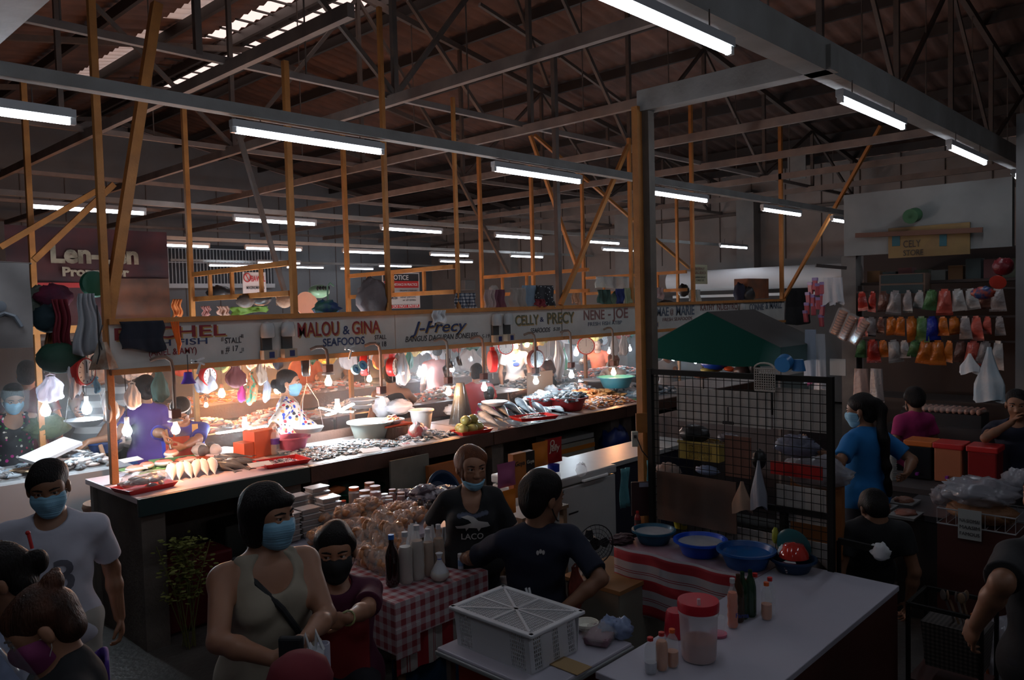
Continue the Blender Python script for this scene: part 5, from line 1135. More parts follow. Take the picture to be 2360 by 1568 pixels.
def clip(px, py, lab, y=5.88):
    t = thing('clip_lamp', lab, 'clip lamp', P(px, py, y=y), 0, 'white clip lamps on the sign edge')
    MB().bar((-.07, 0, 0), (.03, 0, .03), .02, .012).bar((-.07, 0, .02), (.03, 0, -.02), .02, .012).build('clip', white, t); MB().bar((.0, 0, 0), (-.03, 0, -.09), .014).build('arm', white, t)
clip(462, 835, 'white clip lamp on the sign edge under STALL # 17'); clip(810, 805, 'white clip lamp on the sign edge under SEAFOODS')
t = thing('bucket_lamp', 'purple and white hanging lamp under the first sign', 'lamp', P(434, 872, y=5.9))
MB().lathe([(.0, .05), (.03, .045), (.035, 0), (.05, -.03), (.055, -.04), (.0, -.04)], 16).build('lamp_body', M('purple_plastic', (.10, .03, .35), .4), t, smooth=True); MB().tube([(0, 0, .05), (0, 0, .18)], .003, 5).build('cord', black, t)
t = thing('orange_string', 'bright orange straps hooked over the first sign', 'straps', P(410, 775, y=5.92))
for k in range(4): MB().tube([(-.045+.015*k, -.005*k, .11), (-.03+.012*k, 0, .03), (-.005+.006*k, -.004*k, -.06), (.0+.004*k, 0, -.14+.02*k)], .007, 5).build('strap', M('orange_strap', (.85, .16, .02), .5), t, smooth=True)
for k, (px, py, r_, lab) in enumerate(((1028, 858, .075, 'black frying pan hanging left of the white bulb'), (1038, 838, .06, 'round black pan hanging over the others'), (1058, 832, .06, 'black pot hanging right of the others'))):
    t = thing('hanging_pan', lab, 'pan', P(px, py, y=6.2), R(40)); T = Matrix.Rotation(R(75), 3, 'X')
    MB().lathe([(0, -.02), (r_*.8, -.018), (r_, .015), (r_*.95, .015), (r_*.75, -.012), (0, -.014)], 22, T=T).build('pan_body', blk, t, smooth=True); MB().bar((0, 0, r_*.9), (.01, 0, r_+.12), .014, .008).build('pan_handle', blk, t)
t = thing('hanging_wok', 'dark shallow pan hanging in wires over the side counter at left', 'pan', P(198, 972, y=6.9))
MB().lathe([(0, -.04), (.09, -.035), (.15, .015), (.16, .02), (.145, .015), (.088, -.028), (0, -.032)], 26).build('pan_body', blk, t, smooth=True); MB().tube([(-.15, 0, .01), (-.12, 0, .2), (0, 0, .5)], .003, 5).tube([(.15, 0, .01), (.12, 0, .2), (0, 0, .5)], .003, 5).build('pan_wires', steel, t)
MB().tube([(0, 0, .5), (0, 0, .9)], .003, 5).build('pan_wire_stem', steel, t)
p = P(217, 655, y=6.2); tag(MB().lathe([(0, -.03), (.09, -.03), (.1, 0), (.09, .03), (0, .03)], 24, T=Matrix.Rotation(R(85), 3, 'X')).build('net_roll', greenp, loc=p, smooth=True), 'dark green round net roll hanging by the leftmost sign post', 'roll')
t = tag(blob((0, 0, 0), (.16, .1, .11), .12, seed=3).build('net_bag', M('dark_green_net', (.01, .06, .035), .7), loc=P(142, 825, y=6.1), smooth=True, ang=180), 'dark green net sack hanging under the red cloth', 'bag')
t = thing('metal_hood', 'rusty white tin corner piece hanging left of the first sign', 'tin', P(238, 828, y=5.93)); MB().lathe([(.10, -.07), (.03, .12), (.0, .12)], 4).build('tin', M('rusty_white_tin', (.40, .36, .30), .6, col2=(.22, .11, .06), ns=8, hard=.6), t)
t = thing('cable', 'looped black cable hanging left of the first sign', 'cable', P(226, 750, y=5.9)); MB().tube([(0, 0, .14), (0, 0, -.2), (-.02, 0, -.27), (.02, -.01, -.29), (.03, 0, -.22), (.0, 0, -.1), (.03, 0, .0)], .005, 6).build('cable_loop', black, t, smooth=True)
hb0 = None
for i in range(34):
    y_ = (9.5, 11.9, 9.5)[i % 3]; x_ = 3.6+i*.30+rnd.uniform(-.1, .1)
    if hb0 is None: hb0 = [hbag(600, 758, 758+90, 60, 9.5, '', m_, seed=k*1.7) for k, m_ in enumerate((bagw, milky, M('faded_red_cloth', (.45, .08, .05), .8), M('faded_green_cloth', (.05, .22, .16), .8), M('yellow_bag', (.5, .35, .08), .5)))]
    o = hb0[i % 5] if i < 5 else dup(hb0[i % 5]); s_ = rnd.uniform(.7, 1.1); o.location = (x_, y_, hb0[i % 5].location.z+.0); o.rotation_euler = (0, 0, R(rnd.uniform(-60, 60))); o.scale = (s_, s_, 1)
    o['label'] = ('white', 'milky', 'faded red', 'faded green', 'yellow')[i % 5]+' bag among the bags hung far behind the inner counters'; o['group'] = ('white', 'milky', 'faded red', 'faded green', 'yellow')[i % 5]+' bags far behind'
# signs of life under the counter
for a in ((435, 1250, .30, .3, .62, 'big dark grey bin with a green sprig under the counter edge', M('dark_bin', (.035, .04, .035), .6), 6.1, 3.0), (525, 1232, .34, .26, .5, 'dark green ribbed crate below the counter', M('dark_green_crate', (.01, .08, .05), .5), 5.9, 3.35), (330, 1170, .5, .3, .52, 'dark red covered tub under the first counter', M('dark_red_tub', (.14, .01, .015), .6), 5.85, 2.5)):
    tag(MB().box((0, 0, a[4]/2), (a[2], a[3], a[4]), taper=1.08).build('storage_bin', a[6], loc=(a[8], a[7]-.1, 0), bevel=.02), a[5], 'bin', 'bins stored under the fish counters')
basin((3.95, 5.75, .4), .28, .34, 'wide dark green tub under the middle counter', greenp, 'tub', name='tub')
tag(MB().box((0, 0, 0), (.42, .02, .42)).build('foam_sheet', M('grimy_foam', (.22, .21, .17), .8, col2=(.15, .14, .11), ns=7), loc=P(945, 1110, y=5.3)), 'grimy white panel leaning under the counter behind the foil packs', 'panel')
t = basin(P(1010, 1150, y=5.1), .22, .08, 'dark blue round basin standing on edge behind the woman in black', M('dark_blue_plastic', (.006, .03, .08), .4), name='basin'); t.rotation_euler = (R(75), 0, R(10))
tag(MB().box((0, 0, 0), (.45, .04, .35)).build('orange_crate', M('dull_orange_plastic', (.35, .10, .02), .5), loc=P(1030, 1110, y=5.25)), 'dull orange crate end under the counter behind the blue basin', 'crate')
t = thing('carton_sack', 'stacked cartons with orange stripe under the counter, right', 'boxes', P(1335, 1040, y=5.5))
MB().box((0, .2, 0), (.62, .35, .2)).build('carton', M('whitish_carton', (.35, .32, .25), .7), t); MB().box((0, .02, .03), (.62, .004, .05)).build('orange_stripe', M('orange_print', (.6, .2, .02), .6), t)
MB().box((0, .2, .14), (.6, .35, .05)).build('foil_sheet', M('grey_wrap'), t)
tag(blob((0, 0, 0), (.2, .15, .2), .2, seed=2).build('blue_bag', M('dark_blue_bag', (.01, .03, .16), .4), loc=P(1415, 1020, y=5.5), smooth=True, ang=180), 'dark blue plastic bundle under the counter beside the main post', 'bag')
# ================================================================ snack table in the middle foreground
ging = pattern('red_white_gingham', 'gingham', [(.50, .45, .47), (.42, .24, .26), (.30, .05, .06)], 15)
redstripe = pattern('red_white_stripe', 'stripe', [(.34, .015, .025), (.42, .38, .36), (.25, .03, .04), (.42, .38, .36), (.25, .03, .04), (.42, .38, .36)], 5.5, axes='x', stops=[0, .4, .58, .61, .66, .69])
rs_h = pattern('red_white_stripe_wide', 'stripe', [(.34, .015, .025), (.38, .34, .36), (.25, .03, .04), (.38, .34, .36), (.25, .03, .04), (.38, .34, .36)], 6.2, axes='z', stops=[0, .4, .58, .61, .66, .69])
dots = pattern('blue_cloth_round_print', 'cells', [(.008, .05, .11), (.14, .10, .08), (.12, .09, .08), (.15, .11, .09)], 9, stops=.5)
wsheet = M('white_vinyl_top', (.46, .44, .51), .4, bump=.15, bs=8)
t = thing('gingham_table', 'table end draped in red gingham, front of the snack stall', 'table', (2.81, 3.68, 0))
MB().box((0, 0, .735), (.65, .86, .03)).build('tabletop', M('table_wood', (.2, .12, .07), .6), t)
for sx in (-1, 1):
    for sy in (-1, 1): MB().box((sx*.28, sy*.38, .36), (.05, .05, .72)).build('leg', M('table_wood'), t)
cl = MB().box((0, 0, .756), (.67, .88, .006)); cl.box((0, -.438, .655), (.67, .006, .20)); cl.box((-.337, 0, .62), (.006, .88, .27)); cl.box((.337, 0, .655), (.006, .88, .20)); cl.box((-.26, -.441, .54), (.16, .006, .16))
tag(cl.build('tablecloth', ging, loc=(2.81, 3.68, 0)), 'red and white gingham cloth over the front table', 'tablecloth')
tag(MB().grid(lambda u, v: (-.325+.65*u, .008*math.sin(u*30), .36+.22*v), 40, 3).build('striped_cloth', redstripe, loc=(2.81, 3.26, 0), smooth=True), 'red and white striped cloth showing under the gingham', 'cloth')
tag(MB().grid(lambda u, v: (-.33+.66*u, .012*math.sin(u*22+1), .02+.42*v), 40, 6).build('blue_printed_cloth', dots, loc=(2.81, 3.285, 0), smooth=True), 'blue cloth with tan round print hanging to the floor', 'cloth')
t = thing('vinyl_table', 'white vinyl topped table full of packed food before the fish counter', 'table', (3.35, 4.58, 0))
MB().box((0, 0, .735), (1.54, .9, .03)).build('tabletop', wsheet, t, bevel=.004)
for sx in (-1, 1):
    for sy in (-1, 1): MB().box((sx*.72, sy*.4, .36), (.05, .05, .72)).build('leg', M('table_wood'), t)
MB().box((-.76, 0, .60), (.01, .88, .24)).build('side_panel', M('pale_green_panel', (.14, .17, .14), .6), t)
TZ = .762
# food boxes in stacks
lid = M('frosted_lid', (.62, .60, .60), .25, alpha=.75); meat = M('brown_food', (.20, .07, .04), .5, col2=(.28, .12, .07), ns=20)
cp = thing('food_box', '', 'box', group='stacked clear food boxes')
MB().box((0, 0, .016), (.128, .098, .032), taper=1.06).build('tray', M('frosted_tray', (.5, .46, .44), .3, alpha=.55), cp, bevel=.006)
MB().box((0, 0, .015), (.112, .084, .022)).build('food', meat, cp, bevel=.006); MB().box((0, 0, .034), (.148, .116, .006)).build('lid', lid, cp, bevel=.002)
k = 0
for si, (x, y, zt, lab) in enumerate(((2.76, 4.92, 1.04, 'clear food box in the leftmost rear stack'), (2.93, 4.94, 1.0, 'clear food box in the second rear stack'), (3.09, 4.92, 1.04, 'clear food box in the tallest rear stack'), (2.70, 4.68, .96, 'clear food box in the front left stack beside the masked woman'), (2.87, 4.70, .96, 'clear food box in the middle front stack'), (3.05, 4.72, .97, 'clear food box in the right front stack'), (2.73, 4.80, .90, 'clear food box in the stack between the left ones'))):
    n = int(round((zt-TZ)/.0375))
    for i in range(n):
        put(cp, k == 0, (x+rnd.uniform(-.006, .006), y+rnd.uniform(-.006, .006), TZ+i*.0375), (0, 0, R(rnd.uniform(-5, 5))), lab); k += 1
# bags of puffed rinds
puff = M('tan_puffs', (.46, .18, .07), .55, col2=(.56, .27, .12), ns=14)
film = M('snack_film', (.85, .82, .8), .08, alpha=.20, coat=.5)
def snack():
    t = thing('snack_bag', '', 'snack bag', group='clear bags of tan puffs'); g = random.Random(5); mb = MB()
    for i in range(30):
        c = Vector((g.uniform(-.09, .09), g.uniform(-.055, .055), g.uniform(.02, .085))); a = g.uniform(0, 6.28); rr = g.uniform(.018, .030)
        arc = [c+Vector((rr*math.cos(a+q), rr*math.sin(a+q)*.9, .012*math.sin(q*2+a))) for q in np.linspace(0, 3.6, 6)]
        mb.tube(arc, [.010, .016, .018, .018, .016, .010], 8)
    mb.build('puffs', puff, t, smooth=True, ang=180, kind='stuff')
    blob((0, 0, .055), (.125, .085, .055), .10, seed=4, n=26, m=14).build('film', film, t, smooth=True, ang=180)
    MB().grid(lambda u, v: (.11+.05*v, (u-.5)*.09*(.6+.6*v), .06+.02*math.sin(u*14)*v), 14, 3).build('bag_end', film, t, smooth=True, ang=180)
    return t
sb = snack(); k = 0
SB = [(845, 1172, .10, 0), (803, 1190, .10, 10), (792, 1212, .03, 20), (755, 1205, .03, -10), (735, 1245, 0, 40), (760, 1240, .05, 10), (818, 1222, .06, -25), (862, 1195, .03, 15), (905, 1183, .0, 5), (935, 1180, .02, -20), (922, 1205, .03, 30), (885, 1215, .10, 60), (868, 1235, .08, 80), (845, 1250, .04, 100), (905, 1240, .08, 75),
      (880, 1262, .03, 70), (838, 1290, .0, 85), (862, 1300, .02, 95), (885, 1305, 0, 80), (825, 1265, 0, 60), (795, 1262, 0, 30), (955, 1195, 0, 10)]
for i, (px, py, dz, a) in enumerate(SB):
    p = P(px, py+8, z=TZ+dz); st_ = dz and a >= 60
    put(sb, i == 0, p, (R(rnd.uniform(-8, 8)), R(-35 if a >= 60 else rnd.uniform(-8, 8)), R(a)), ('clear bag of tan puffs in the pile left of the bottles, lying flat', 'clear bag of tan puffs propped up behind the dark bottle')[a >= 60], .95)
# jars, bottles
pasteR = M('red_paste', (.35, .06, .02), .4); pasteB = M('brown_paste', (.12, .04, .02), .4); capo = M('orange_cap', (.75, .12, .02), .4); capb = M('brown_cap', (.30, .12, .06), .5); cap_r = M('red_cap', (.5, .02, .02), .4)
def jar(px, py, r, h_, cap, paste, lab):
    t = thing('jar', lab, 'jar', P(px, py, z=TZ), group='jars of paste on the snack table')
    MB().lathe([(0, 0), (r, .004), (r, h_*.8), (r*.85, h_*.87), (0, h_*.87)], 20).build('glass', petm, t, smooth=True, ang=50)
    MB().lathe([(0, .005), (r*.93, .006), (r*.93, h_*.74), (0, h_*.74)], 18).build('paste', paste, t, smooth=True, ang=50)
    MB().lathe([(r*.9, h_*.86), (r*.92, h_), (0, h_)], 18).build('cap', cap, t, smooth=True, ang=50)
for a in ((817, 1174, .042, .17, capo, pasteB, 'tall jar with bright orange cap'), (842, 1182, .044, .17, capb, pasteR, 'tall brown capped jar right of the orange capped one'), (866, 1174, .044, .18, capb, pasteR, 'tallest brown capped jar'), (853, 1162, .042, .17, capb, pasteR, 'brown capped jar half hidden behind the tall ones'),
        (887, 1168, .03, .10, M('steel_cap', (.5, .5, .5), .3, .8), pasteR, 'small jar with pale steel cap'), (905, 1160, .03, .11, capb, pasteR, 'small rear jar with brown cap'), (897, 1174, .032, .10, capb, pasteR, 'small front jar with brown cap'), (925, 1168, .032, .11, capb, pasteR, 'small right jar with brown cap'), (891, 1190, .03, .04, capb, pasteR, 'lowest small jar before the others'),
        (791, 1172, .026, .06, cap_r, pasteB, 'squat jar with red cap left of the orange capped one')): jar(*a)
tag(blob((0, 0, .03), (.12, .05, .035), .2, seed=8).build('carrot_bag', M('carrot_orange', (.50, .14, .04), .5), loc=P(768, 1140, z=TZ), smooth=True, ang=180), 'orange brown pack lying behind the tallest box stack', 'pack')
foil = M('crumpled_foil_film', (.30, .28, .31), .15, .6, bump=1, bs=30, col2=(.08, .06, .08), ns=14, hard=.8)
fp = thing('foil_pack', '', 'pack', group='shiny foil packs behind the snack bags'); blob((0, 0, .035), (.10, .065, .04), .2, seed=6, n=26, m=14).build('pack_body', foil, fp, smooth=True, ang=180)
for i, (px, py, dz) in enumerate(((950, 1172, 0), (975, 1165, .0), (1000, 1160, 0), (960, 1155, .04), (985, 1150, .05), (1010, 1146, .05), (1030, 1140, .03), (975, 1140, .09), (1045, 1150, 0), (940, 1150, .03), (1022, 1165, 0))):
    put(fp, i == 0, P(px, py, z=TZ+dz), (0, rnd.uniform(-.2, .2), rnd.uniform(0, 3)), 'shiny foil snack pack in the heap by the woman in black')
soy = M('dark_sauce', (.015, .004, .004), .1, coat=.6); vin = M('cloudy_vinegar', (.36, .28, .22), .3); amb = M('amber_vinegar', (.30, .14, .05), .3)
bottle(P(905, 1350, z=TZ), .038, .285, 'dark sauce bottle with blue cap, frontmost on the gingham table', soy, M('blue_cap', (.01, .12, .45), .4), None, .7, neck=.42, nr=.38)
for px, py, h_, r_, lq, lab in ((936, 1345, .29, .042, vin, 'cloudy vinegar bottle next to the dark sauce bottle'), (963, 1336, .31, .042, vin, 'second cloudy vinegar bottle from the dark sauce bottle'), (988, 1327, .27, .036, amb, 'amber vinegar bottle, left of the pair'), (1013, 1322, .285, .036, amb, 'amber vinegar bottle, right of the pair')):
    bottle(P(px, py, z=TZ), r_, h_, lab, petm, M('frosted_cap', (.5, .5, .52), .5), lq, .72, grp='vinegar bottles', neck=.36, nr=.36, wavy=.06)
for px, py, lab in ((952, 1232, 'white plastic bag hung behind the left vinegar bottles'), (990, 1238, 'white plastic bag hung between the amber bottles'), (1028, 1240, 'white plastic bag end right of the amber bottles')):
    tag(MB().grid(lambda u, v: ((u-.5)*.10*(1.2-v*.5), .012*math.sin(u*12+px), (v-.5)*.13), 16, 6).build('white_bag', bagw, loc=P(px, py, y=3.56), smooth=True, ang=180), lab, 'bag')
for px, py, lab in ((990, 1195, 'small dark bottle behind the vinegar bottles'), (968, 1190, 'dark packet left of the small dark bottle')): bottle(P(px, py, z=TZ), .028, .14, lab, M('dark_glass', (.05, .035, .03), .15), None, None)
t = thing('salt_bag', 'tied clear bag of white powder on the gingham corner', 'bag', P(1014, 1338, z=TZ))
blob((0, 0, .035), (.055, .05, .04), .08, seed=3).build('powder', M('powder_white', (.62, .58, .52), .7), t, smooth=True, ang=180)
MB().lathe([(.05, .05), (.03, .085), (.010, .12), (.012, .135), (.022, .155), (.008, .16)], 14).build('bag_neck', milky, t, smooth=True)
MB().tube([(.011*math.cos(a), .011*math.sin(a), .122) for a in np.linspace(0, 6, 8)], .003, 5).build('blue_tie', bluep, t)
t = thing('shaker', 'small white tube shaker with cap on the gingham table', 'bottle', P(1062, 1312, z=TZ)); MB().lathe([(0, 0), (.016, .002), (.016, .07), (.0, .07)], 14).build('tube', M('shaker_white', (.55, .6, .68), .4), t, smooth=True, ang=50); MB().lathe([(.017, .07), (.017, .09), (0, .09)], 14).build('cap', white, t, smooth=True, ang=50)
MB().lathe([(.0165, .02), (.0165, .055)], 14).build('blue_label', M('pale_blue_label', (.2, .35, .6), .5), t)
# ================================================================ crate table
t = thing('crate_table', 'small white topped table with steel edge under the crate', 'table', (2.64, 2.42, 0))
MB().box((0, 0, .705), (.62, .66, .03)).build('tabletop', wsheet, t, bevel=.008); MB().box((0, 0, .694), (.635, .675, .022)).build('steel_edge', M('dark_aluminium', (.25, .26, .26), .35, .8), t, bevel=.006)
for sx in (-1, 1):
    for sy in (-1, 1): MB().box((sx*.27, sy*.28, .34), (.03, .03, .68)).build('leg', steel, t)
MB().box((0, 0, .5), (.5, .5, .3)).build('red_skirt', M('orange_red_cloth', (.35, .03, .01), .7), t)
cr = thing('crate', 'white perforated plastic crate with lid and yellowish goods inside', 'crate', (2.57, 2.465, .722)); cw = M('crate_white', (.60, .60, .62), .45)
def latt(W_, H_, nx, nz, th, solid=()):
    """an upright perforated wall in x and z, bars and solid stretches"""
    mb = MB()
    for i in range(nx+1): mb.box((-W_/2+W_*i/nx, 0, H_/2), (.0045, th, H_))
    for j in range(nz+1): mb.box((0, 0, H_*j/nz), (W_, th, .0045 if 0 < j < nz else .012))
    for a, b in solid: mb.box((W_*(a+b)/2-W_/2, 0, H_/2), (W_*(b-a), th*1.2, H_))
    return mb
hw, hd, ch = .31, .46, .165
for s in (-1, 1):
    o = latt(hw, ch, 26, 9, .004, [(0, .08), (.24, .48), (.60, .80), (.94, 1)]).build('end_wall', cw, cr, loc=(0, s*hd/2, 0)); o.rotation_euler = (R(s*5), 0, 0)
    o = latt(hd, ch, 40, 9, .004, [(0, .06), (.22, .76), (.94, 1)]).build('side_wall', cw, cr, loc=(s*hw/2, 0, 0)); o.rotation_euler = (R(5), 0, R(90*s))
MB().box((0, 0, .004), (hw, hd, .006)).build('crate_floor', cw, cr)
rm = MB(); W2, D2, Z2 = .362, .518, ch+.008
for s in (-1, 1): rm.box((s*W2/2-s*.012, 0, Z2), (.03, D2, .016)); rm.box((0, s*D2/2-s*.012, Z2), (W2, .03, .016))
rm.build('rim', cw, cr, bevel=.005)
ld = MB()
for i in range(1, 34): ld.box((-W2/2+W2*i/34, 0, Z2), (.0035, D2-.03, .004))
for i in range(1, 26): ld.box((0, -D2/2+D2*i/26, Z2), (W2-.03, .0045, .004))
ld.build('lid_lattice', cw, cr)
lr = MB()
for (a, b) in (((-.15, -.22), (.15, .22)), ((-.15, .22), (.15, -.22)), ((-.16, 0), (.16, 0)), ((0, -.24), (0, .24))): lr.bar((a[0], a[1], Z2+.004), (b[0], b[1], Z2+.004), .012, .006)
lr.build('lid_ribs', cw, cr)
tag(blob((0, 0, .05), (.13, .20, .06), .15, seed=2).build('bread_bags', M('yellowish_bread', (.5, .32, .14), .6, col2=(.45, .42, .42), ns=9), loc=(2.57, 2.465, .73), smooth=True, ang=180), 'yellowish wrapped goods inside the white crate', 'goods', None, 'stuff')
t = thing('metal_tongs', 'steel tongs sticking up at the back rim of the crate', 'tongs', P(1222, 1375, y=2.6)); MB().bar((0, 0, -.03), (-.01, .02, .04), .012, .004).bar((.012, 0, -.03), (.014, .02, .035), .012, .004).build('tong_blade', alu, t)
t = basin(P(1352, 1450, z=.73), .055, .035, 'cream plastic bowl right of the crate', cream, 'bowl', name='bowl')
t = thing('wrapped_tray', 'clear wrapped tray of purple food right of the crate', 'tray', P(1385, 1475, z=.722), R(20)); MB().box((0, 0, .02), (.17, .11, .04), taper=1.1).build('food_tray', M('purple_food', (.22, .12, .15), .5), t, bevel=.01); blob((0, 0, .035), (.11, .075, .04), .15, seed=5, n=26).build('wrap', film, t, smooth=True, ang=180)
for px, py, lab in ((1405, 1448, 'pale blue plastic bag behind the wrapped tray, left'), (1432, 1450, 'pale blue plastic bag hanging at the table corner')): tag(blob((0, 0, .0), (.05, .05, .05), .3, seed=px % 5).build('blue_bag', M('pale_blue_film', (.25, .32, .5), .35, alpha=.85), loc=P(px, py, z=.76), smooth=True, ang=180), lab, 'bag')
tag(MB().box((0, 0, 0), (.10, .22, .003)).build('brown_card', M('yellow_card', (.40, .26, .12), .7), loc=P(1302, 1530, z=.724)), 'yellowish card sticking out under the crate', 'card')
# ================================================================ big white table at lower right
t = thing('white_table', 'large white vinyl topped table at lower right', 'table', (3.54, 1.725, 0))
MB().box((0, 0, .705), (1.86, .64, .03)).build('tabletop', wsheet, t, bevel=.004)
MB().box((0, -.31, .45), (1.8, .02, .48)).build('front_panel', M('dark_red_brown_board', (.07, .015, .01), .6), t)
for sx in (-1, 1):
    for sy in (-1, 1): MB().box((sx*.86, sy*.27, .345), (.05, .05, .69)).build('leg', steel, t)
t = thing('basin_table', 'narrow side table carrying the row of blue basins', 'table', (4.265, 2.53, 0))
MB().box((0, 0, .705), (.37, .96, .03)).build('tabletop', M('red_white_top', (.42, .36, .40), .5, col2=(.25, .05, .08), ns=4), t)
for sx in (-1, 1):
    for sy in (-1, 1): MB().box((sx*.16, sy*.45, .345), (.04, .04, .69)).build('leg', steel, t)
tag(MB().grid(lambda u, v: (.012*math.sin(u*20), -.48+.97*u, .34+.385*v-.04*u*(1-v)), 30, 12).build('striped_cloth', rs_h, loc=(4.07, 2.53, 0), smooth=True, thick=.004), 'red and white striped cloth hanging down the front of the basin table', 'cloth')
bl1, bl2, bl3 = M('dull_blue_plastic', (.01, .09, .16), .35), M('bright_blue_plastic', (.0, .06, .50), .3), M('mid_blue_plastic', (.005, .07, .26), .35)
soap = M('soapy_water', (.36, .37, .40), .4, col2=(.45, .46, .48), ns=20); bw = M('blue_water', (.01, .09, .30), .1)
basin((4.30, 2.86, .722), .135, .085, 'dull blue basin of cloudy water, farthest of the row', bl1, inner=soap, fill=.8); basin((4.27, 2.50, .722), .155, .095, 'bright blue basin of soapy water, second of the row', bl2, inner=soap, fill=.8); basin((4.24, 2.18, .722), .16, .105, 'blue basin of clear water, third of the row', bl3, inner=bw, fill=.75)
basin((4.34, 1.94, .722), .125, .075, 'dark blue basin holding the red bowl on the white table', M('dark_blue_plastic'))
t = thing('red_bowl', 'glossy red bowl upturned in the dark blue basin', 'bowl', (4.35, 1.94, .80)); MB().lathe([(.085, 0), (.08, .03), (.055, .07), (.0, .085)], 24).build('bowl_dome', M('glossy_red', (.5, .03, .02), .12, coat=.8), t, smooth=True)
t = thing('plate', 'teal plate edge standing behind the red bowl', 'plate', (4.40, 1.97, .84)); MB().lathe([(0, 0), (.09, .005), (.105, .015), (.10, .018), (0, .008)], 26, T=Matrix.Rotation(R(80), 3, 'Y')).build('plate_body', M('dark_teal_plastic', (.02, .10, .11), .3), t, smooth=True)
mug = thing('mug', 'striped white mug lying before the red bowl', 'mug', (4.28, 1.94, .76), R(40)); MB().lathe([(0, -.03), (.035, -.03), (.04, .04), (.036, .04), (.03, -.024)], 20, T=Matrix.Rotation(R(70), 3, 'X')).build('mug_body', pattern('mug_stripes', 'stripe', [(.5, .48, .47), (.1, .03, .05)], 70, axes='z'), mug, smooth=True); MB().tube([(.04*math.cos(a)+.03, 0, .02*math.sin(a)) for a in np.linspace(-1.5, 1.5, 7)], .004, 6).build('handle', white, mug)
tag(blob((0, 0, 0), (.035, .035, .04), .2, seed=3).build('white_cloth', M('white_rag'), loc=(4.33, 1.99, .82), smooth=True, ang=180), 'white rag beside the red bowl', 'cloth')
p = P(1700, 1225, x=4.42); t = thing('glove', 'yellow green glove hooked behind the last basins', 'glove', P(1787, 1235, x=4.42)); blob((0, 0, 0), (.02, .02, .05), .15, seed=1).build('glove_body', M('yellow_green_rubber', (.30, .32, .03), .4), t, smooth=True, ang=180)
t = basin(P(1570, 1218, z=.722), .06, .07, 'small yellow tub behind the two left basins', M('yellow_tub', (.42, .36, .03), .4), 'tub', name='tub'); tag(blob((0, 0, 0), (.04, .03, .02), .2, seed=1).build('sponge_cloth', M('pale_green_sponge', (.35, .4, .28), .7), loc=P(1580, 1205, z=.80), smooth=True, ang=180), 'pale green rag on the yellow tub', 'cloth')
bottle(P(1470, 1225, z=.722), .022, .14, 'small red sauce bottle left of the farthest basin', M('red_sauce_bottle', (.28, .02, .02), .3), cap_r, None, lab_m=M('dark_label', (.06, .03, .03), .5))
tag(blob((0, 0, .02), (.11, .07, .03), .2, seed=5).build('rag', M('dark_red_rag', (.05, .02, .025), .8), loc=P(1432, 1250, z=.722)), 'crumpled dark rag at the corner of the striped cloth', 'cloth')
# bottles and the juice tub on the white table
cl_o = M('orange_drink', (.75, .14, .02), .25); p_o = M('peach_drink', (.62, .22, .08), .3)
bottle(P(1500, 1552, z=.722), .027, .155, 'clear small bottle with red cap and white dregs, nearest the corner', petm, cap_r, M('white_dregs', (.5, .5, .55), .4), .32, grp='small drink bottles'); bottle(P(1526, 1545, z=.722), .027, .165, 'full orange bottle with red cap, middle of the near three', petm, cap_r, p_o, .78, grp='small drink bottles')
bottle(P(1550, 1537, z=.722), .027, .165, 'half full orange bottle with orange cap, right of the near three', petm, capo, p_o, .42, grp='small drink bottles')
t = bottle(P(1689, 1447, z=.722), .027, .24, 'ribbed glass bottle of orange soda with a blue logo', petm, M('steel_cap'), cl_o, .72, neck=.36, nr=.4, wavy=.12); lg = t.location
text('Fanta', .03, M('soda_logo_blue', (.02, .03, .2), .4), t, (-.025, -.0275, .062), 0, .03, name='logo').rotation_euler = (R(90), 0, R(-46))
for px, py, lab in ((1712, 1425, 'dark green glass bottle next to the orange soda'), (1730, 1420, 'dark green glass bottle behind the orange soda, right'), (1702, 1432, 'brownish glass bottle just behind the orange soda')): bottle(P(px, py, z=.722), .029, .25, lab, M('green_glass', (.01, .05, .02), .08, alpha=.85) if 'green' in lab else M('brown_glass', (.06, .03, .015), .1, alpha=.8), None, None, neck=.4, nr=.36, grp='glass bottles')
bottle(P(1741, 1412, z=.722), .026, .2, 'clear bottle with red cap behind the green ones', petm, cap_r, None); bottle(P(1767, 1428, z=.722), .027, .185, 'bottle a third full of orange drink with orange cap, alone on the right', petm, capo, p_o, .42); bottle(P(1775, 1418, z=.722), .026, .19, 'clear bottle with red cap right behind the lone orange one', petm, cap_r, None)
t = thing('juice_tub', 'tall translucent tub of orange drink with red lid and ladle', 'tub', P(1611, 1518, z=.722)); r_ = .080
MB().lathe([(0, 0), (r_*.9, .004), (r_*.95, .02), (r_*1.04, .2), (r_*1.1, .205), (r_*1.1, .22), (r_*1.06, .225)], 32).build('tub_body', M('frosted_tub', (.70, .68, .72), .35, alpha=.5), t, smooth=True, ang=50)
MB().lathe([(0, .006), (r_*.9, .006), (r_*.95, .09), (0, .09)], 30).build('drink', M('orange_juice', (.62, .20, .07), .4), t, smooth=True, ang=50)
o = MB().lathe([(r_*1.12, .22), (r_*1.14, .25), (r_*1.1, .262), (0, .262)], 32).build('red_lid', M('lid_red', (.50, .015, .03), .35), t, smooth=True, ang=50)
MB().tube([(-.045, -.03, .2), (-.055, -.035, .29)], .008, 8).build('ladle_handle', M('frosted_tub'), t, smooth=True)
tag(MB().lathe([(0, 0), (.055, 0), (.06, .015), (.05, .11), (.045, .12), (0, .12)], 24).build('red_jug', M('lid_red'), loc=P(1560, 1465, z=.722), smooth=True), 'red plastic container behind the small bottles', 'container')
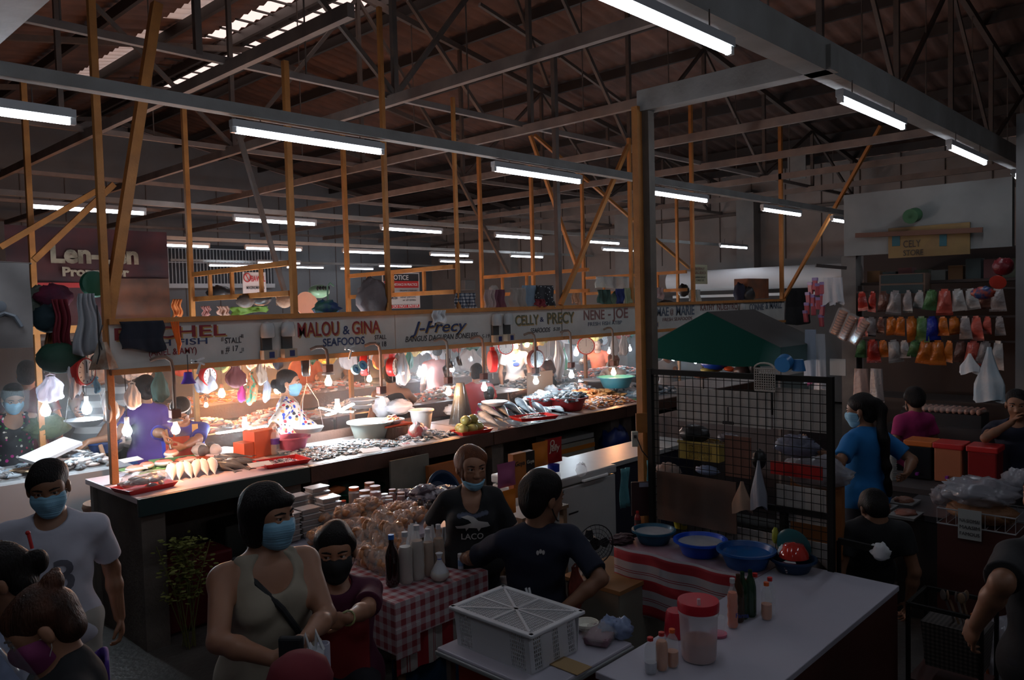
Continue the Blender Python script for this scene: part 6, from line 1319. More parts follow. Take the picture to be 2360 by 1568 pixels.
t = thing('pink_stand', 'clear cup with pink base behind the juice tub', 'cup', P(1655, 1465, z=.722)); MB().lathe([(0, 0), (.04, 0), (.042, .012), (0, .012)], 20).build('pink_base', M('pink_plastic'), t); MB().lathe([(.03, .01), (.032, .09)], 20).build('cup', petm, t, smooth=True)
# ================================================================ mesh stand with its hangings
gs = thing('mesh_stand', 'black wire mesh stand in a steel frame behind the basins', 'rack', (4.47, 1.77, 0)); g = MB(); bk = M('black_frame', (.010, .009, .008), .7, spec=.2)
for y in np.arange(.06, 1.2, .055): g.tube([(0, y, .74), (0, y, 1.80)], .0024, 5)
for z in np.arange(.78, 1.80, .053): g.tube([(0, 0, z), (0, 1.21, z)], .0024, 5)
g.build('wire_mesh', bk, gs, smooth=True)
MB().box((0, 0, .92), (.035, .035, 1.84)).build('frame_post', bk, gs); MB().box((0, 1.21, .92), (.035, .035, 1.84)).build('frame_post', bk, gs); MB().box((0, .6, 1.82), (.03, 1.2, .035)).build('top_bar', bk, gs); MB().box((.01, .28, 1.03), (.02, .56, .035)).build('lower_bar', bk, gs); MB().box((.02, .29, .86), (.03, .045, .34)).build('lower_post', bk, gs)
wb = M('grimy_white_board', (.50, .46, .42), .7, col2=(.36, .33, .30), ns=4, bump=.2)
def xpanel(px0, py0, px1, py1, x, lab, mat, name='panel', cat='panel', th=.008):
    a, b = P(px0, py0, x=x), P(px1, py1, x=x); o = MB().box((0, 0, 0), (th, abs(a.y-b.y), abs(a.z-b.z))).build(name, mat, loc=(x, (a.y+b.y)/2, (a.z+b.z)/2)); return tag(o, lab, cat)
xpanel(1560, 893, 1777, 990, 4.50, 'grimy white board behind the upper left of the mesh', wb); xpanel(1782, 893, 1908, 1000, 4.502, 'grimy white board behind the upper right of the mesh', wb); xpanel(1790, 1115, 1905, 1215, 4.503, 'grimy white board behind the lower right of the mesh', wb); xpanel(1700, 1215, 1908, 1290, 4.504, 'grimy white board at the foot of the mesh', wb)
xpanel(1670, 1003, 1732, 1105, 4.505, 'brown cardboard panel behind the middle of the mesh', M('brown_card2', (.17, .075, .05), .8)); xpanel(1776, 1062, 1896, 1108, 4.506, 'bright red folded sheet behind the mesh', M('red_sheet', (.42, .012, .01), .5)); xpanel(1514, 1085, 1698, 1232, 4.43, 'brown plywood sheet leaning against the lower left of the mesh', M('brown_plywood', (.13, .065, .04), .7, col2=(.06, .035, .025), ns=3))
p = P(1610, 1040, x=4.60); t = thing('yellow_basket', 'yellow plastic basket behind the mesh', 'basket', p, R(90)); yb = M('yellow_basket_plastic', (.42, .30, .06), .45)
latt(.30, .11, 24, 7, .004, [(0, .16), (.75, 1)]).build('basket_wall', yb, t, loc=(0, .0, -.06)); latt(.30, .11, 24, 7, .004, [(0, .16), (.75, 1)]).build('basket_wall', yb, t, loc=(0, -.18, -.06))
for s in (-1, 1): MB().box((s*.15, -.09, -.005), (.004, .18, .11)).build('basket_end', yb, t)
MB().box((0, -.09, -.06), (.3, .18, .004)).build('basket_floor', yb, t); MB().box((0, .004, .05), (.31, .012, .02)).build('basket_rim', yb, t)
tag(blob((0, 0, 0), (.08, .11, .06), .12, seed=3).build('black_bag', blk, loc=P(1600, 1000, x=4.68), smooth=True, ang=180), 'black bag lying in the yellow basket', 'bag')
for px, py, r_, lab, mat in ((1540, 1085, (.06, .09, .05), 'white and orange bags behind the left of the mesh', M('orange_white', (.4, .2, .13), .6, col2=(.4, .38, .36), ns=8)), (1680, 1010, (.05, .08, .03), 'shiny film roll behind the mesh', foil), (1835, 1030, (.05, .13, .07), 'shiny blue grey clear bags behind the mesh', M('bluegrey_film', (.16, .17, .24), .15, bump=1, bs=30)), (1630, 1085, (.05, .08, .03), 'bluish bag behind the mesh under the yellow basket', M('pale_blue_film')), (1750, 1060, (.05, .04, .06), 'dark bundle with white cord behind the mesh', blk)):
    tag(blob((0, 0, 0), r_, .2, seed=px % 6).build('bag_bundle', mat, loc=P(px, py, x=4.60), smooth=True, ang=180), lab, 'bag')
def xbag(px, py0, py1, wpx, x, lab, mat, tri=True):
    a, b = P(px, py0, x=x), P(px, py1, x=x); d = (a-Vector(CAM)).dot(Vector(fw)); wd = wpx*d/F; h_ = a.z-b.z; t = thing('hanging_bag', lab, 'bag', (x, a.y, b.z))
    MB().grid(lambda u, v: (math.cos(u*6.283)*.035*(1.15-v)*(1+.3*math.sin(u*25+v*3)), math.sin(u*6.283)*wd/2*((.14+.9*min(1, (1-v)*1.5)**1.3) if tri else 1-.3*v)*(1+.10*math.sin(u*37+v*4)), v*h_+.02*math.sin(u*13)*(1-v)), 30, 10).build('bag_body', mat, t, smooth=True, ang=180); return t
xbag(1710, 1110, 1178, 48, 4.42, 'crumpled brown paper bag hung on the mesh', M('kraft_paper', (.30, .19, .13), .8, bump=.8, bs=12)); xbag(1748, 1062, 1170, 38, 4.42, 'grey white plastic bag with long handles hung on the mesh', M('grey_bag', (.24, .25, .29), .4, alpha=.92))
t = thing('fly_swatter_rack', 'beige perforated plastic utensil holder hung on the top bar', 'holder', P(1762, 862, x=4.44)); hb = M('beige_plastic', (.42, .38, .33), .5); o = latt(.13, .13, 9, 9, .004).build('holder_front', hb, t, loc=(0, 0, -.1)); o.rotation_euler = (0, 0, R(90)); MB().tube([(0, .065*math.cos(a), .03+.035*math.sin(a)) for a in np.linspace(0, math.pi, 9)], .006, 6).build('holder_arch', hb, t)
t = thing('hook_tool', 'black T shaped hook tool hanging on the mesh', 'tool', P(1678, 975, x=4.45)); MB().bar((0, -.035, 0), (0, .035, 0), .012, .018).bar((0, 0, 0), (0, 0, .1), .006).build('tool_body', black, t)
for px, py0, py1, lab, mat, w_ in ((1500, 1060, 1180, 'turquoise patterned cloth strap hanging left of the mesh', M('turquoise_cloth', (.06, .22, .26), .8, col2=(.10, .28, .30), ns=20), .05), (1440, 1080, 1170, 'pale blue patterned cloth hanging by the freezer', M('turquoise_cloth'), .05)):
    a, b = P(px, py0, y=3.15), P(px, py1, y=3.15); tag(MB().grid(lambda u, v: ((u-.5)*w_*2, .01*math.sin(u*12+v*5), (v-.5)*(a.z-b.z)), 10, 8).build('hanging_cloth', mat, loc=(a+b)/2, smooth=True, ang=180, thick=.006), lab, 'cloth')
t = thing('book_pouch', 'dark brown flat case hanging before the main post', 'case', P(1478, 1150, y=3.12), R(-45)); MB().box((0, 0, 0), (.14, .02, .24)).build('case_body', M('dark_brown_leather', (.05, .02, .02), .4), t, bevel=.004); MB().box((.02, -.012, .10), (.07, .004, .03)).build('case_label', M('pale_label', (.3, .3, .38), .5), t)
# ================================================================ freezer, stand with boxes, fan
t = thing('chest_freezer', 'white chest freezer behind the seated man', 'freezer', (5.0, 4.3, 0)); fz = M('freezer_white', (.46, .46, .45), .4, col2=(.38, .38, .37), ns=3)
MB().box((0, 0, .42), (.92, .58, .8)).build('cabinet', fz, t, bevel=.012); MB().box((0, 0, .865), (.93, .6, .07)).build('lid', fz, t, bevel=.012); MB().bar((-.03, -.32, .845), (.30, -.32, .845), .03, .02).build('handle', white, t, bevel=.006); MB().box((-.12, -.292, .60), (.12, .004, .012)).build('vent_slot', black, t); MB().ell((.31, -.31, .845), .012).build('lock', alu, t)
t = thing('white_counter', 'long white counter top beyond the freezer', 'counter', (6.5, 4.45, 0)); MB().box((0, 0, .83), (1.9, .5, .04)).build('worktop', fz, t); MB().box((0, 0, .4), (1.8, .45, .8)).build('counter_body', M('dark_blue_panel', (.015, .015, .03), .7), t)
tag(blob((0, 0, .05), (.05, .04, .055), .25, seed=3).build('clear_bag', clear, loc=P(1340, 1098, z=.9), smooth=True, ang=180), 'clear crumpled bag standing on the freezer lid', 'bag')
t = thing('wooden_stand', 'dark wooden stand in front of the freezer carrying jars and boxes', 'stand', (4.14, 3.78, 0)); MB().box((0, 0, .815), (.5, .26, .025)).build('shelf_board', M('table_wood'), t)
for sx in (-1, 1):
    for sy in (-1, 1): MB().box((sx*.22, sy*.1, .4), (.04, .04, .8)).build('leg', M('table_wood'), t)
MB().box((0, .0, .42), (.46, .24, .02)).build('lower_board', M('table_wood'), t)
def pouch(px0, px1, py0, py1, y, lab, mat, dep=.04, txt=None, name='snack_pouch', cat='pouch', tc=None):
    a, b = P(px0, py1, y=y), P(px1, py0, y=y); w_, h_ = b.x-a.x, b.z-a.z; t = thing(name, lab, cat, ((a.x+b.x)/2, y, a.z))
    if 'box' in name: MB().box((0, dep/2, h_/2), (w_, dep, h_)).build('box_body', mat, t, bevel=.002)
    else: MB().grid(lambda u, v: ((u-.5)*w_*(1-.06*math.sin(v*3.14)), (dep*.5*math.sin(min(1, v*1.3)*math.pi))*math.sin(u*math.pi)*-1-.0015, v*h_), 12, 12).grid(lambda u, v: ((.5-u)*w_*(1-.06*math.sin(v*3.14)), (dep*.5*math.sin(min(1, v*1.3)*math.pi))*math.sin(u*math.pi)+.0015, v*h_), 12, 12).build('pouch_body', mat, t, smooth=True, ang=60)
    if txt:
        for i, s in enumerate(txt if isinstance(txt, list) else [txt]): text(s, w_*.36, tc or M('print_cream', (.6, .55, .45), .5), t, (-w_*.40, -dep*.5-.006 if 'box' not in name else -.003, h_*(.72-.2*i)), 0, .02, .15)
    return t
SY2 = 3.72
pouch(1185, 1212, 1042, 1150, SY2, 'orange box of snack sticks reading Goya, on the stand', M('orange_box_print', (.42, .14, .03), .5), .05, 'Goya', 'snack_box', 'box', ink); pouch(1213, 1232, 1038, 1140, SY2+.01, 'black box of snack sticks next to the orange one', M('black_box_print', (.02, .015, .015), .5), .05, 'Goya', 'snack_box', 'box')
pouch(1228, 1262, 1015, 1080, SY2+.05, 'orange standing pouch above the jars', M('orange_pouch', (.62, .18, .02), .3)); pouch(1258, 1294, 1006, 1072, SY2+.09, 'red standing pouch above the jars with white lettering', M('red_pouch', (.32, .012, .015), .3), .04, ['Q', 'Jelly'])
pouch(1147, 1187, 1062, 1128, SY2-.02, 'pink purple snack pouch left of the boxes', M('pink_pouch', (.36, .09, .20), .3)); pouch(1160, 1188, 1125, 1190, SY2-.04, 'orange pouch low behind the seated man', M('orange_pouch'))
for px, w_, py0, py1, y, lab in ((1278, .05, 1070, 1170, SY2+.04, 'large clear jar with blue lid and orange label on the stand'), (1243, .04, 1082, 1160, SY2+.02, 'smaller clear jar with blue lid left of the large one')):
    a, b = P(px, py1, y=y), P(px, py0, y=y); h_ = b.z-a.z; t = thing('snack_jar', lab, 'jar', a)
    MB().lathe([(0, 0), (w_, .005), (w_*1.05, h_*.5), (w_, h_*.78), (w_*.8, h_*.86), (0, h_*.86)], 22).build('jar_body', petm, t, smooth=True, ang=50); MB().lathe([(0, .01), (w_*.92, .01), (w_*.95, h_*.4), (0, h_*.4)], 20).build('contents', pasteB, t, smooth=True, ang=50)
    MB().lathe([(w_*1.06, h_*.2), (w_*1.07, h_*.6)], 22).build('jar_label', M('orange_label', (.5, .16, .04), .5, col2=(.08, .04, .06), ns=12, hard=.7), t, smooth=True); MB().lathe([(w_*.86, h_*.84), (w_*.88, h_), (0, h_)], 22).build('blue_lid', M('lid_blue', (.01, .03, .30), .35), t, smooth=True, ang=50)
text('Super', .028, M('print_cream'), t, (-.036, -.048, h_*.46), 0, .02, .15).parent = [o_ for o_ in COL.objects if o_.get('label', '').startswith('large clear jar')][0]
t = thing('desk_fan', 'small black table fan beside the seated man', 'fan', P(1370, 1255, y=3.0), R(-25)); T = Matrix.Rotation(R(90), 3, 'X'); g = MB(); r_ = .125
for rr in (1, .8, .6, .4, .2): g.tube([(r_*rr*math.cos(a), -.03+.02*rr, r_*rr*math.sin(a)) for a in np.linspace(0, 2*math.pi, 29)[:-1]], .0016 if rr < 1 else .004, 5, closed=True)
for a in np.linspace(0, 2*math.pi, 25)[:-1]: g.tube([(0, -.035, 0), (r_*.6*math.cos(a), -.03, r_*.6*math.sin(a)), (r_*math.cos(a), -.01, r_*math.sin(a))], .0012, 4)
g.build('guard', black, t)
for k_ in range(3): a = k_*2.094; MB().poly([(0, .01), (.09*math.cos(a-.4), .09*math.sin(a-.4)), (.11*math.cos(a), .11*math.sin(a)), (.09*math.cos(a+.4), .09*math.sin(a+.4))], -.004, .0, T).build('blade', M('fan_blade', (.03, .03, .035), .4), t)
MB().lathe([(0, 0), (.04, .0), (.045, .06), (.03, .09), (0, .09)], 16, T=T.inverted()).build('motor', black, t, smooth=True); MB().bar((0, .05, -.02), (0, .05, -.17), .03).build('neck', black, t); MB().lathe([(0, -.19), (.09, -.19), (.08, -.17), (0, -.165)], 22, c=(0, .04, 0)).build('base', black, t)
t = thing('cooler_box', 'dirty white box with wooden top below the fan', 'box', (4.08, 3.02, 0), 0); MB().box((0, .0, .26), (.5, .44, .52)).build('box_body', M('dirty_cream', (.24, .22, .18), .6), t, bevel=.01); MB().box((0, 0, .53), (.52, .46, .025)).build('wooden_top', M('orange_wood_top', (.30, .14, .05), .6), t)
hbag(1325, 1300, 1400, 50, 2.72, 'red net bag of small carrots beside the seated man', M('red_net', (.30, .04, .02), .7, col2=(.12, .02, .01), ns=20), seed=2)
t = basin((3.86, 3.0, .546), .08, .03, 'clear saucer on the box under the fan', petm, 'dish', name='dish')
# ================================================================ clear sack on the floor
t = thing('plastic_sack', 'large clear plastic sack slumped open on the floor behind the man in white', 'sack', P(335, 1395, z=0))
MB().grid(lambda u, v: (math.cos(u*6.283)*(.30+.06*math.sin(v*3))*(1+.09*math.sin(u*19+v*3)), math.sin(u*6.283)*(.26)*(1+.1*math.sin(u*23)), .01+v*.34+.05*math.sin(u*13)), 44, 10).build('sack_wall', M('clear_sack', (.55, .6, .58), .2, alpha=.4, bump=1, bs=12), t, smooth=True, ang=180)
blob((0, 0, .06), (.28, .24, .10), .2, seed=4, n=30).build('sack_base', M('clear_sack'), t, smooth=True, ang=180)
t = thing('leafy_sprigs', 'drooping yellow green leafy sprigs beside the counter end', 'vegetables', (2.28, 5.3, .35))
lf = MB(); g = random.Random(9)
for i in range(420):
    c = Vector((g.gauss(0, .08), g.gauss(0, .06), g.uniform(0, .42))); lf.ell(c, (.022, .010, .003), Matrix.Rotation(g.uniform(0, 6.3), 3, 'Z') @ Matrix.Rotation(g.uniform(-1, 1), 3, 'X'), n=6, m=4)
lf.build('leaves', M('olive_leaves', (.16, .17, .03), .6), t, kind='stuff')
st_ = MB()
for i in range(12): st_.tube([(g.gauss(0, .03), g.gauss(0, .02), -.34), (g.gauss(0, .06), g.gauss(0, .05), .1), (g.gauss(0, .09), g.gauss(0, .07), .4)], .004, 4)
st_.build('stems', M('olive_stem', (.12, .12, .03), .6), t, kind='stuff')
# ================================================================ green canopy with smoke
gc = thing('canopy', 'dark green tarpaulin canopy with grey roof over the grill stall', 'canopy', (7.0, 3.98, 0)); gt = M('green_tarp', (.004, .035, .028), .9, spec=.05, bump=.2, bs=5); gg = M('grey_tarp', (.07, .062, .058), .9, spec=.1)
XL = .99
MB().add([(0, .65, 1.86), (0, 0, 2.17), (0, -.75, 1.83), (0, -.75, 1.66), (0, -.3, 1.635), (0, .2, 1.66), (0, .67, 1.70)], [(0, 1, 2, 3, 4, 5, 6)]).build('front_panel', gt, gc, thick=.006)
MB().add([(0, 0, 2.17), (XL, 0, 2.17), (XL, -.75, 1.83), (0, -.75, 1.83)], [(0, 1, 2, 3)]).build('right_roof', gg, gc, thick=.006)
MB().add([(0, 0, 2.17), (XL, 0, 2.17), (XL, .66, 1.86), (0, .66, 1.86)], [(3, 2, 1, 0)]).build('left_roof', gg, gc, thick=.006)
MB().add([(0, -.75, 1.83), (XL, -.75, 1.83), (XL, -.75, 1.70), (.5, -.75, 1.67), (0, -.75, 1.66)], [(0, 1, 2, 3, 4)]).build('side_valance', gt, gc, thick=.006)
for x in (.02, XL-.02):
    for y in (-.73, .63): MB().bar((x, y, 0), (x, y, 1.84), .025).build('pole', steel, gc)
p = P(1808, 837, x=6.6); t = thing('blower', 'blue vent blower under the canopy corner', 'blower', p); MB().lathe([(0, -.05), (.07, -.05), (.075, .03), (.05, .06), (0, .06)], 20, T=Matrix.Rotation(R(75), 3, 'Y')).build('blower_drum', M('blower_blue', (.01, .13, .35), .35), t, smooth=True)
MB().lathe([(0, 0), (.06, 0), (.04, .1), (0, .1)], 16, c=(.06, -.1, -.07)).build('blower_mouth', M('blower_blue'), t, smooth=True)
sm = MB().ell((0, 0, 0), (.34, .34, .45)).build('smoke', bpy.data.materials.new('grill_smoke'), loc=P(1840, 850, x=6.75)); mt = sm.data.materials[0]; mt.use_nodes = True; nt = mt.node_tree; nt.nodes.clear()
ou = nn(nt, 'ShaderNodeOutputMaterial'); vp = nn(nt, 'ShaderNodeVolumePrincipled'); nt.links.new(vp.outputs[0], ou.inputs['Volume']); vp.inputs['Color'].default_value = (.55, .8, .9, 1); vp.inputs['Anisotropy'].default_value = .3
tc = nn(nt, 'ShaderNodeTexCoord'); no = nn(nt, 'ShaderNodeTexNoise'); no.inputs['Scale'].default_value = 4; nt.links.new(tc.outputs['Object'], no.inputs[0])
ln = nn(nt, 'ShaderNodeVectorMath', operation='LENGTH'); nt.links.new(tc.outputs['Object'], ln.inputs[0]); mr = nn(nt, 'ShaderNodeMapRange'); mr.inputs[1].default_value = .1; mr.inputs[2].default_value = .4; mr.inputs[3].default_value = 1; mr.inputs[4].default_value = 0; nt.links.new(ln.outputs['Value'], mr.inputs[0])
ml = nn(nt, 'ShaderNodeMath', operation='MULTIPLY'); nt.links.new(no.outputs[0], ml.inputs[0]); nt.links.new(mr.outputs[0], ml.inputs[1]); m2 = nn(nt, 'ShaderNodeMath', operation='MULTIPLY'); m2.inputs[1].default_value = .7; nt.links.new(ml.outputs[0], m2.inputs[0]); nt.links.new(m2.outputs[0], vp.inputs['Density'])
tag(sm, 'thin bluish smoke drifting at the corner of the canopy', 'smoke', None, 'stuff')
# goods seen between the canopy and the mesh
for px, py, r_, lab, mat in ((1648, 838, (.14, .14, .07), 'blue plastic box heap under the canopy', M('blue_plastic')), (1640, 852, (.14, .1, .03), 'yellow basket of packs under the canopy', M('yellow_plastic')), (1686, 850, (.09, .07, .03), 'orange plate stack under the canopy', M('orange_plastic')), (1712, 855, (.10, .10, .08), 'brown round pot lid under the canopy', M('brown_pot', (.08, .05, .045), .3)),
        (1738, 845, (.06, .06, .09), 'black round grill cover behind the utensil holder', blk), (1700, 838, (.09, .07, .05), 'white crumpled cloth under the canopy', bagw), (1620, 865, (.12, .1, .035), 'brown heap left of the yellow basket', M('brown_food'))):
    tag(blob((0, 0, 0), r_, .12, seed=px % 5).build('stall_goods', mat, loc=P(px, py, x=7.4), smooth=True, ang=180), lab, 'goods')
cbx = P(1690, 835, x=7.9); tag(MB().box((0, 0, 0), (.3, .4, .14)).build('foam_box', M('foam_white', (.5, .47, .44), .6), loc=cbx), 'white foam box under the canopy', 'box')
tag(MB().box((0, 0, .45), (.7, 1.6, .9)).build('grill_table', M('dark_table', (.04, .03, .03), .7), loc=(7.45, 3.9, .62-.45+.0)), 'dark table under the green canopy', 'table')
# ================================================================ sundries store at the right
FX = 9.0
shelfw = M('dark_store_wood', (.045, .03, .025), .7)
struct('wall_store_fascia', MB().box((FX+.05, 2.59, 3.075), (.1, 1.62, .68)), M('grey_white_fascia', (.26, .26, .25), .8, col2=(.17, .17, .165), ns=2))
struct('wall_store_column', MB().box((FX+.1, 3.36, 1.37), (.16, .16, 2.74)), M('store_column_paint', (.17, .155, .14), .8, col2=(.10, .09, .085), ns=4))
struct('wall_store_side', MB().box((FX+.1, 1.55, 2.0), (.3, .38, 4.0)), M('store_side', (.16, .16, .16), .8))
struct('wall_store_back', MB().box((FX+1.2, 2.4, 1.4), (.08, 2.4, 2.8)), M('store_back', (.05, .035, .03), .8))
xpanel(2048, 596, 2236, 512, FX-.02, 'old yellow cardboard sign of the store with blue marks', M('old_yellow_card', (.24, .15, .05), .7, col2=(.17, .10, .04), ns=4), 'store_sign', 'sign', .02)
ss = [o for o in COL.objects if o.name == 'store_sign'][0]
o = fit('CELY', (2082, 571), (2122, 568), 16, M('store_letter', (.03, .02, .02), .7), ss, x=FX-.035); o = fit('STORE', (2082, 590), (2128, 587), 13, M('store_letter'), ss, x=FX-.035)
for px0, px1 in ((2056, 2074), (2165, 2182)):
    a, b = P(px0, 568, x=FX-.032), P(px1, 540, x=FX-.032); MB().box(((a+b)/2-ss.location), (.003, abs(a.y-b.y), abs(a.z-b.z))).build('blue_mark', M('sign_blue_mark', (.01, .08, .10), .6), ss)
tag(MB().bar(P(1972, 543, x=FX-.06), P(2265, 530, x=FX-.06), .03, .05).build('wooden_batten', M('brown_batten', (.12, .05, .03), .7)), 'brown wooden batten across the store fascia', 'batten')
t = thing('hose_roll', 'green roll on the store fascia', 'roll', P(2104, 497, x=FX-.1)); MB().lathe([(.02, -.09), (.075, -.09), (.075, .07), (.02, .07), (.02, -.09)], 26, T=Matrix.Rotation(R(80), 3, 'Y')).build('roll_body', M('roll_green', (.03, .10, .04), .7), t, smooth=True, ang=50)
sf = thing('store_rack', 'dark hanging rack of the sundries store', 'rack', (FX, 2.42, 0))
for z in (2.33, 2.05, 1.80): MB().bar((0, -.72, z), (0, .85, z), .025, .02).build('rack_rod', shelfw, sf)
for y in (-.74, .86): MB().box((.1, y, 1.2), (.05, .05, 2.4)).build('rack_post', shelfw, sf)
MB().box((.5, .05, 2.42), (.7, 1.6, .03)).build('rack_shelf', shelfw, sf); MB().box((.35, .05, 1.15), (.6, 1.6, .04)).build('rack_shelf', shelfw, sf)
# shelf boxes above
g = random.Random(4); bxc = [(.16, .08, .03), (.05, .07, .07), (.14, .05, .05), (.08, .09, .06), (.2, .2, .18)]
bp0 = MB().box((0, 0, .1), (.16, .14, .2)).build('carton', M('c0', bxc[0], .7), bevel=.003); tag(bp0, '', 'box', 'cartons on the store shelf'); bp0.location = (FX+.3, 3.2, 2.435)
for i in range(9):
    o = bp0 if i == 0 else dup(bp0); o.location = (FX+.3, 3.16-i*.165, 2.435); o['label'] = 'carton on the top shelf of the store, number '+('one', 'two', 'three', 'four', 'five', 'six', 'seven', 'eight', 'nine')[i]+' from the column'
    o.scale = (1, 1, g.uniform(.5, 1.1))
    if i: o.data = bp0.data.copy(); o.data.materials[0] = M('c%d' % (i % 5), bxc[i % 5], .7)
xc = thing('store_cabinet', 'wooden framed glass cabinet high in the store', 'cabinet', P(2078, 655, x=FX-.02)); MB().box((.1, 0, 0), (.2, .46, .22)).build('cabinet_body', M('cabinet_wood', (.16, .10, .07), .6), xc); MB().box((-.004, 0, .055), (.006, .42, .09)).build('upper_glass', M('cab_glass', (.05, .07, .07), .15), xc); MB().box((-.004, 0, -.055), (.006, .42, .09)).build('lower_glass', M('cab_glass'), xc)
# hung packets, three rows
pk = []
for nm, mt_ in (('red', M('pk_red', (.35, .03, .02), .25, bump=1, bs=30)), ('orange', M('pk_orange', (.55, .15, .02), .25, bump=1, bs=30)), ('white', M('pk_white', (.42, .40, .38), .25, bump=1, bs=30)), ('green', M('pk_green', (.10, .22, .08), .25, bump=1, bs=30)), ('coral', M('pk_coral', (.55, .10, .07), .35, bump=1, bs=30)), ('brown', M('pk_brown', (.16, .07, .05), .25, bump=1, bs=30)), ('blue', M('pk_blue', (.02, .04, .35), .25, bump=1, bs=30)), ('clear', M('pk_clear', (.30, .26, .25), .15, bump=1, bs=30))):
    t = thing('hanging_packet', '', 'packet', group='packets hung in the store'); MB().grid(lambda u, v: (-.035*math.sin(u*math.pi)*math.sin(min(1, (1-v)*1.2)*math.pi), (u-.5)*(.13-.05*v), -.2+.2*v), 10, 10).grid(lambda u, v: (.035*math.sin(u*math.pi)*math.sin(min(1, (1-v)*1.2)*math.pi), (.5-u)*(.13-.05*v), -.2+.2*v), 10, 10).build('packet_body', mt_, t, smooth=True, ang=60)
    MB().box((0, 0, .005), (.006, .05, .02)).build('packet_header', mt_, t); pk.append((nm, t, [0]))
rows = [(2.32, 'top row', ['red', 'red', 'brown', 'clear', 'clear', 'white', 'green', 'coral', 'white', 'white', 'brown', 'clear']), (2.04, 'middle row', ['coral', 'clear', 'brown', 'orange', 'orange', 'orange', 'green', 'blue', 'orange', 'orange', 'clear', 'coral', 'coral', 'clear']), (1.79, 'lowest row', ['green', 'red', 'orange', 'white', 'white', 'green', 'orange', 'orange', 'orange', 'brown', 'coral', 'clear', 'white'])]
for z, rn, ls in rows:
    cnt = {}
    for i, c in enumerate(ls):
        nm, t, used = [q for q in pk if q[0] == c][0]; y = 3.20-i*(1.42/len(ls)); o = t if not used[0] else dup(t); used[0] = 1
        o.location = (FX-.03, y, z); o.rotation_euler = (0, 0, g.uniform(-.7, .7)); s_ = g.uniform(.95, 1.3); o.scale = (s_*1.3, s_, s_*g.uniform(.8, 1.05)); o.rotation_euler[0] = g.uniform(-.15, .15)
        o['label'] = '%s packet in the %s of the store, %s' % (c, rn, 'near the grey column' if i < len(ls)/3 else 'in the middle' if i < 2*len(ls)/3 else 'toward the right end'); o['group'] = '%s packets of the %s' % (c, rn)
for nm, t, used in pk:
    if not used[0]:
        for c in list(t.children): bpy.data.objects.remove(c)
        bpy.data.objects.remove(t)
# clusters outside the column
pp = thing('pink_pack', '', 'pack', group='pink tubes hanging in a cluster'); MB().box((0, 0, 0), (.03, .05, .12)).build('pack_body', M('pk_pink', (.50, .10, .12), .3), pp, bevel=.008); MB().box((0, 0, .05), (.032, .052, .03)).build('pack_band', M('pk_lilac', (.35, .25, .5), .3), pp)
for i, (px, py) in enumerate(((1868, 665), (1884, 668), (1895, 665), (1863, 688), (1874, 694), (1896, 690), (1860, 712), (1875, 714), (1895, 715), (1893, 740), (1886, 700), (1878, 655), (1857, 730))): put(pp, i == 0, P(px, py, x=7.6), (0, .1*(i % 3-1), R(rnd.uniform(-30, 30))), 'small pink tube pack in the cluster left of the grey column', .95)
tag(MB().bar(P(1880, 612, x=7.6), P(1950, 618, x=7.8), .03).build('hanging_bar', shelfw), 'dark bar from which the pink packs hang', 'bar')
for a in ((1868, 760, 880, 34, 'pale blue and white long plastic bags behind the canopy edge', M('pale_blue_bag')), (1890, 770, 900, 30, 'milky long plastic bags beside the pale blue ones', milky), (1910, 640, 700, 30, 'clear bag of brown packs beside the pink cluster', milky), (1873, 852, 885, 26, 'magenta bag below the long pale bags', M('magenta_cloth')), (1928, 640, 700, 34, 'clear bag of brown packs touching the grey column', milky)): xbag(a[0], a[1], a[2], a[3], 7.6, a[4], a[5], tri=False)
ck = thing('cracker_pack', '', 'pack', group='orange cracker packs'); MB().box((0, 0, 0), (.08, .10, .26)).build('wrap', film, ck, bevel=.02)
for i in range(9): MB().lathe([(0, -.012), (.038, -.01), (.038, .006), (0, .01)], 14, c=(0, 0, -.11+i*.026)).build('cracker', M('cracker_orange', (.42, .11, .02), .6), ck, smooth=True)
for i, (px, py, a) in enumerate(((1935, 742, 24), (1955, 755, 28), (1983, 765, 32))): put(ck, i == 0, P(px, py, x=7.3), (R(a), 0, R(-10)), ('left', 'middle', 'right')[i]+' orange cracker pack hanging aslant by the column')
for a in ((1985, 850, 930, 40, 'pinkish beige long packets at the store front', M('pinkish_packet', (.32, .22, .19), .4, bump=1, bs=20)), (2020, 850, 925, 34, 'clear beige packets right of the long pinkish ones', M('pk_clear')), (2280, 800, 925, 60, 'big white and blue plastic bag bundle hanging in the store', M('white_blue_bag', (.50, .56, .60), .35, col2=(.35, .5, .6), ns=7, bump=.8, bs=10)), (2235, 815, 860, 40, 'grey white bag left of the big white bundle', bagw)): xbag(a[0], a[1], a[2], a[3], 8.4, a[4], a[5], tri=(a[0] > 2200))
xpanel(1913, 865, 1949, 828, 7.4, 'small white handwritten card below the cracker packs', M('card_white', (.42, .42, .40), .7), 'hanging_card', 'card')
p = P(2300, 650, x=8.3); t = thing('toy', 'orange red plastic hat toy hanging at the right of the store', 'toy', p); MB().lathe([(0, .03), (.02, .03), (.03, 0), (.07, -.005), (.07, -.01), (0, -.01)], 20, T=Matrix.Rotation(R(60), 3, 'Y')).build('toy_disc', M('toy_red', (.55, .06, .04), .4), t, smooth=True); blob((0, .12, -.1), (.05, .09, .06), .2, seed=2).build('toy_bunch', M('toy_blue', (.02, .05, .15), .4, col2=(.4, .06, .03), ns=14, hard=.8), t, smooth=True, ang=180)
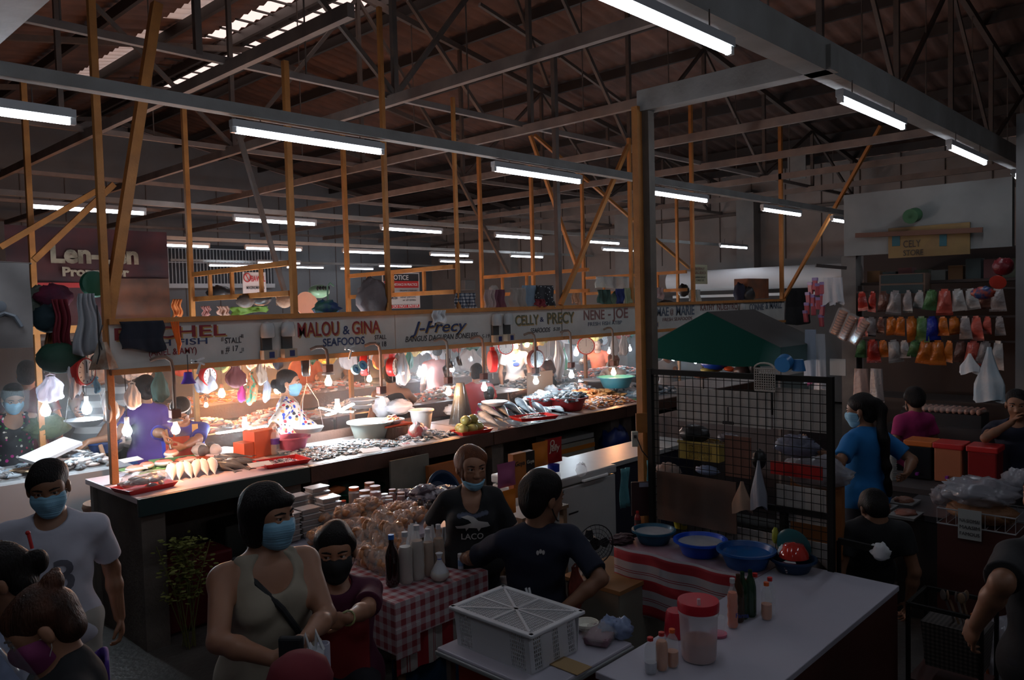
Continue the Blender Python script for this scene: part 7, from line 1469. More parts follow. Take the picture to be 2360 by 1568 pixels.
tag(blob((0, 0, 0), (.08, .09, .08), .15, seed=3).build('red_bag', M('dark_red_bag', (.14, .01, .015), .35, bump=1, bs=20), loc=P(2312, 615, x=8.4), smooth=True, ang=180), 'dark red round bag at the top right of the store', 'bag')
# eggs, drink tanks, baskets
t = thing('egg_crate', 'black crate of pinkish eggs under clear film in front of the store', 'crate', (8.6, 2.28, 0)); e0 = P(2240, 985, x=8.6)
MB().box((0, 0, 1.06), (.3, .72, .12)).build('crate_body', blk, t); MB().box((0, 0, .5), (.5, .9, 1.0)).build('crate_table', M('dark_table'), t)
eg = MB().ell((0, 0, 0), (.022, .022, .028), n=12, m=8).build('egg', M('pink_eggs', (.45, .22, .16), .5), smooth=True); tag(eg, 'pinkish egg in the black crate under film', 'egg', 'eggs in the black crate')
for i in range(5):
    for j in range(13): o = eg if i+j == 0 else dup(eg); o.location = (8.49+i*.052, 1.95+j*.053, 1.145)
tag(blob((0, 0, 0), (.16, .38, .035), .1, seed=1, n=30).build('egg_film', film, loc=(8.6, 2.28, 1.15), smooth=True, ang=180), 'clear film over the eggs', 'film')
for i, (y0, lab, body, top) in enumerate(((2.02, 'black drink tank with orange lid, left of three', M('blk_tank', (.01, .01, .012), .3), M('orange_lid', (.50, .12, .02), .4)), (1.80, 'tank of orange pink drink with red lid, middle of three', M('orange_pink_drink', (.42, .14, .07), .2), cap_r), (1.56, 'red drink tank, right of three', M('red_drink', (.26, .02, .02), .2), cap_r))):
    t = thing('drink_tank', lab, 'tank', (7.0, y0, .78), 0, 'drink tanks'); MB().box((0, 0, .14), (.22, .2, .27)).build('tank_body', body, t, bevel=.01); MB().box((0, 0, .295), (.24, .22, .045)).build('tank_lid', top, t, bevel=.008); MB().box((-.13, 0, .05), (.04, .02, .02)).build('tap', M('tap_purple', (.25, .03, .3), .4) if i < 2 else M('orange_lid'), t)
t = thing('drink_table', 'dark table behind the woman in blue carrying drink tanks', 'table', (6.85, 1.8, 0)); MB().box((0, 0, .76), (.6, 1.0, .04)).build('tabletop', M('dark_table'), t); MB().box((0, 0, .37), (.55, .95, .74)).build('table_body', blk, t)
t = thing('cup_stack', 'tall stack of clear plastic cups beside the woman in blue', 'cups', (6.75, 2.17, .78))
for i in range(14): MB().lathe([(.026, i*.018), (.032, i*.018+.03), (.034, i*.018+.032)], 16).build('cup', M('cup_film', (.5, .52, .5), .2, alpha=.6), t, smooth=True)
for px, py, lab in ((2112, 1065, 'left of two round clear lids on the cooking table'), (2128, 1067, 'right of two round clear lids on the cooking table')): tag(MB().lathe([(0, .05), (.05, .04), (.07, 0)], 20).build('dome_lid', petm, loc=P(px, py, z=.80), smooth=True), lab, 'lid')
t = thing('cook_table', 'dark food table behind the woman in blue with trays of food', 'table', (6.2, 1.45, 0)); MB().box((0, 0, .73), (.6, .9, .04)).build('tabletop', M('cook_top', (.07, .065, .07), .3), t); MB().box((0, 0, .35), (.55, .85, .7)).build('table_body', blk, t)
for a in ((5.9, 1.98, 'dark tray of brown fried food, left', M('brown_food')), (5.8, 1.78, 'tray of reddish grilled food in the middle', M('reddish_food', (.25, .09, .06), .5)), (6.15, 1.9, 'dark pan of food behind', M('brown_food'))):
    t = thing('food_tray', a[2], 'tray', (a[0], a[1], .75)); MB().box((0, 0, .01), (.2, .16, .02), taper=1.1).build('tray_body', M('dark_aluminium'), t); blob((0, 0, .025), (.08, .065, .025), .2, seed=a[1]*10).build('food_heap', a[3], t, smooth=True, ang=180)
t = thing('wire_basket', 'white wire basket of wrapped fried food on the right table', 'basket', (5.75, 1.3, .80)); g2 = MB(); ww = M('white_wire', (.35, .35, .36), .5)
for z in (0, .10): g2.tube([(-.17, -.22, z), (-.17, .22, z), (.17, .22, z), (.17, -.22, z)], .005, 6, closed=True)
for k_ in range(9): g2.tube([(-.17, -.22+.055*k_, .10), (-.17, -.22+.055*k_, 0), (.17, -.22+.055*k_, 0), (.17, -.22+.055*k_, .10)], .002, 5)
g2.build('basket_wires', ww, t); MB().box((0, 0, -.4), (.34, .44, .78)).build('basket_stand', M('dark_red_brown_board'), t)
tag(blob((0, 0, .06), (.14, .19, .08), .15, seed=2).build('fried_food', M('fried_brown', (.26, .11, .045), .6, bump=1, bs=25), loc=(5.75, 1.3, .81), smooth=True, ang=180), 'brown fried food heaped in the white wire basket', 'food', None, 'stuff')
for a in ((5.75, 1.32, 1.0, .19, .22, .09, 'large clear bag of buns over the wire basket', M('grey_clear_bag', (.35, .34, .38), .2, alpha=.7, bump=1, bs=14)), (5.95, 1.12, 1.05, .12, .12, .09, 'knotted clear bag with blue print over the wire basket, left', M('grey_clear_bag')), (5.9, .98, 1.05, .12, .1, .08, 'knotted clear bag over the wire basket, right', M('grey_clear_bag')), (5.85, 1.55, .92, .09, .08, .07, 'small clear bag left of the wire basket', M('grey_clear_bag'))):
    tag(blob((0, 0, 0), a[3:6], .2, seed=a[1]*9, n=30, m=16).build('clear_bag', a[7], loc=a[:3], smooth=True, ang=180), a[6], 'bag')
xpanel(2208, 1240, 2262, 1180, 5.56, 'white handwritten food sign below the wire basket', M('card_white'), 'food_sign', 'sign'); fs = [o for o in COL.objects if o.name == 'food_sign'][0]
for s, yy in (('NA SIOMAI', 1202), ('MAASIM', 1217), ('FAMOUS', 1232)): fit(s, (2212, yy), (2258, yy+3), 8, ink, fs, x=5.55)
t = thing('wrapped_board', 'orange brown wrapped panel behind the right frame of the mesh', 'panel', (4.78, 1.98, .95)); MB().box((0, 0, 0), (.05, .32, .5)).build('panel_body', M('orange_brown', (.30, .11, .03), .6), t); blob((0, 0, .26), (.12, .2, .1), .2, seed=2, n=28).build('clear_cover', M('grey_clear_bag'), t, smooth=True, ang=180)
tag(blob((0, 0, .2), (.2, .17, .24), .15, seed=3, n=28, m=16).build('clear_sack', M('grey_clear_bag'), loc=(5.1, 1.0, 0), smooth=True, ang=180), 'grey clear sack with an orange stripe on the floor at right', 'sack'); tag(MB().bar((4.95, 1.17, .48), (4.93, 1.08, .15), .035, .01).build('orange_strip', M('orange_lid'), loc=(0, 0, 0)), 'orange strip down the grey clear sack', 'strip')
ct = thing('utensil_cart', 'black metal cart with a woven basket of utensils right of the white table', 'cart', (4.62, 1.22, 0))
for x, y in ((-.12, -.2), (-.12, .15), (.2, -.2), (.2, .15)): MB().bar((x, y, 0), (x, y, .62), .02).build('leg', bk, ct)
MB().bar((-.12, -.2, .62), (-.12, .15, .62), .02).bar((.2, -.2, .62), (.2, .15, .62), .02).bar((-.12, -.2, .62), (.2, -.2, .62), .02).bar((-.12, .15, .62), (.2, .15, .62), .02).build('top_frame', bk, ct); MB().box((.04, -.02, .2), (.32, .35, .02)).build('cart_shelf', M('dark_red_brown_board'), ct)
bs_ = thing('woven_basket', 'brown woven basket in the black cart', 'basket', (4.62, 1.16, .30)); wv = pattern('woven_basket_check', 'gingham', [(.10, .08, .07), (.05, .04, .035), (.02, .015, .013)], 45)
MB().box((0, 0, .12), (.2, .26, .24), taper=1.15).build('basket_body', wv, bs_)
for i in range(6):
    o = thing('spatula', 'wooden and metal utensil sticking out of the woven basket', 'utensil', (4.56+.03*i, 1.1+.03*(i % 3), .50), R(30*i), 'utensils in the woven basket'); MB().bar((0, 0, 0), (.03, .05, .16), .01).build('handle', M('table_wood') if i % 2 else steel, o); MB().ell((.035, .06, .18), (.02, .006, .03)).build('utensil_head', M('table_wood') if i % 2 else steel, o, smooth=True)
t = thing('towel_bar', 'black bar with a white rag right of the mesh stand', 'bar', (4.55, 1.62, .88)); MB().bar((0, .14, 0), (0, -.12, -.01), .025, .035).build('bar_body', bk, t); blob((0, -.09, -.02), (.03, .05, .05), .25, seed=2).build('white_rag', M('white_rag'), t, smooth=True, ang=180)
MB().bar((0, .14, 0), (0, .14, -.88), .02).build('bar_post', bk, t)

# on and beside the side counter at the left
basin(P(240, 1042, z=1.0), .15, .10, 'blue basin on the side counter left of the leftmost sign post', M('blue_basin', (.01, .05, .20), .35))
t = thing('mortar', 'black mortar with a wooden pestle left of the leftmost sign post', 'mortar', P(252, 1098, z=.82)); MB().lathe([(0, 0), (.05, 0), (.075, .16), (.065, .16), (.04, .03), (0, .03)], 20).build('mortar_body', blk, t, smooth=True); MB().bar((.0, 0, .04), (-.06, .02, .30), .035).build('pestle', M('pestle_wood', (.35, .18, .10), .6), t, bevel=.01)
t = thing('stool', 'round topped dark stool at the left end of the fish counter', 'stool', (2.25, 6.62, 0)); MB().lathe([(0, .76), (.17, .76), (.18, .79), (.17, .82), (0, .82)], 26).build('seat', M('stool_wood', (.25, .13, .08), .6), t, smooth=True, ang=50)
for a in (0, 1, 2, 3): MB().bar((.12*math.cos(a*1.57+.8), .12*math.sin(a*1.57+.8), .76), (.15*math.cos(a*1.57+.8), .15*math.sin(a*1.57+.8), 0), .025).build('leg', steel, t)
t = thing('spice_cup', 'small orange white plastic cup on the stool', 'cup', (2.36, 6.60, .822)); MB().lathe([(0, 0), (.03, 0), (.035, .07), (0, .07)], 16).build('cup_body', M('orange_white', (.4, .2, .13)), t, smooth=True, ang=50)
o = MB().box((0, 0, 0), (.42, .22, .03)).build('steel_tray', alu, loc=P(118, 1040, z=1.17)); o.rotation_euler = (R(10), R(-14), R(20)); tag(o, 'tilted steel tray lying over the dried fish at the left', 'tray')
for i, (px, py) in enumerate(((62, 1088), (100, 1090))): tag(MB().lathe([(0, .0), (.08, .0), (.13, .03), (.12, .03), (.07, .008), (0, .008)], 22, sy=.6).build('plastic_plate', M('cream_plate', (.55, .40, .26), .4), loc=P(px, py, z=1.02), smooth=True), ('leftmost', 'second')[i]+' cream plate at the front edge of the side counter', 'plate')
for px, py, lab in ((60, 1150, 'dark red covered heap below the side counter at the left edge'),): tag(blob((0, 0, 0), (.35, .2, .3), .15, seed=2).build('sack_heap', M('dark_red_tub'), loc=(1.45, 6.45, .30), smooth=True, ang=180), lab, 'sack')
tag(blob((0, 0, 0), (.3, .18, .16), .2, seed=6, n=28).build('grey_bag', M('grey_clear_bag'), loc=(1.55, 6.3, .62), smooth=True, ang=180), 'grey clear bag on the dark red heap at the left edge', 'bag')
tag(blob((0, 0, 0), (.17, .08, .11), .3, seed=8, n=26).build('green_herbs', M('herb_green', (.05, .07, .02), .7, bump=1, bs=30, col2=(.04, .06, .02), ns=20), loc=P(112, 985, y=8.0), smooth=True, ang=180), 'bundle of green herbs behind the side counter', 'vegetables', None, 'stuff')
# ================================================================ the people
def who(px, py, label, z=None, y=None, sit=0, face=0, fl=0., hd=None, **k):
    p = P(px, py, z=z) if z is not None else P(px, py, y=y)
    if sit: h = hd or 1.58
    else: h = hd or p.z-fl
    return human(label, (p.x, p.y, (p.z-h) if (fl and not sit) else 0), face, h=h, sit=sit, **k)
def shm(n, c, **k): return M('shirt_'+n, c, .85, bump=.8, bs=7, **k)
import bmesh
from mathutils.bvhtree import BVHTree
def drape(o, r, f, sg=1, cuts=3, off=.004, child='shirt'):
    """lay a flat print onto the cloth it is printed on; sg 1 chest, -1 back"""
    tg = [c for c in r.children if c.name.split('.')[0] == child][0]; me = o.data; bm = bmesh.new(); bm.from_mesh(me); bm.transform(o.matrix_basis)
    bmesh.ops.triangulate(bm, faces=bm.faces); bmesh.ops.subdivide_edges(bm, edges=bm.edges, cuts=cuts, use_grid_fill=True)
    bt = BVHTree.FromPolygons([v.co.copy() for v in tg.data.vertices], [tuple(p.vertices) for p in tg.data.polygons]); Yd = Vector(f['Y'])*sg
    for v in bm.verts:
        h = bt.ray_cast(v.co+Yd*.5, -Yd)
        if h[0] is not None: v.co = h[0]+Yd*off
    bm.to_mesh(me); bm.free(); o.matrix_basis = Matrix()
def arm(px, py, hand=None, **k):
    (a, v), = ((q, k[q]) for q in 'xyzd' if q in k); d = dict(t=P(px, py, **{a: v}))
    if hand: d['hand'] = hand
    if 'pole' in k: d['pole'] = k['pole']
    return d
LH = lambda *q: dict(t=q, w=False)
floral = pattern('bright_floral_print', 'cells', [(.01, .01, .015), (.5, .02, .08), (.05, .3, .06), (.55, .5, .35), (.45, .02, .2), (.6, .55, .5)], 22, stops=.52)
shapes = pattern('white_blouse_colour_print', 'cells', [(.62, .60, .56), (.02, .06, .45), (.5, .03, .05), (.02, .02, .03), (.6, .35, .12), (.66, .64, .6)], 26, stops=.66)
bluefl = pattern('blue_floral_skirt', 'cells', [(.02, .06, .18), (.05, .14, .35), (.25, .35, .4), (.03, .08, .25), (.3, .4, .45)], 24, stops=.6)
bluesk = pattern('turquoise_floral_skirt', 'cells', [(.05, .25, .45), (.02, .08, .35), (.5, .55, .6), (.1, .4, .5), (.02, .1, .3)], 26, stops=.6)
strp = pattern('grey_white_striped_shirt', 'stripe', [(.55, .56, .56), (.22, .23, .24)], 8, axes='z')
khk = M('khaki_trousers', (.10, .09, .07), .85); dj = M('dark_trousers', (.012, .013, .02), .85)
# foreground
r, f = who(112, 1060, 'young man in white T-shirt with grey numerals and blue mask, by the counter corner', z=1.64, face=247, res=.0065, shirt=shm('white', (.50, .50, .58)), sleeve=.72, hsc=1.0, pants=M('pale_trousers', (.35, .33, .3), .85), mask=maskb, head=(2, -12, 3), skin=skinB,
    LA=dict(t=(-.25, -.12, .82), w=False, pole=(-.15, -1, 0)), RA=dict(t=(.24, .06, .80), w=False), shfold=.006)
for i, (s, xx) in enumerate((('2', .15), ('3', .0))):
    o = text(s, .21, M('print_grey', (.12, .12, .15), .8), r, (0, 0, 0), 0, .045, name='printed_numeral', ext=0); o.location = Vector(f['T'](-xx+(.0 if i else 0), .145, .17)) if False else Vector(f['T'](xx, .137, .17)); o.rotation_euler = (R(84), 0, R(180)); drape(o, r, f)
r, f = who(28, 1252, 'person at the lower left corner with dark tied hair and pale blue shirt, back turned', z=1.52, face=150, res=.007, fem=True, shirt=shm('pale_blue', (.28, .34, .5)), pants=dj, hair='lowbun', hmat=hairB, skin=skinB, head=(10, -22, 0), mask=None)
MB().tube([f['H'](.0, -.12, .05), f['H'](.01, -.13, .10)], .006, 6).ell(f['H'](.01, -.13, .105), .008).build('red_hair_stick', cap_r, r, smooth=True)
r, f = who(135, 1345, 'woman at lower left with reddish hair bun, black shirt and purple shawl', z=1.50, face=165, res=.006, fem=True, shirt=shm('black', (.012, .012, .014)), pants=dj, hair='bun', hmat=hairK, skin=skinA, head=(0, -28, 4), mask=M('magenta_mask', (.25, .04, .14), .8), bw=1.1)
T2 = f['T']; MB().grid(lambda u, v: Vector(T2(.02+.20*math.sin(u*2.2), -.125-.03*math.sin(u*3)+.05*u, .44-.36*v-.05*u*u)), 16, 10).build('purple_shawl', M('purple_cloth', (.06, .015, .22), .8), r, smooth=True, thick=.012)
o = text('CS', .15, M('print_white', (.55, .52, .5), .8), r, Vector(T2(-.12, -.152, .16)), 0, .02, name='printed_letters', ext=0); o.rotation_euler = (R(86), 0, 0); drape(o, r, f, -1, off=.006)
MB().grid(lambda u, v: Vector(f['H'](.10*math.sin((u-.5)*2.6), .05+.075*math.cos((u-.5)*2.6), .05-.17*v)), 14, 6).build('face_shield', M('shield_clear', (.5, .6, .65), .1, alpha=.22), r, smooth=True)
tk = shm('beige', (.34, .29, .22), col2=(.29, .25, .19), ns=4)
r, f = who(606, 1126, 'woman in beige tank top with blue mask and black crossbody strap, standing in front', z=1.60, face=262, res=.0058, fem=True, bw=1.17, tank=True, shirt=tk, pants=M('beige_trousers', (.24, .20, .15), .85), hair='bob', mask=maskb, head=(30, -2, 2), skin=skinA, hem=-.03,
    RA=arm(628, 1520, d=2.72, pole=(.95, -.25, -.4), hand=(-1, .35, .1)), LA=arm(706, 1470, d=2.82, pole=(-.7, -.4, -.4), hand=(.5, .6, -.3)), curl=(.9, .8), shfold=.005)
T2 = f['T']
MB().tube([T2(.10, -.10, .40), T2(.115, -.02, .475), T2(.075, .095, .40), T2(.0, .150, .30), T2(-.06, .150, .20), T2(-.10, .145, .08), T2(-.125, .15, .01)], .013, 8).build('bag_strap', M('black_strap', (.012, .012, .014), .7), r, smooth=True)
t = thing('phone_pouch', 'black phone pouch held at the waist of the woman in beige', 'pouch', P(672, 1512, d=2.68), R(-50)); MB().box((0, 0, 0), (.085, .03, .135)).build('pouch_body', M('black_strap'), t, bevel=.01)
t = thing('carrier_bag', 'white thin plastic bag with handles held beside the black pouch', 'bag', P(715, 1500, d=2.75), R(-40)); blob((0, 0, -.06), (.055, .04, .07), .25, seed=3).build('bag_body', milky, t, smooth=True, ang=180); MB().tube([(-.03, 0, .0), (-.015, 0, .06), (.0, 0, .0)], .007, 6).tube([(.02, 0, .0), (.02, 0, .07), (.045, 0, .0)], .007, 6).build('bag_handle', bagw, t, smooth=True)
tag(MB().lathe([(.0, -.06), (.026, -.06), (.026, .06), (.02, .06), (.018, .05), (0, .05)], 20).build('paper_roll', M('paper_roll_white', (.55, .55, .66), .6), loc=P(745, 1520, d=2.9), smooth=True, ang=50), 'white paper roll standing by the plastic bag', 'roll')
r, f = who(772, 1213, 'seated woman with black mask, maroon shirt and red apron at the food tables', z=1.25, sit=.42, hd=1.55, hsc=1.22, face=238, res=.0062, fem=True, bw=1.15, shirt=shm('maroon', (.07, .006, .03)), sleeve=.8, apron=M('red_apron', (.20, .008, .010), .75, bump=.3, bs=8), pants=dj, hair='lowbun', mask=maskk, head=(-4, -3, 0), skin=skinA, eyes=(.5, 1, 0),
    LA=arm(752, 1482, d=3.05, pole=(-.9, -.1, -.5), hand=(1, .2, 0)), RA=arm(700, 1490, d=3.1, pole=(.8, -.1, -.5)))
MB().tube([Vector(f['WL'])+Vector((.032*math.cos(a), .008*math.sin(a*2), .032*math.sin(a))) for a in np.linspace(0, 6.0, 12)], .005, 6).build('bracelet', M('jade_gold', (.30, .30, .12), .3, .6), r, smooth=True)
r, f = who(1082, 1042, 'woman in black T-shirt with white crocodile print, mask under her chin', z=1.42, bw=1.15, face=232, res=.0062, fem=True, shirt=shm('black', (.012, .012, .014)), sleeve=.8, vneck=1, pants=dj, hair='messy', hmat=hairR, mask=maskb, chin=True, head=(14, -4, 0), skin=skinA, hsc=1.25, eyes=(-.4, 1, -.1),
    RA=arm(1045, 1262, z=.80, pole=(.7, -.5, -.4)), LA=dict(t=(-.26, .08, .72), w=False))
T2 = f['T']; pw = M('print_white', (.55, .52, .5), .8); yy = .137
ck_ = [(.10, .19), (.085, .215), (.03, .225), (.0, .25), (-.035, .262), (-.075, .255), (-.03, .235), (-.012, .215), (-.06, .205), (-.11, .20), (-.10, .185), (-.05, .185), (-.045, .165), (-.03, .185), (.02, .18), (.03, .16), (.045, .182)]
mb = MB(); mb.add([Vector(T2(-x*1.1, yy+.006, z*1.1+.06)) for x, z in ck_], [tuple(range(len(ck_)))]); drape(mb.build('crocodile_print', pw, r), r, f, cuts=5)
mb = MB()
for i in range(9): mb.ell(T2(-(-.09+.022*i), yy+.002, .345+.008*math.sin(i)), (.016, .004, .014), n=8, m=5)
drape(mb.build('cloud_print', M('print_blue_grey', (.13, .15, .22), .8), r), r, f, cuts=1, off=.002)
o = text('LACO', .05, pw, r, Vector(T2(.085, yy+.004, .185)), 0, .03, name='printed_letters', ext=0); o.rotation_euler = (R(90), 0, R(180)); drape(o, r, f)
nv = shm('navy', (.008, .011, .028))
r, f = who(1228, 1108, 'man in dark navy T-shirt sitting with his back turned, head in profile', z=1.33, sit=.50, hd=1.70, face=52, res=.0065, shirt=nv, sleeve=.85, pants=dj, hair='short', head=(-62, -8, 0), skin=skinB, bw=1.02, lean=(-8, 0), hsc=1.15,
    LA=arm(1060, 1288, z=.80, pole=(-.5, -.4, -.6)), RA=arm(1298, 1405, d=4.05, pole=(.6, -.6, -.3)), shfold=.005)
T2 = f['T']; mb = MB()
for a in (-.6, 0, .6): mb.ell(T2(.0+.012*a*2, -.13, .395+.006*(a == 0)), (.008, .003, .013), n=8, m=5)
drape(mb.build('leaf_logo', pw, r), r, f, -1, cuts=1)
MB().tube([f['H'](.074, -.01, -.01), f['H'](.07, .02, -.06), f['H'](.05, .06, -.095), f['H'](.03, .085, -.10)], .004, 5).build('chin_mask', maskk, r, smooth=True)
who(1992, 912, 'woman in bright blue T-shirt with a very long ponytail, behind the mesh stand', z=1.56, face=72, res=.009, fem=True, bw=1.15, shirt=shm('bright_blue', (.005, .13, .36)), sleeve=.75, pants=dj, hair='longpony', head=(25, -8, 0), skin=skinB, mask=maskb,
    LA=arm(1878, 1035, d=5.5, pole=(-.7, -.3, -.5)), RA=arm(2090, 1090, d=5.6, pole=(.6, -.5, -.5)))
who(1985, 1100, 'person in a black top bending with bare neck, seated right of the mesh stand', z=1.14, sit=.45, hd=1.5, face=40, res=.01, fem=True, shirt=shm('black', (.012, .012, .014)), pants=dj, hair='short', lean=(-34, 0), head=(0, -50, 0), skin=skinB, bw=1.15)
who(2092, 888, 'person in magenta T-shirt with dark hair bending in front of the store', z=1.46, face=50, res=.011, fem=True, shirt=shm('magenta', (.32, .015, .11)), pants=dj, hair='messy', skin=skinB, head=(-10, -20, 0), lean=(-14, 0))
who(2346, 903, 'person in navy shirt at the right edge with a hand at the mouth', z=1.5, face=188, res=.009, shirt=shm('navy', (.008, .011, .028)), pants=dj, skin=skinB, head=(0, -6, 0), RA=dict(t=(.03, .20, 1.28), w=False, pole=(.8, .1, -.6), hand=(-.5, -.2, .6)), LA=dict(t=(-.2, .2, .95), w=False))
p = P(2432, 1120, d=3.0)
r, f = human('man in black T-shirt with a big white outlined letter at the right edge, arm hanging', (p.x, p.y, 0), 50, h=1.62, res=.008, shirt=shm('black', (.012, .012, .014)), sleeve=.85, pants=dj, skin=skinB, bw=1.1, LA=arm(2250, 1440, d=2.9, pole=(-.6, -.5, -.2)))
T2 = f['T']; o = text('M', .2, pw, r, Vector(T2(-.12, -.15, .18)), 0, 0, name='printed_letter', ext=0); o.rotation_euler = (R(90), 0, 0); drape(o, r, f, -1)
r, f = who(690, 1556, 'child in a red cap at the bottom edge before the woman in beige', z=1.12, face=60, res=.009, shirt=nv, pants=dj, skin=skinB)
MB().lathe([(.105, 0), (.108, .02), (.09, .07), (.05, .098), (0, .105)], 26, c=f['H'](0, -.01, .06)).build('cap_crown', M('red_cap_cloth', (.16, .01, .02), .8), r, smooth=True); MB().poly([(-.09, .05), (.09, .05), (.06, .17), (-.06, .17)], .0, .006, Matrix.Translation(f['H'](0, 0, .062))).build('cap_brim', nv, r)
# stall people
r, f = who(25, 886, 'woman in bright floral sleeveless apron with mask and face shield, left edge', y=8.4, face=262, res=.01, fem=True, tank=True, shirt=floral, pants=dj, hair='short', mask=maskb, head=(6, -22, 0), bw=1.05)
MB().grid(lambda u, v: Vector(f['H'](.11*math.sin((u-.5)*2.6), .04+.085*math.cos((u-.5)*2.6), .13-.2*v)), 14, 6).build('face_shield', M('shield_clear'), r, smooth=True)
who(62, 838, 'person in maroon shirt, back turned, at far left behind the floral apron', y=9.6, face=70, res=.013, shirt=shm('wine', (.14, .01, .02)), pants=dj, head=(0, 0, 0))
who(215, 815, 'person in grey and white striped shirt bending over the side counter', y=8.5, face=215, res=.012, shirt=strp, pants=dj, hair='short', bw=1.25, lean=(-12, 0), RA=arm(158, 992, y=7.7, pole=(.6, -.2, .5)), LA=dict(t=(-.2, .35, 1.0), w=False))
who(332, 870, 'woman in purple top, back turned, arm stretched toward the dried fish', y=7.8, face=95, res=.011, fem=True, bw=.95, shirt=shm('purple', (.055, .02, .14)), skirt=bluefl, hair='lowbun', skin=skinB, LA=arm(205, 1018, y=7.6, pole=(-.4, -.5, -.6), hand=(-1, .2, -.5)))
va = M('red_orange_apron', (.55, .05, .02), .7)
r, f = who(418, 912, 'fish vendor in blue purple T-shirt and red apron cutting a fish', y=6.95, face=248, res=.009, fem=True, bw=1.2, shirt=shm('blue_violet', (.03, .035, .30)), sleeve=.85, apron=va, pants=dj, hair='short', head=(-6, -38, 0), lean=(-10, 0),
    RA=arm(378, 1000, y=6.62, pole=(.9, -.1, .1), hand=(-.2, .3, -1)), LA=arm(405, 1048, y=6.45, pole=(-.9, -.1, -.2), hand=(.9, .4, -.2)), curl=(.7, 1.1))
MB().grid(lambda u, v: Vector(f['T'](-.075-.05*u, .14+.02*v, .46-.32*v)), 6, 12).build('neck_towel', M('yellow_orange_towel', (.70, .38, .12), .85), r, smooth=True, thick=.015)
MB().tube([f['H'](.082*math.cos(a), -.005+.095*math.sin(a), .075) for a in np.linspace(0, 6.28, 20)], .006, 6).build('headband', white, r, smooth=True)
t = thing('knife', 'thin knife held in the raised hand of the cutting vendor', 'knife', P(386, 1012, y=6.6)); MB().bar((0, 0, .02), (.02, -.03, -.12), .004, .016).build('blade', alu, t); MB().bar((0, 0, .02), (-.005, .01, .08), .016).build('handle', M('table_wood'), t)
fs_ = dup(st, P(395, 1052, y=6.35), R(60), 'pink cut fish under the hands of the cutting vendor'); fs_['group'] = 'fish being cut'
who(662, 857, 'pregnant woman in a white colour printed blouse and turquoise skirt, facing right', y=7.0, face=322, res=.009, fem=True, belly=.09, shirt=shapes, sleeve=.75, skirt=bluesk, hair='lowbun', mask=maskb, hem=-.16, RA=dict(t=(.27, .02, .98), w=False, pole=(.7, -.7, 0)), LA=dict(t=(-.18, .26, .95), w=False))
gs_ = 1.62
who(700, 776, 'person in orange shirt behind the far counter, head hidden by the second sign', y=11.8, face=232, res=.014, shirt=shm('orange', (.65, .10, .02)), pants=dj, RA=dict(t=(.2, .3, 1.05), w=False), LA=dict(t=(-.2, .3, 1.05), w=False), hd=1.7)
who(762, 778, 'person in grey apron working at the far counter right of the orange shirt', y=11.8, face=240, res=.014, shirt=shm('grey', (.3, .28, .26)), pants=dj, RA=dict(t=(.15, .32, 1.05), w=False), LA=dict(t=(-.15, .32, 1.05), w=False), hd=1.7)
who(900, 842, 'person in dark sleeveless top, back turned, behind the white bulb', y=7.3, face=55, res=.011, fem=True, tank=True, shirt=shm('black', (.012, .012, .014)), pants=dj, hair='lowbun', bw=1.15, RA=arm(960, 935, y=7.7, pole=(.8, -.2, -.3)))
who(1003, 790, 'person in salmon pink shirt, back turned, beyond the green net bag', y=9.5, face=80, res=.013, shirt=shm('salmon', (.60, .20, .17)), pants=M('grey_trousers', (.15, .15, .16), .85))
who(1092, 838, 'person in red shirt with dark cross straps, back turned, above the milkfish', y=7.35, face=65, res=.011, shirt=shm('red', (.45, .03, .03)), pants=dj, head=(-20, -25, 0), lean=(-10, 0), bw=1.1)
r, f = who(1185, 775, 'man in white T-shirt with a blue print on the chest, in the middle background', y=9.7, face=232, res=.012, shirt=shm('plain_white', (.62, .60, .58)), pants=dj, head=(-30, -5, 0))
MB().ell(f['T'](0, .135, .28), (.06, .006, .035)).ell(f['T'](.03, .135, .34), (.035, .006, .02)).build('chest_print', M('print_blue', (.03, .06, .4), .8), r)
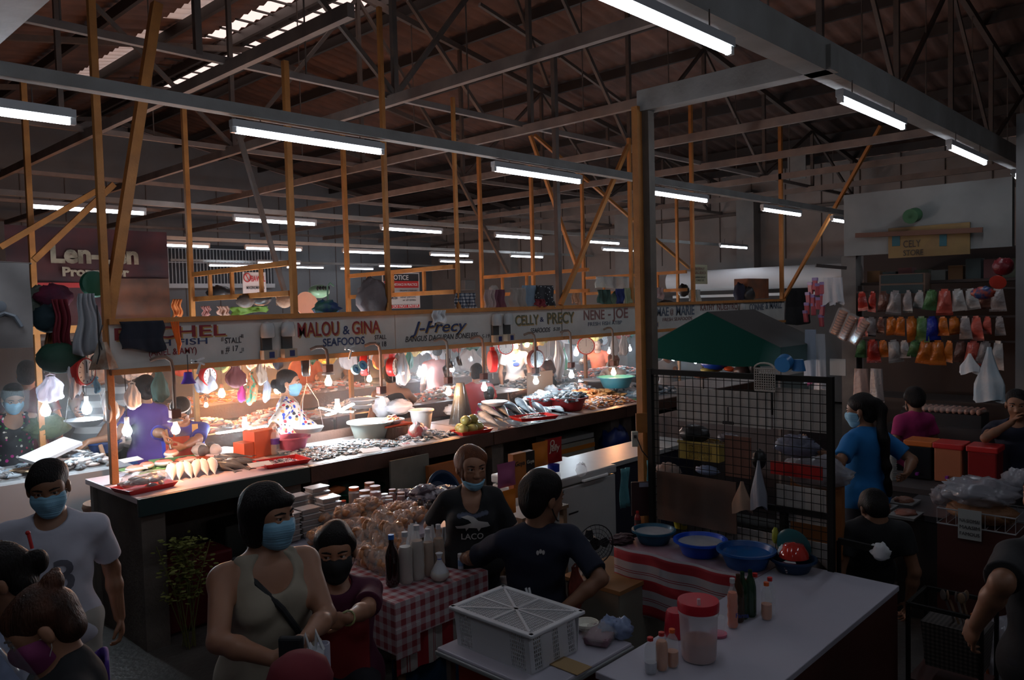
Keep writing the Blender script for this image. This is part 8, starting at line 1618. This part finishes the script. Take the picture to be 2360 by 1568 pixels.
who(1240, 828, 'person in black T-shirt bending left behind the bluish lamp', y=7.5, face=150, res=.011, shirt=shm('black', (.012, .012, .014)), pants=dj, hair='messy', hmat=hairK, lean=(-22, 0), head=(0, -25, 0), LA=arm(1150, 935, y=7.0, pole=(-.3, -.3, -.8)), RA=dict(t=(.15, .4, .95), w=False))
who(1128, 915, 'person in magenta top low behind the weighing pan with one hand raised', y=7.0, face=40, res=.010, fem=True, shirt=shm('magenta', (.32, .015, .11)), pants=dj, hair='lowbun', RA=arm(1172, 925, y=6.95, pole=(.9, .2, -.8), hand=(0, 0, 1)), curl=(.3, .1), hd=1.25)
who(1378, 780, 'person in orange clothes reaching left, far behind the round red scale', y=9.5, face=200, res=.013, shirt=shm('orange', (.65, .10, .02)), pants=M('orange_trousers', (.6, .15, .04), .85), RA=dict(t=(.25, .35, 1.15), w=False))
who(1412, 815, 'person with reddish hair and white sleeves holding a tray beside the main post', y=7.25, face=205, res=.010, fem=True, shirt=shm('plain_white', (.62, .60, .58)), sleeve=.8, pants=dj, hair='bob', hmat=hairR, head=(20, -20, 0), RA=arm(1385, 888, y=6.75, pole=(.5, -.2, -.8)), LA=arm(1420, 900, y=6.6, pole=(-.6, -.3, -.6)))
who(1535, 800, 'person in grey white top with a long bare arm under the canopy edge', y=7.4, face=250, res=.012, shirt=shm('grey_white', (.42, .42, .42)), pants=dj, LA=arm(1560, 872, y=7.0, pole=(-.6, -.2, -.6)))
hz = MB().box((0, 0, 0), (12.4, 6.4, 1.2)).build('stall_haze', bpy.data.materials.new('bulb_glow_haze'), loc=(7.6, 8.8, 1.52)); mt = hz.data.materials[0]; mt.use_nodes = True; nt = mt.node_tree; nt.nodes.clear()  # haze volume added so the bulbs show a soft halo
ou = nn(nt, 'ShaderNodeOutputMaterial'); vs = nn(nt, 'ShaderNodeVolumeScatter'); nt.links.new(vs.outputs[0], ou.inputs['Volume']); vs.inputs['Density'].default_value = .024; vs.inputs['Anisotropy'].default_value = .8
tag(hz, 'thin haze added over the fish stalls to give the bulbs a glow', 'haze', None, 'stuff')
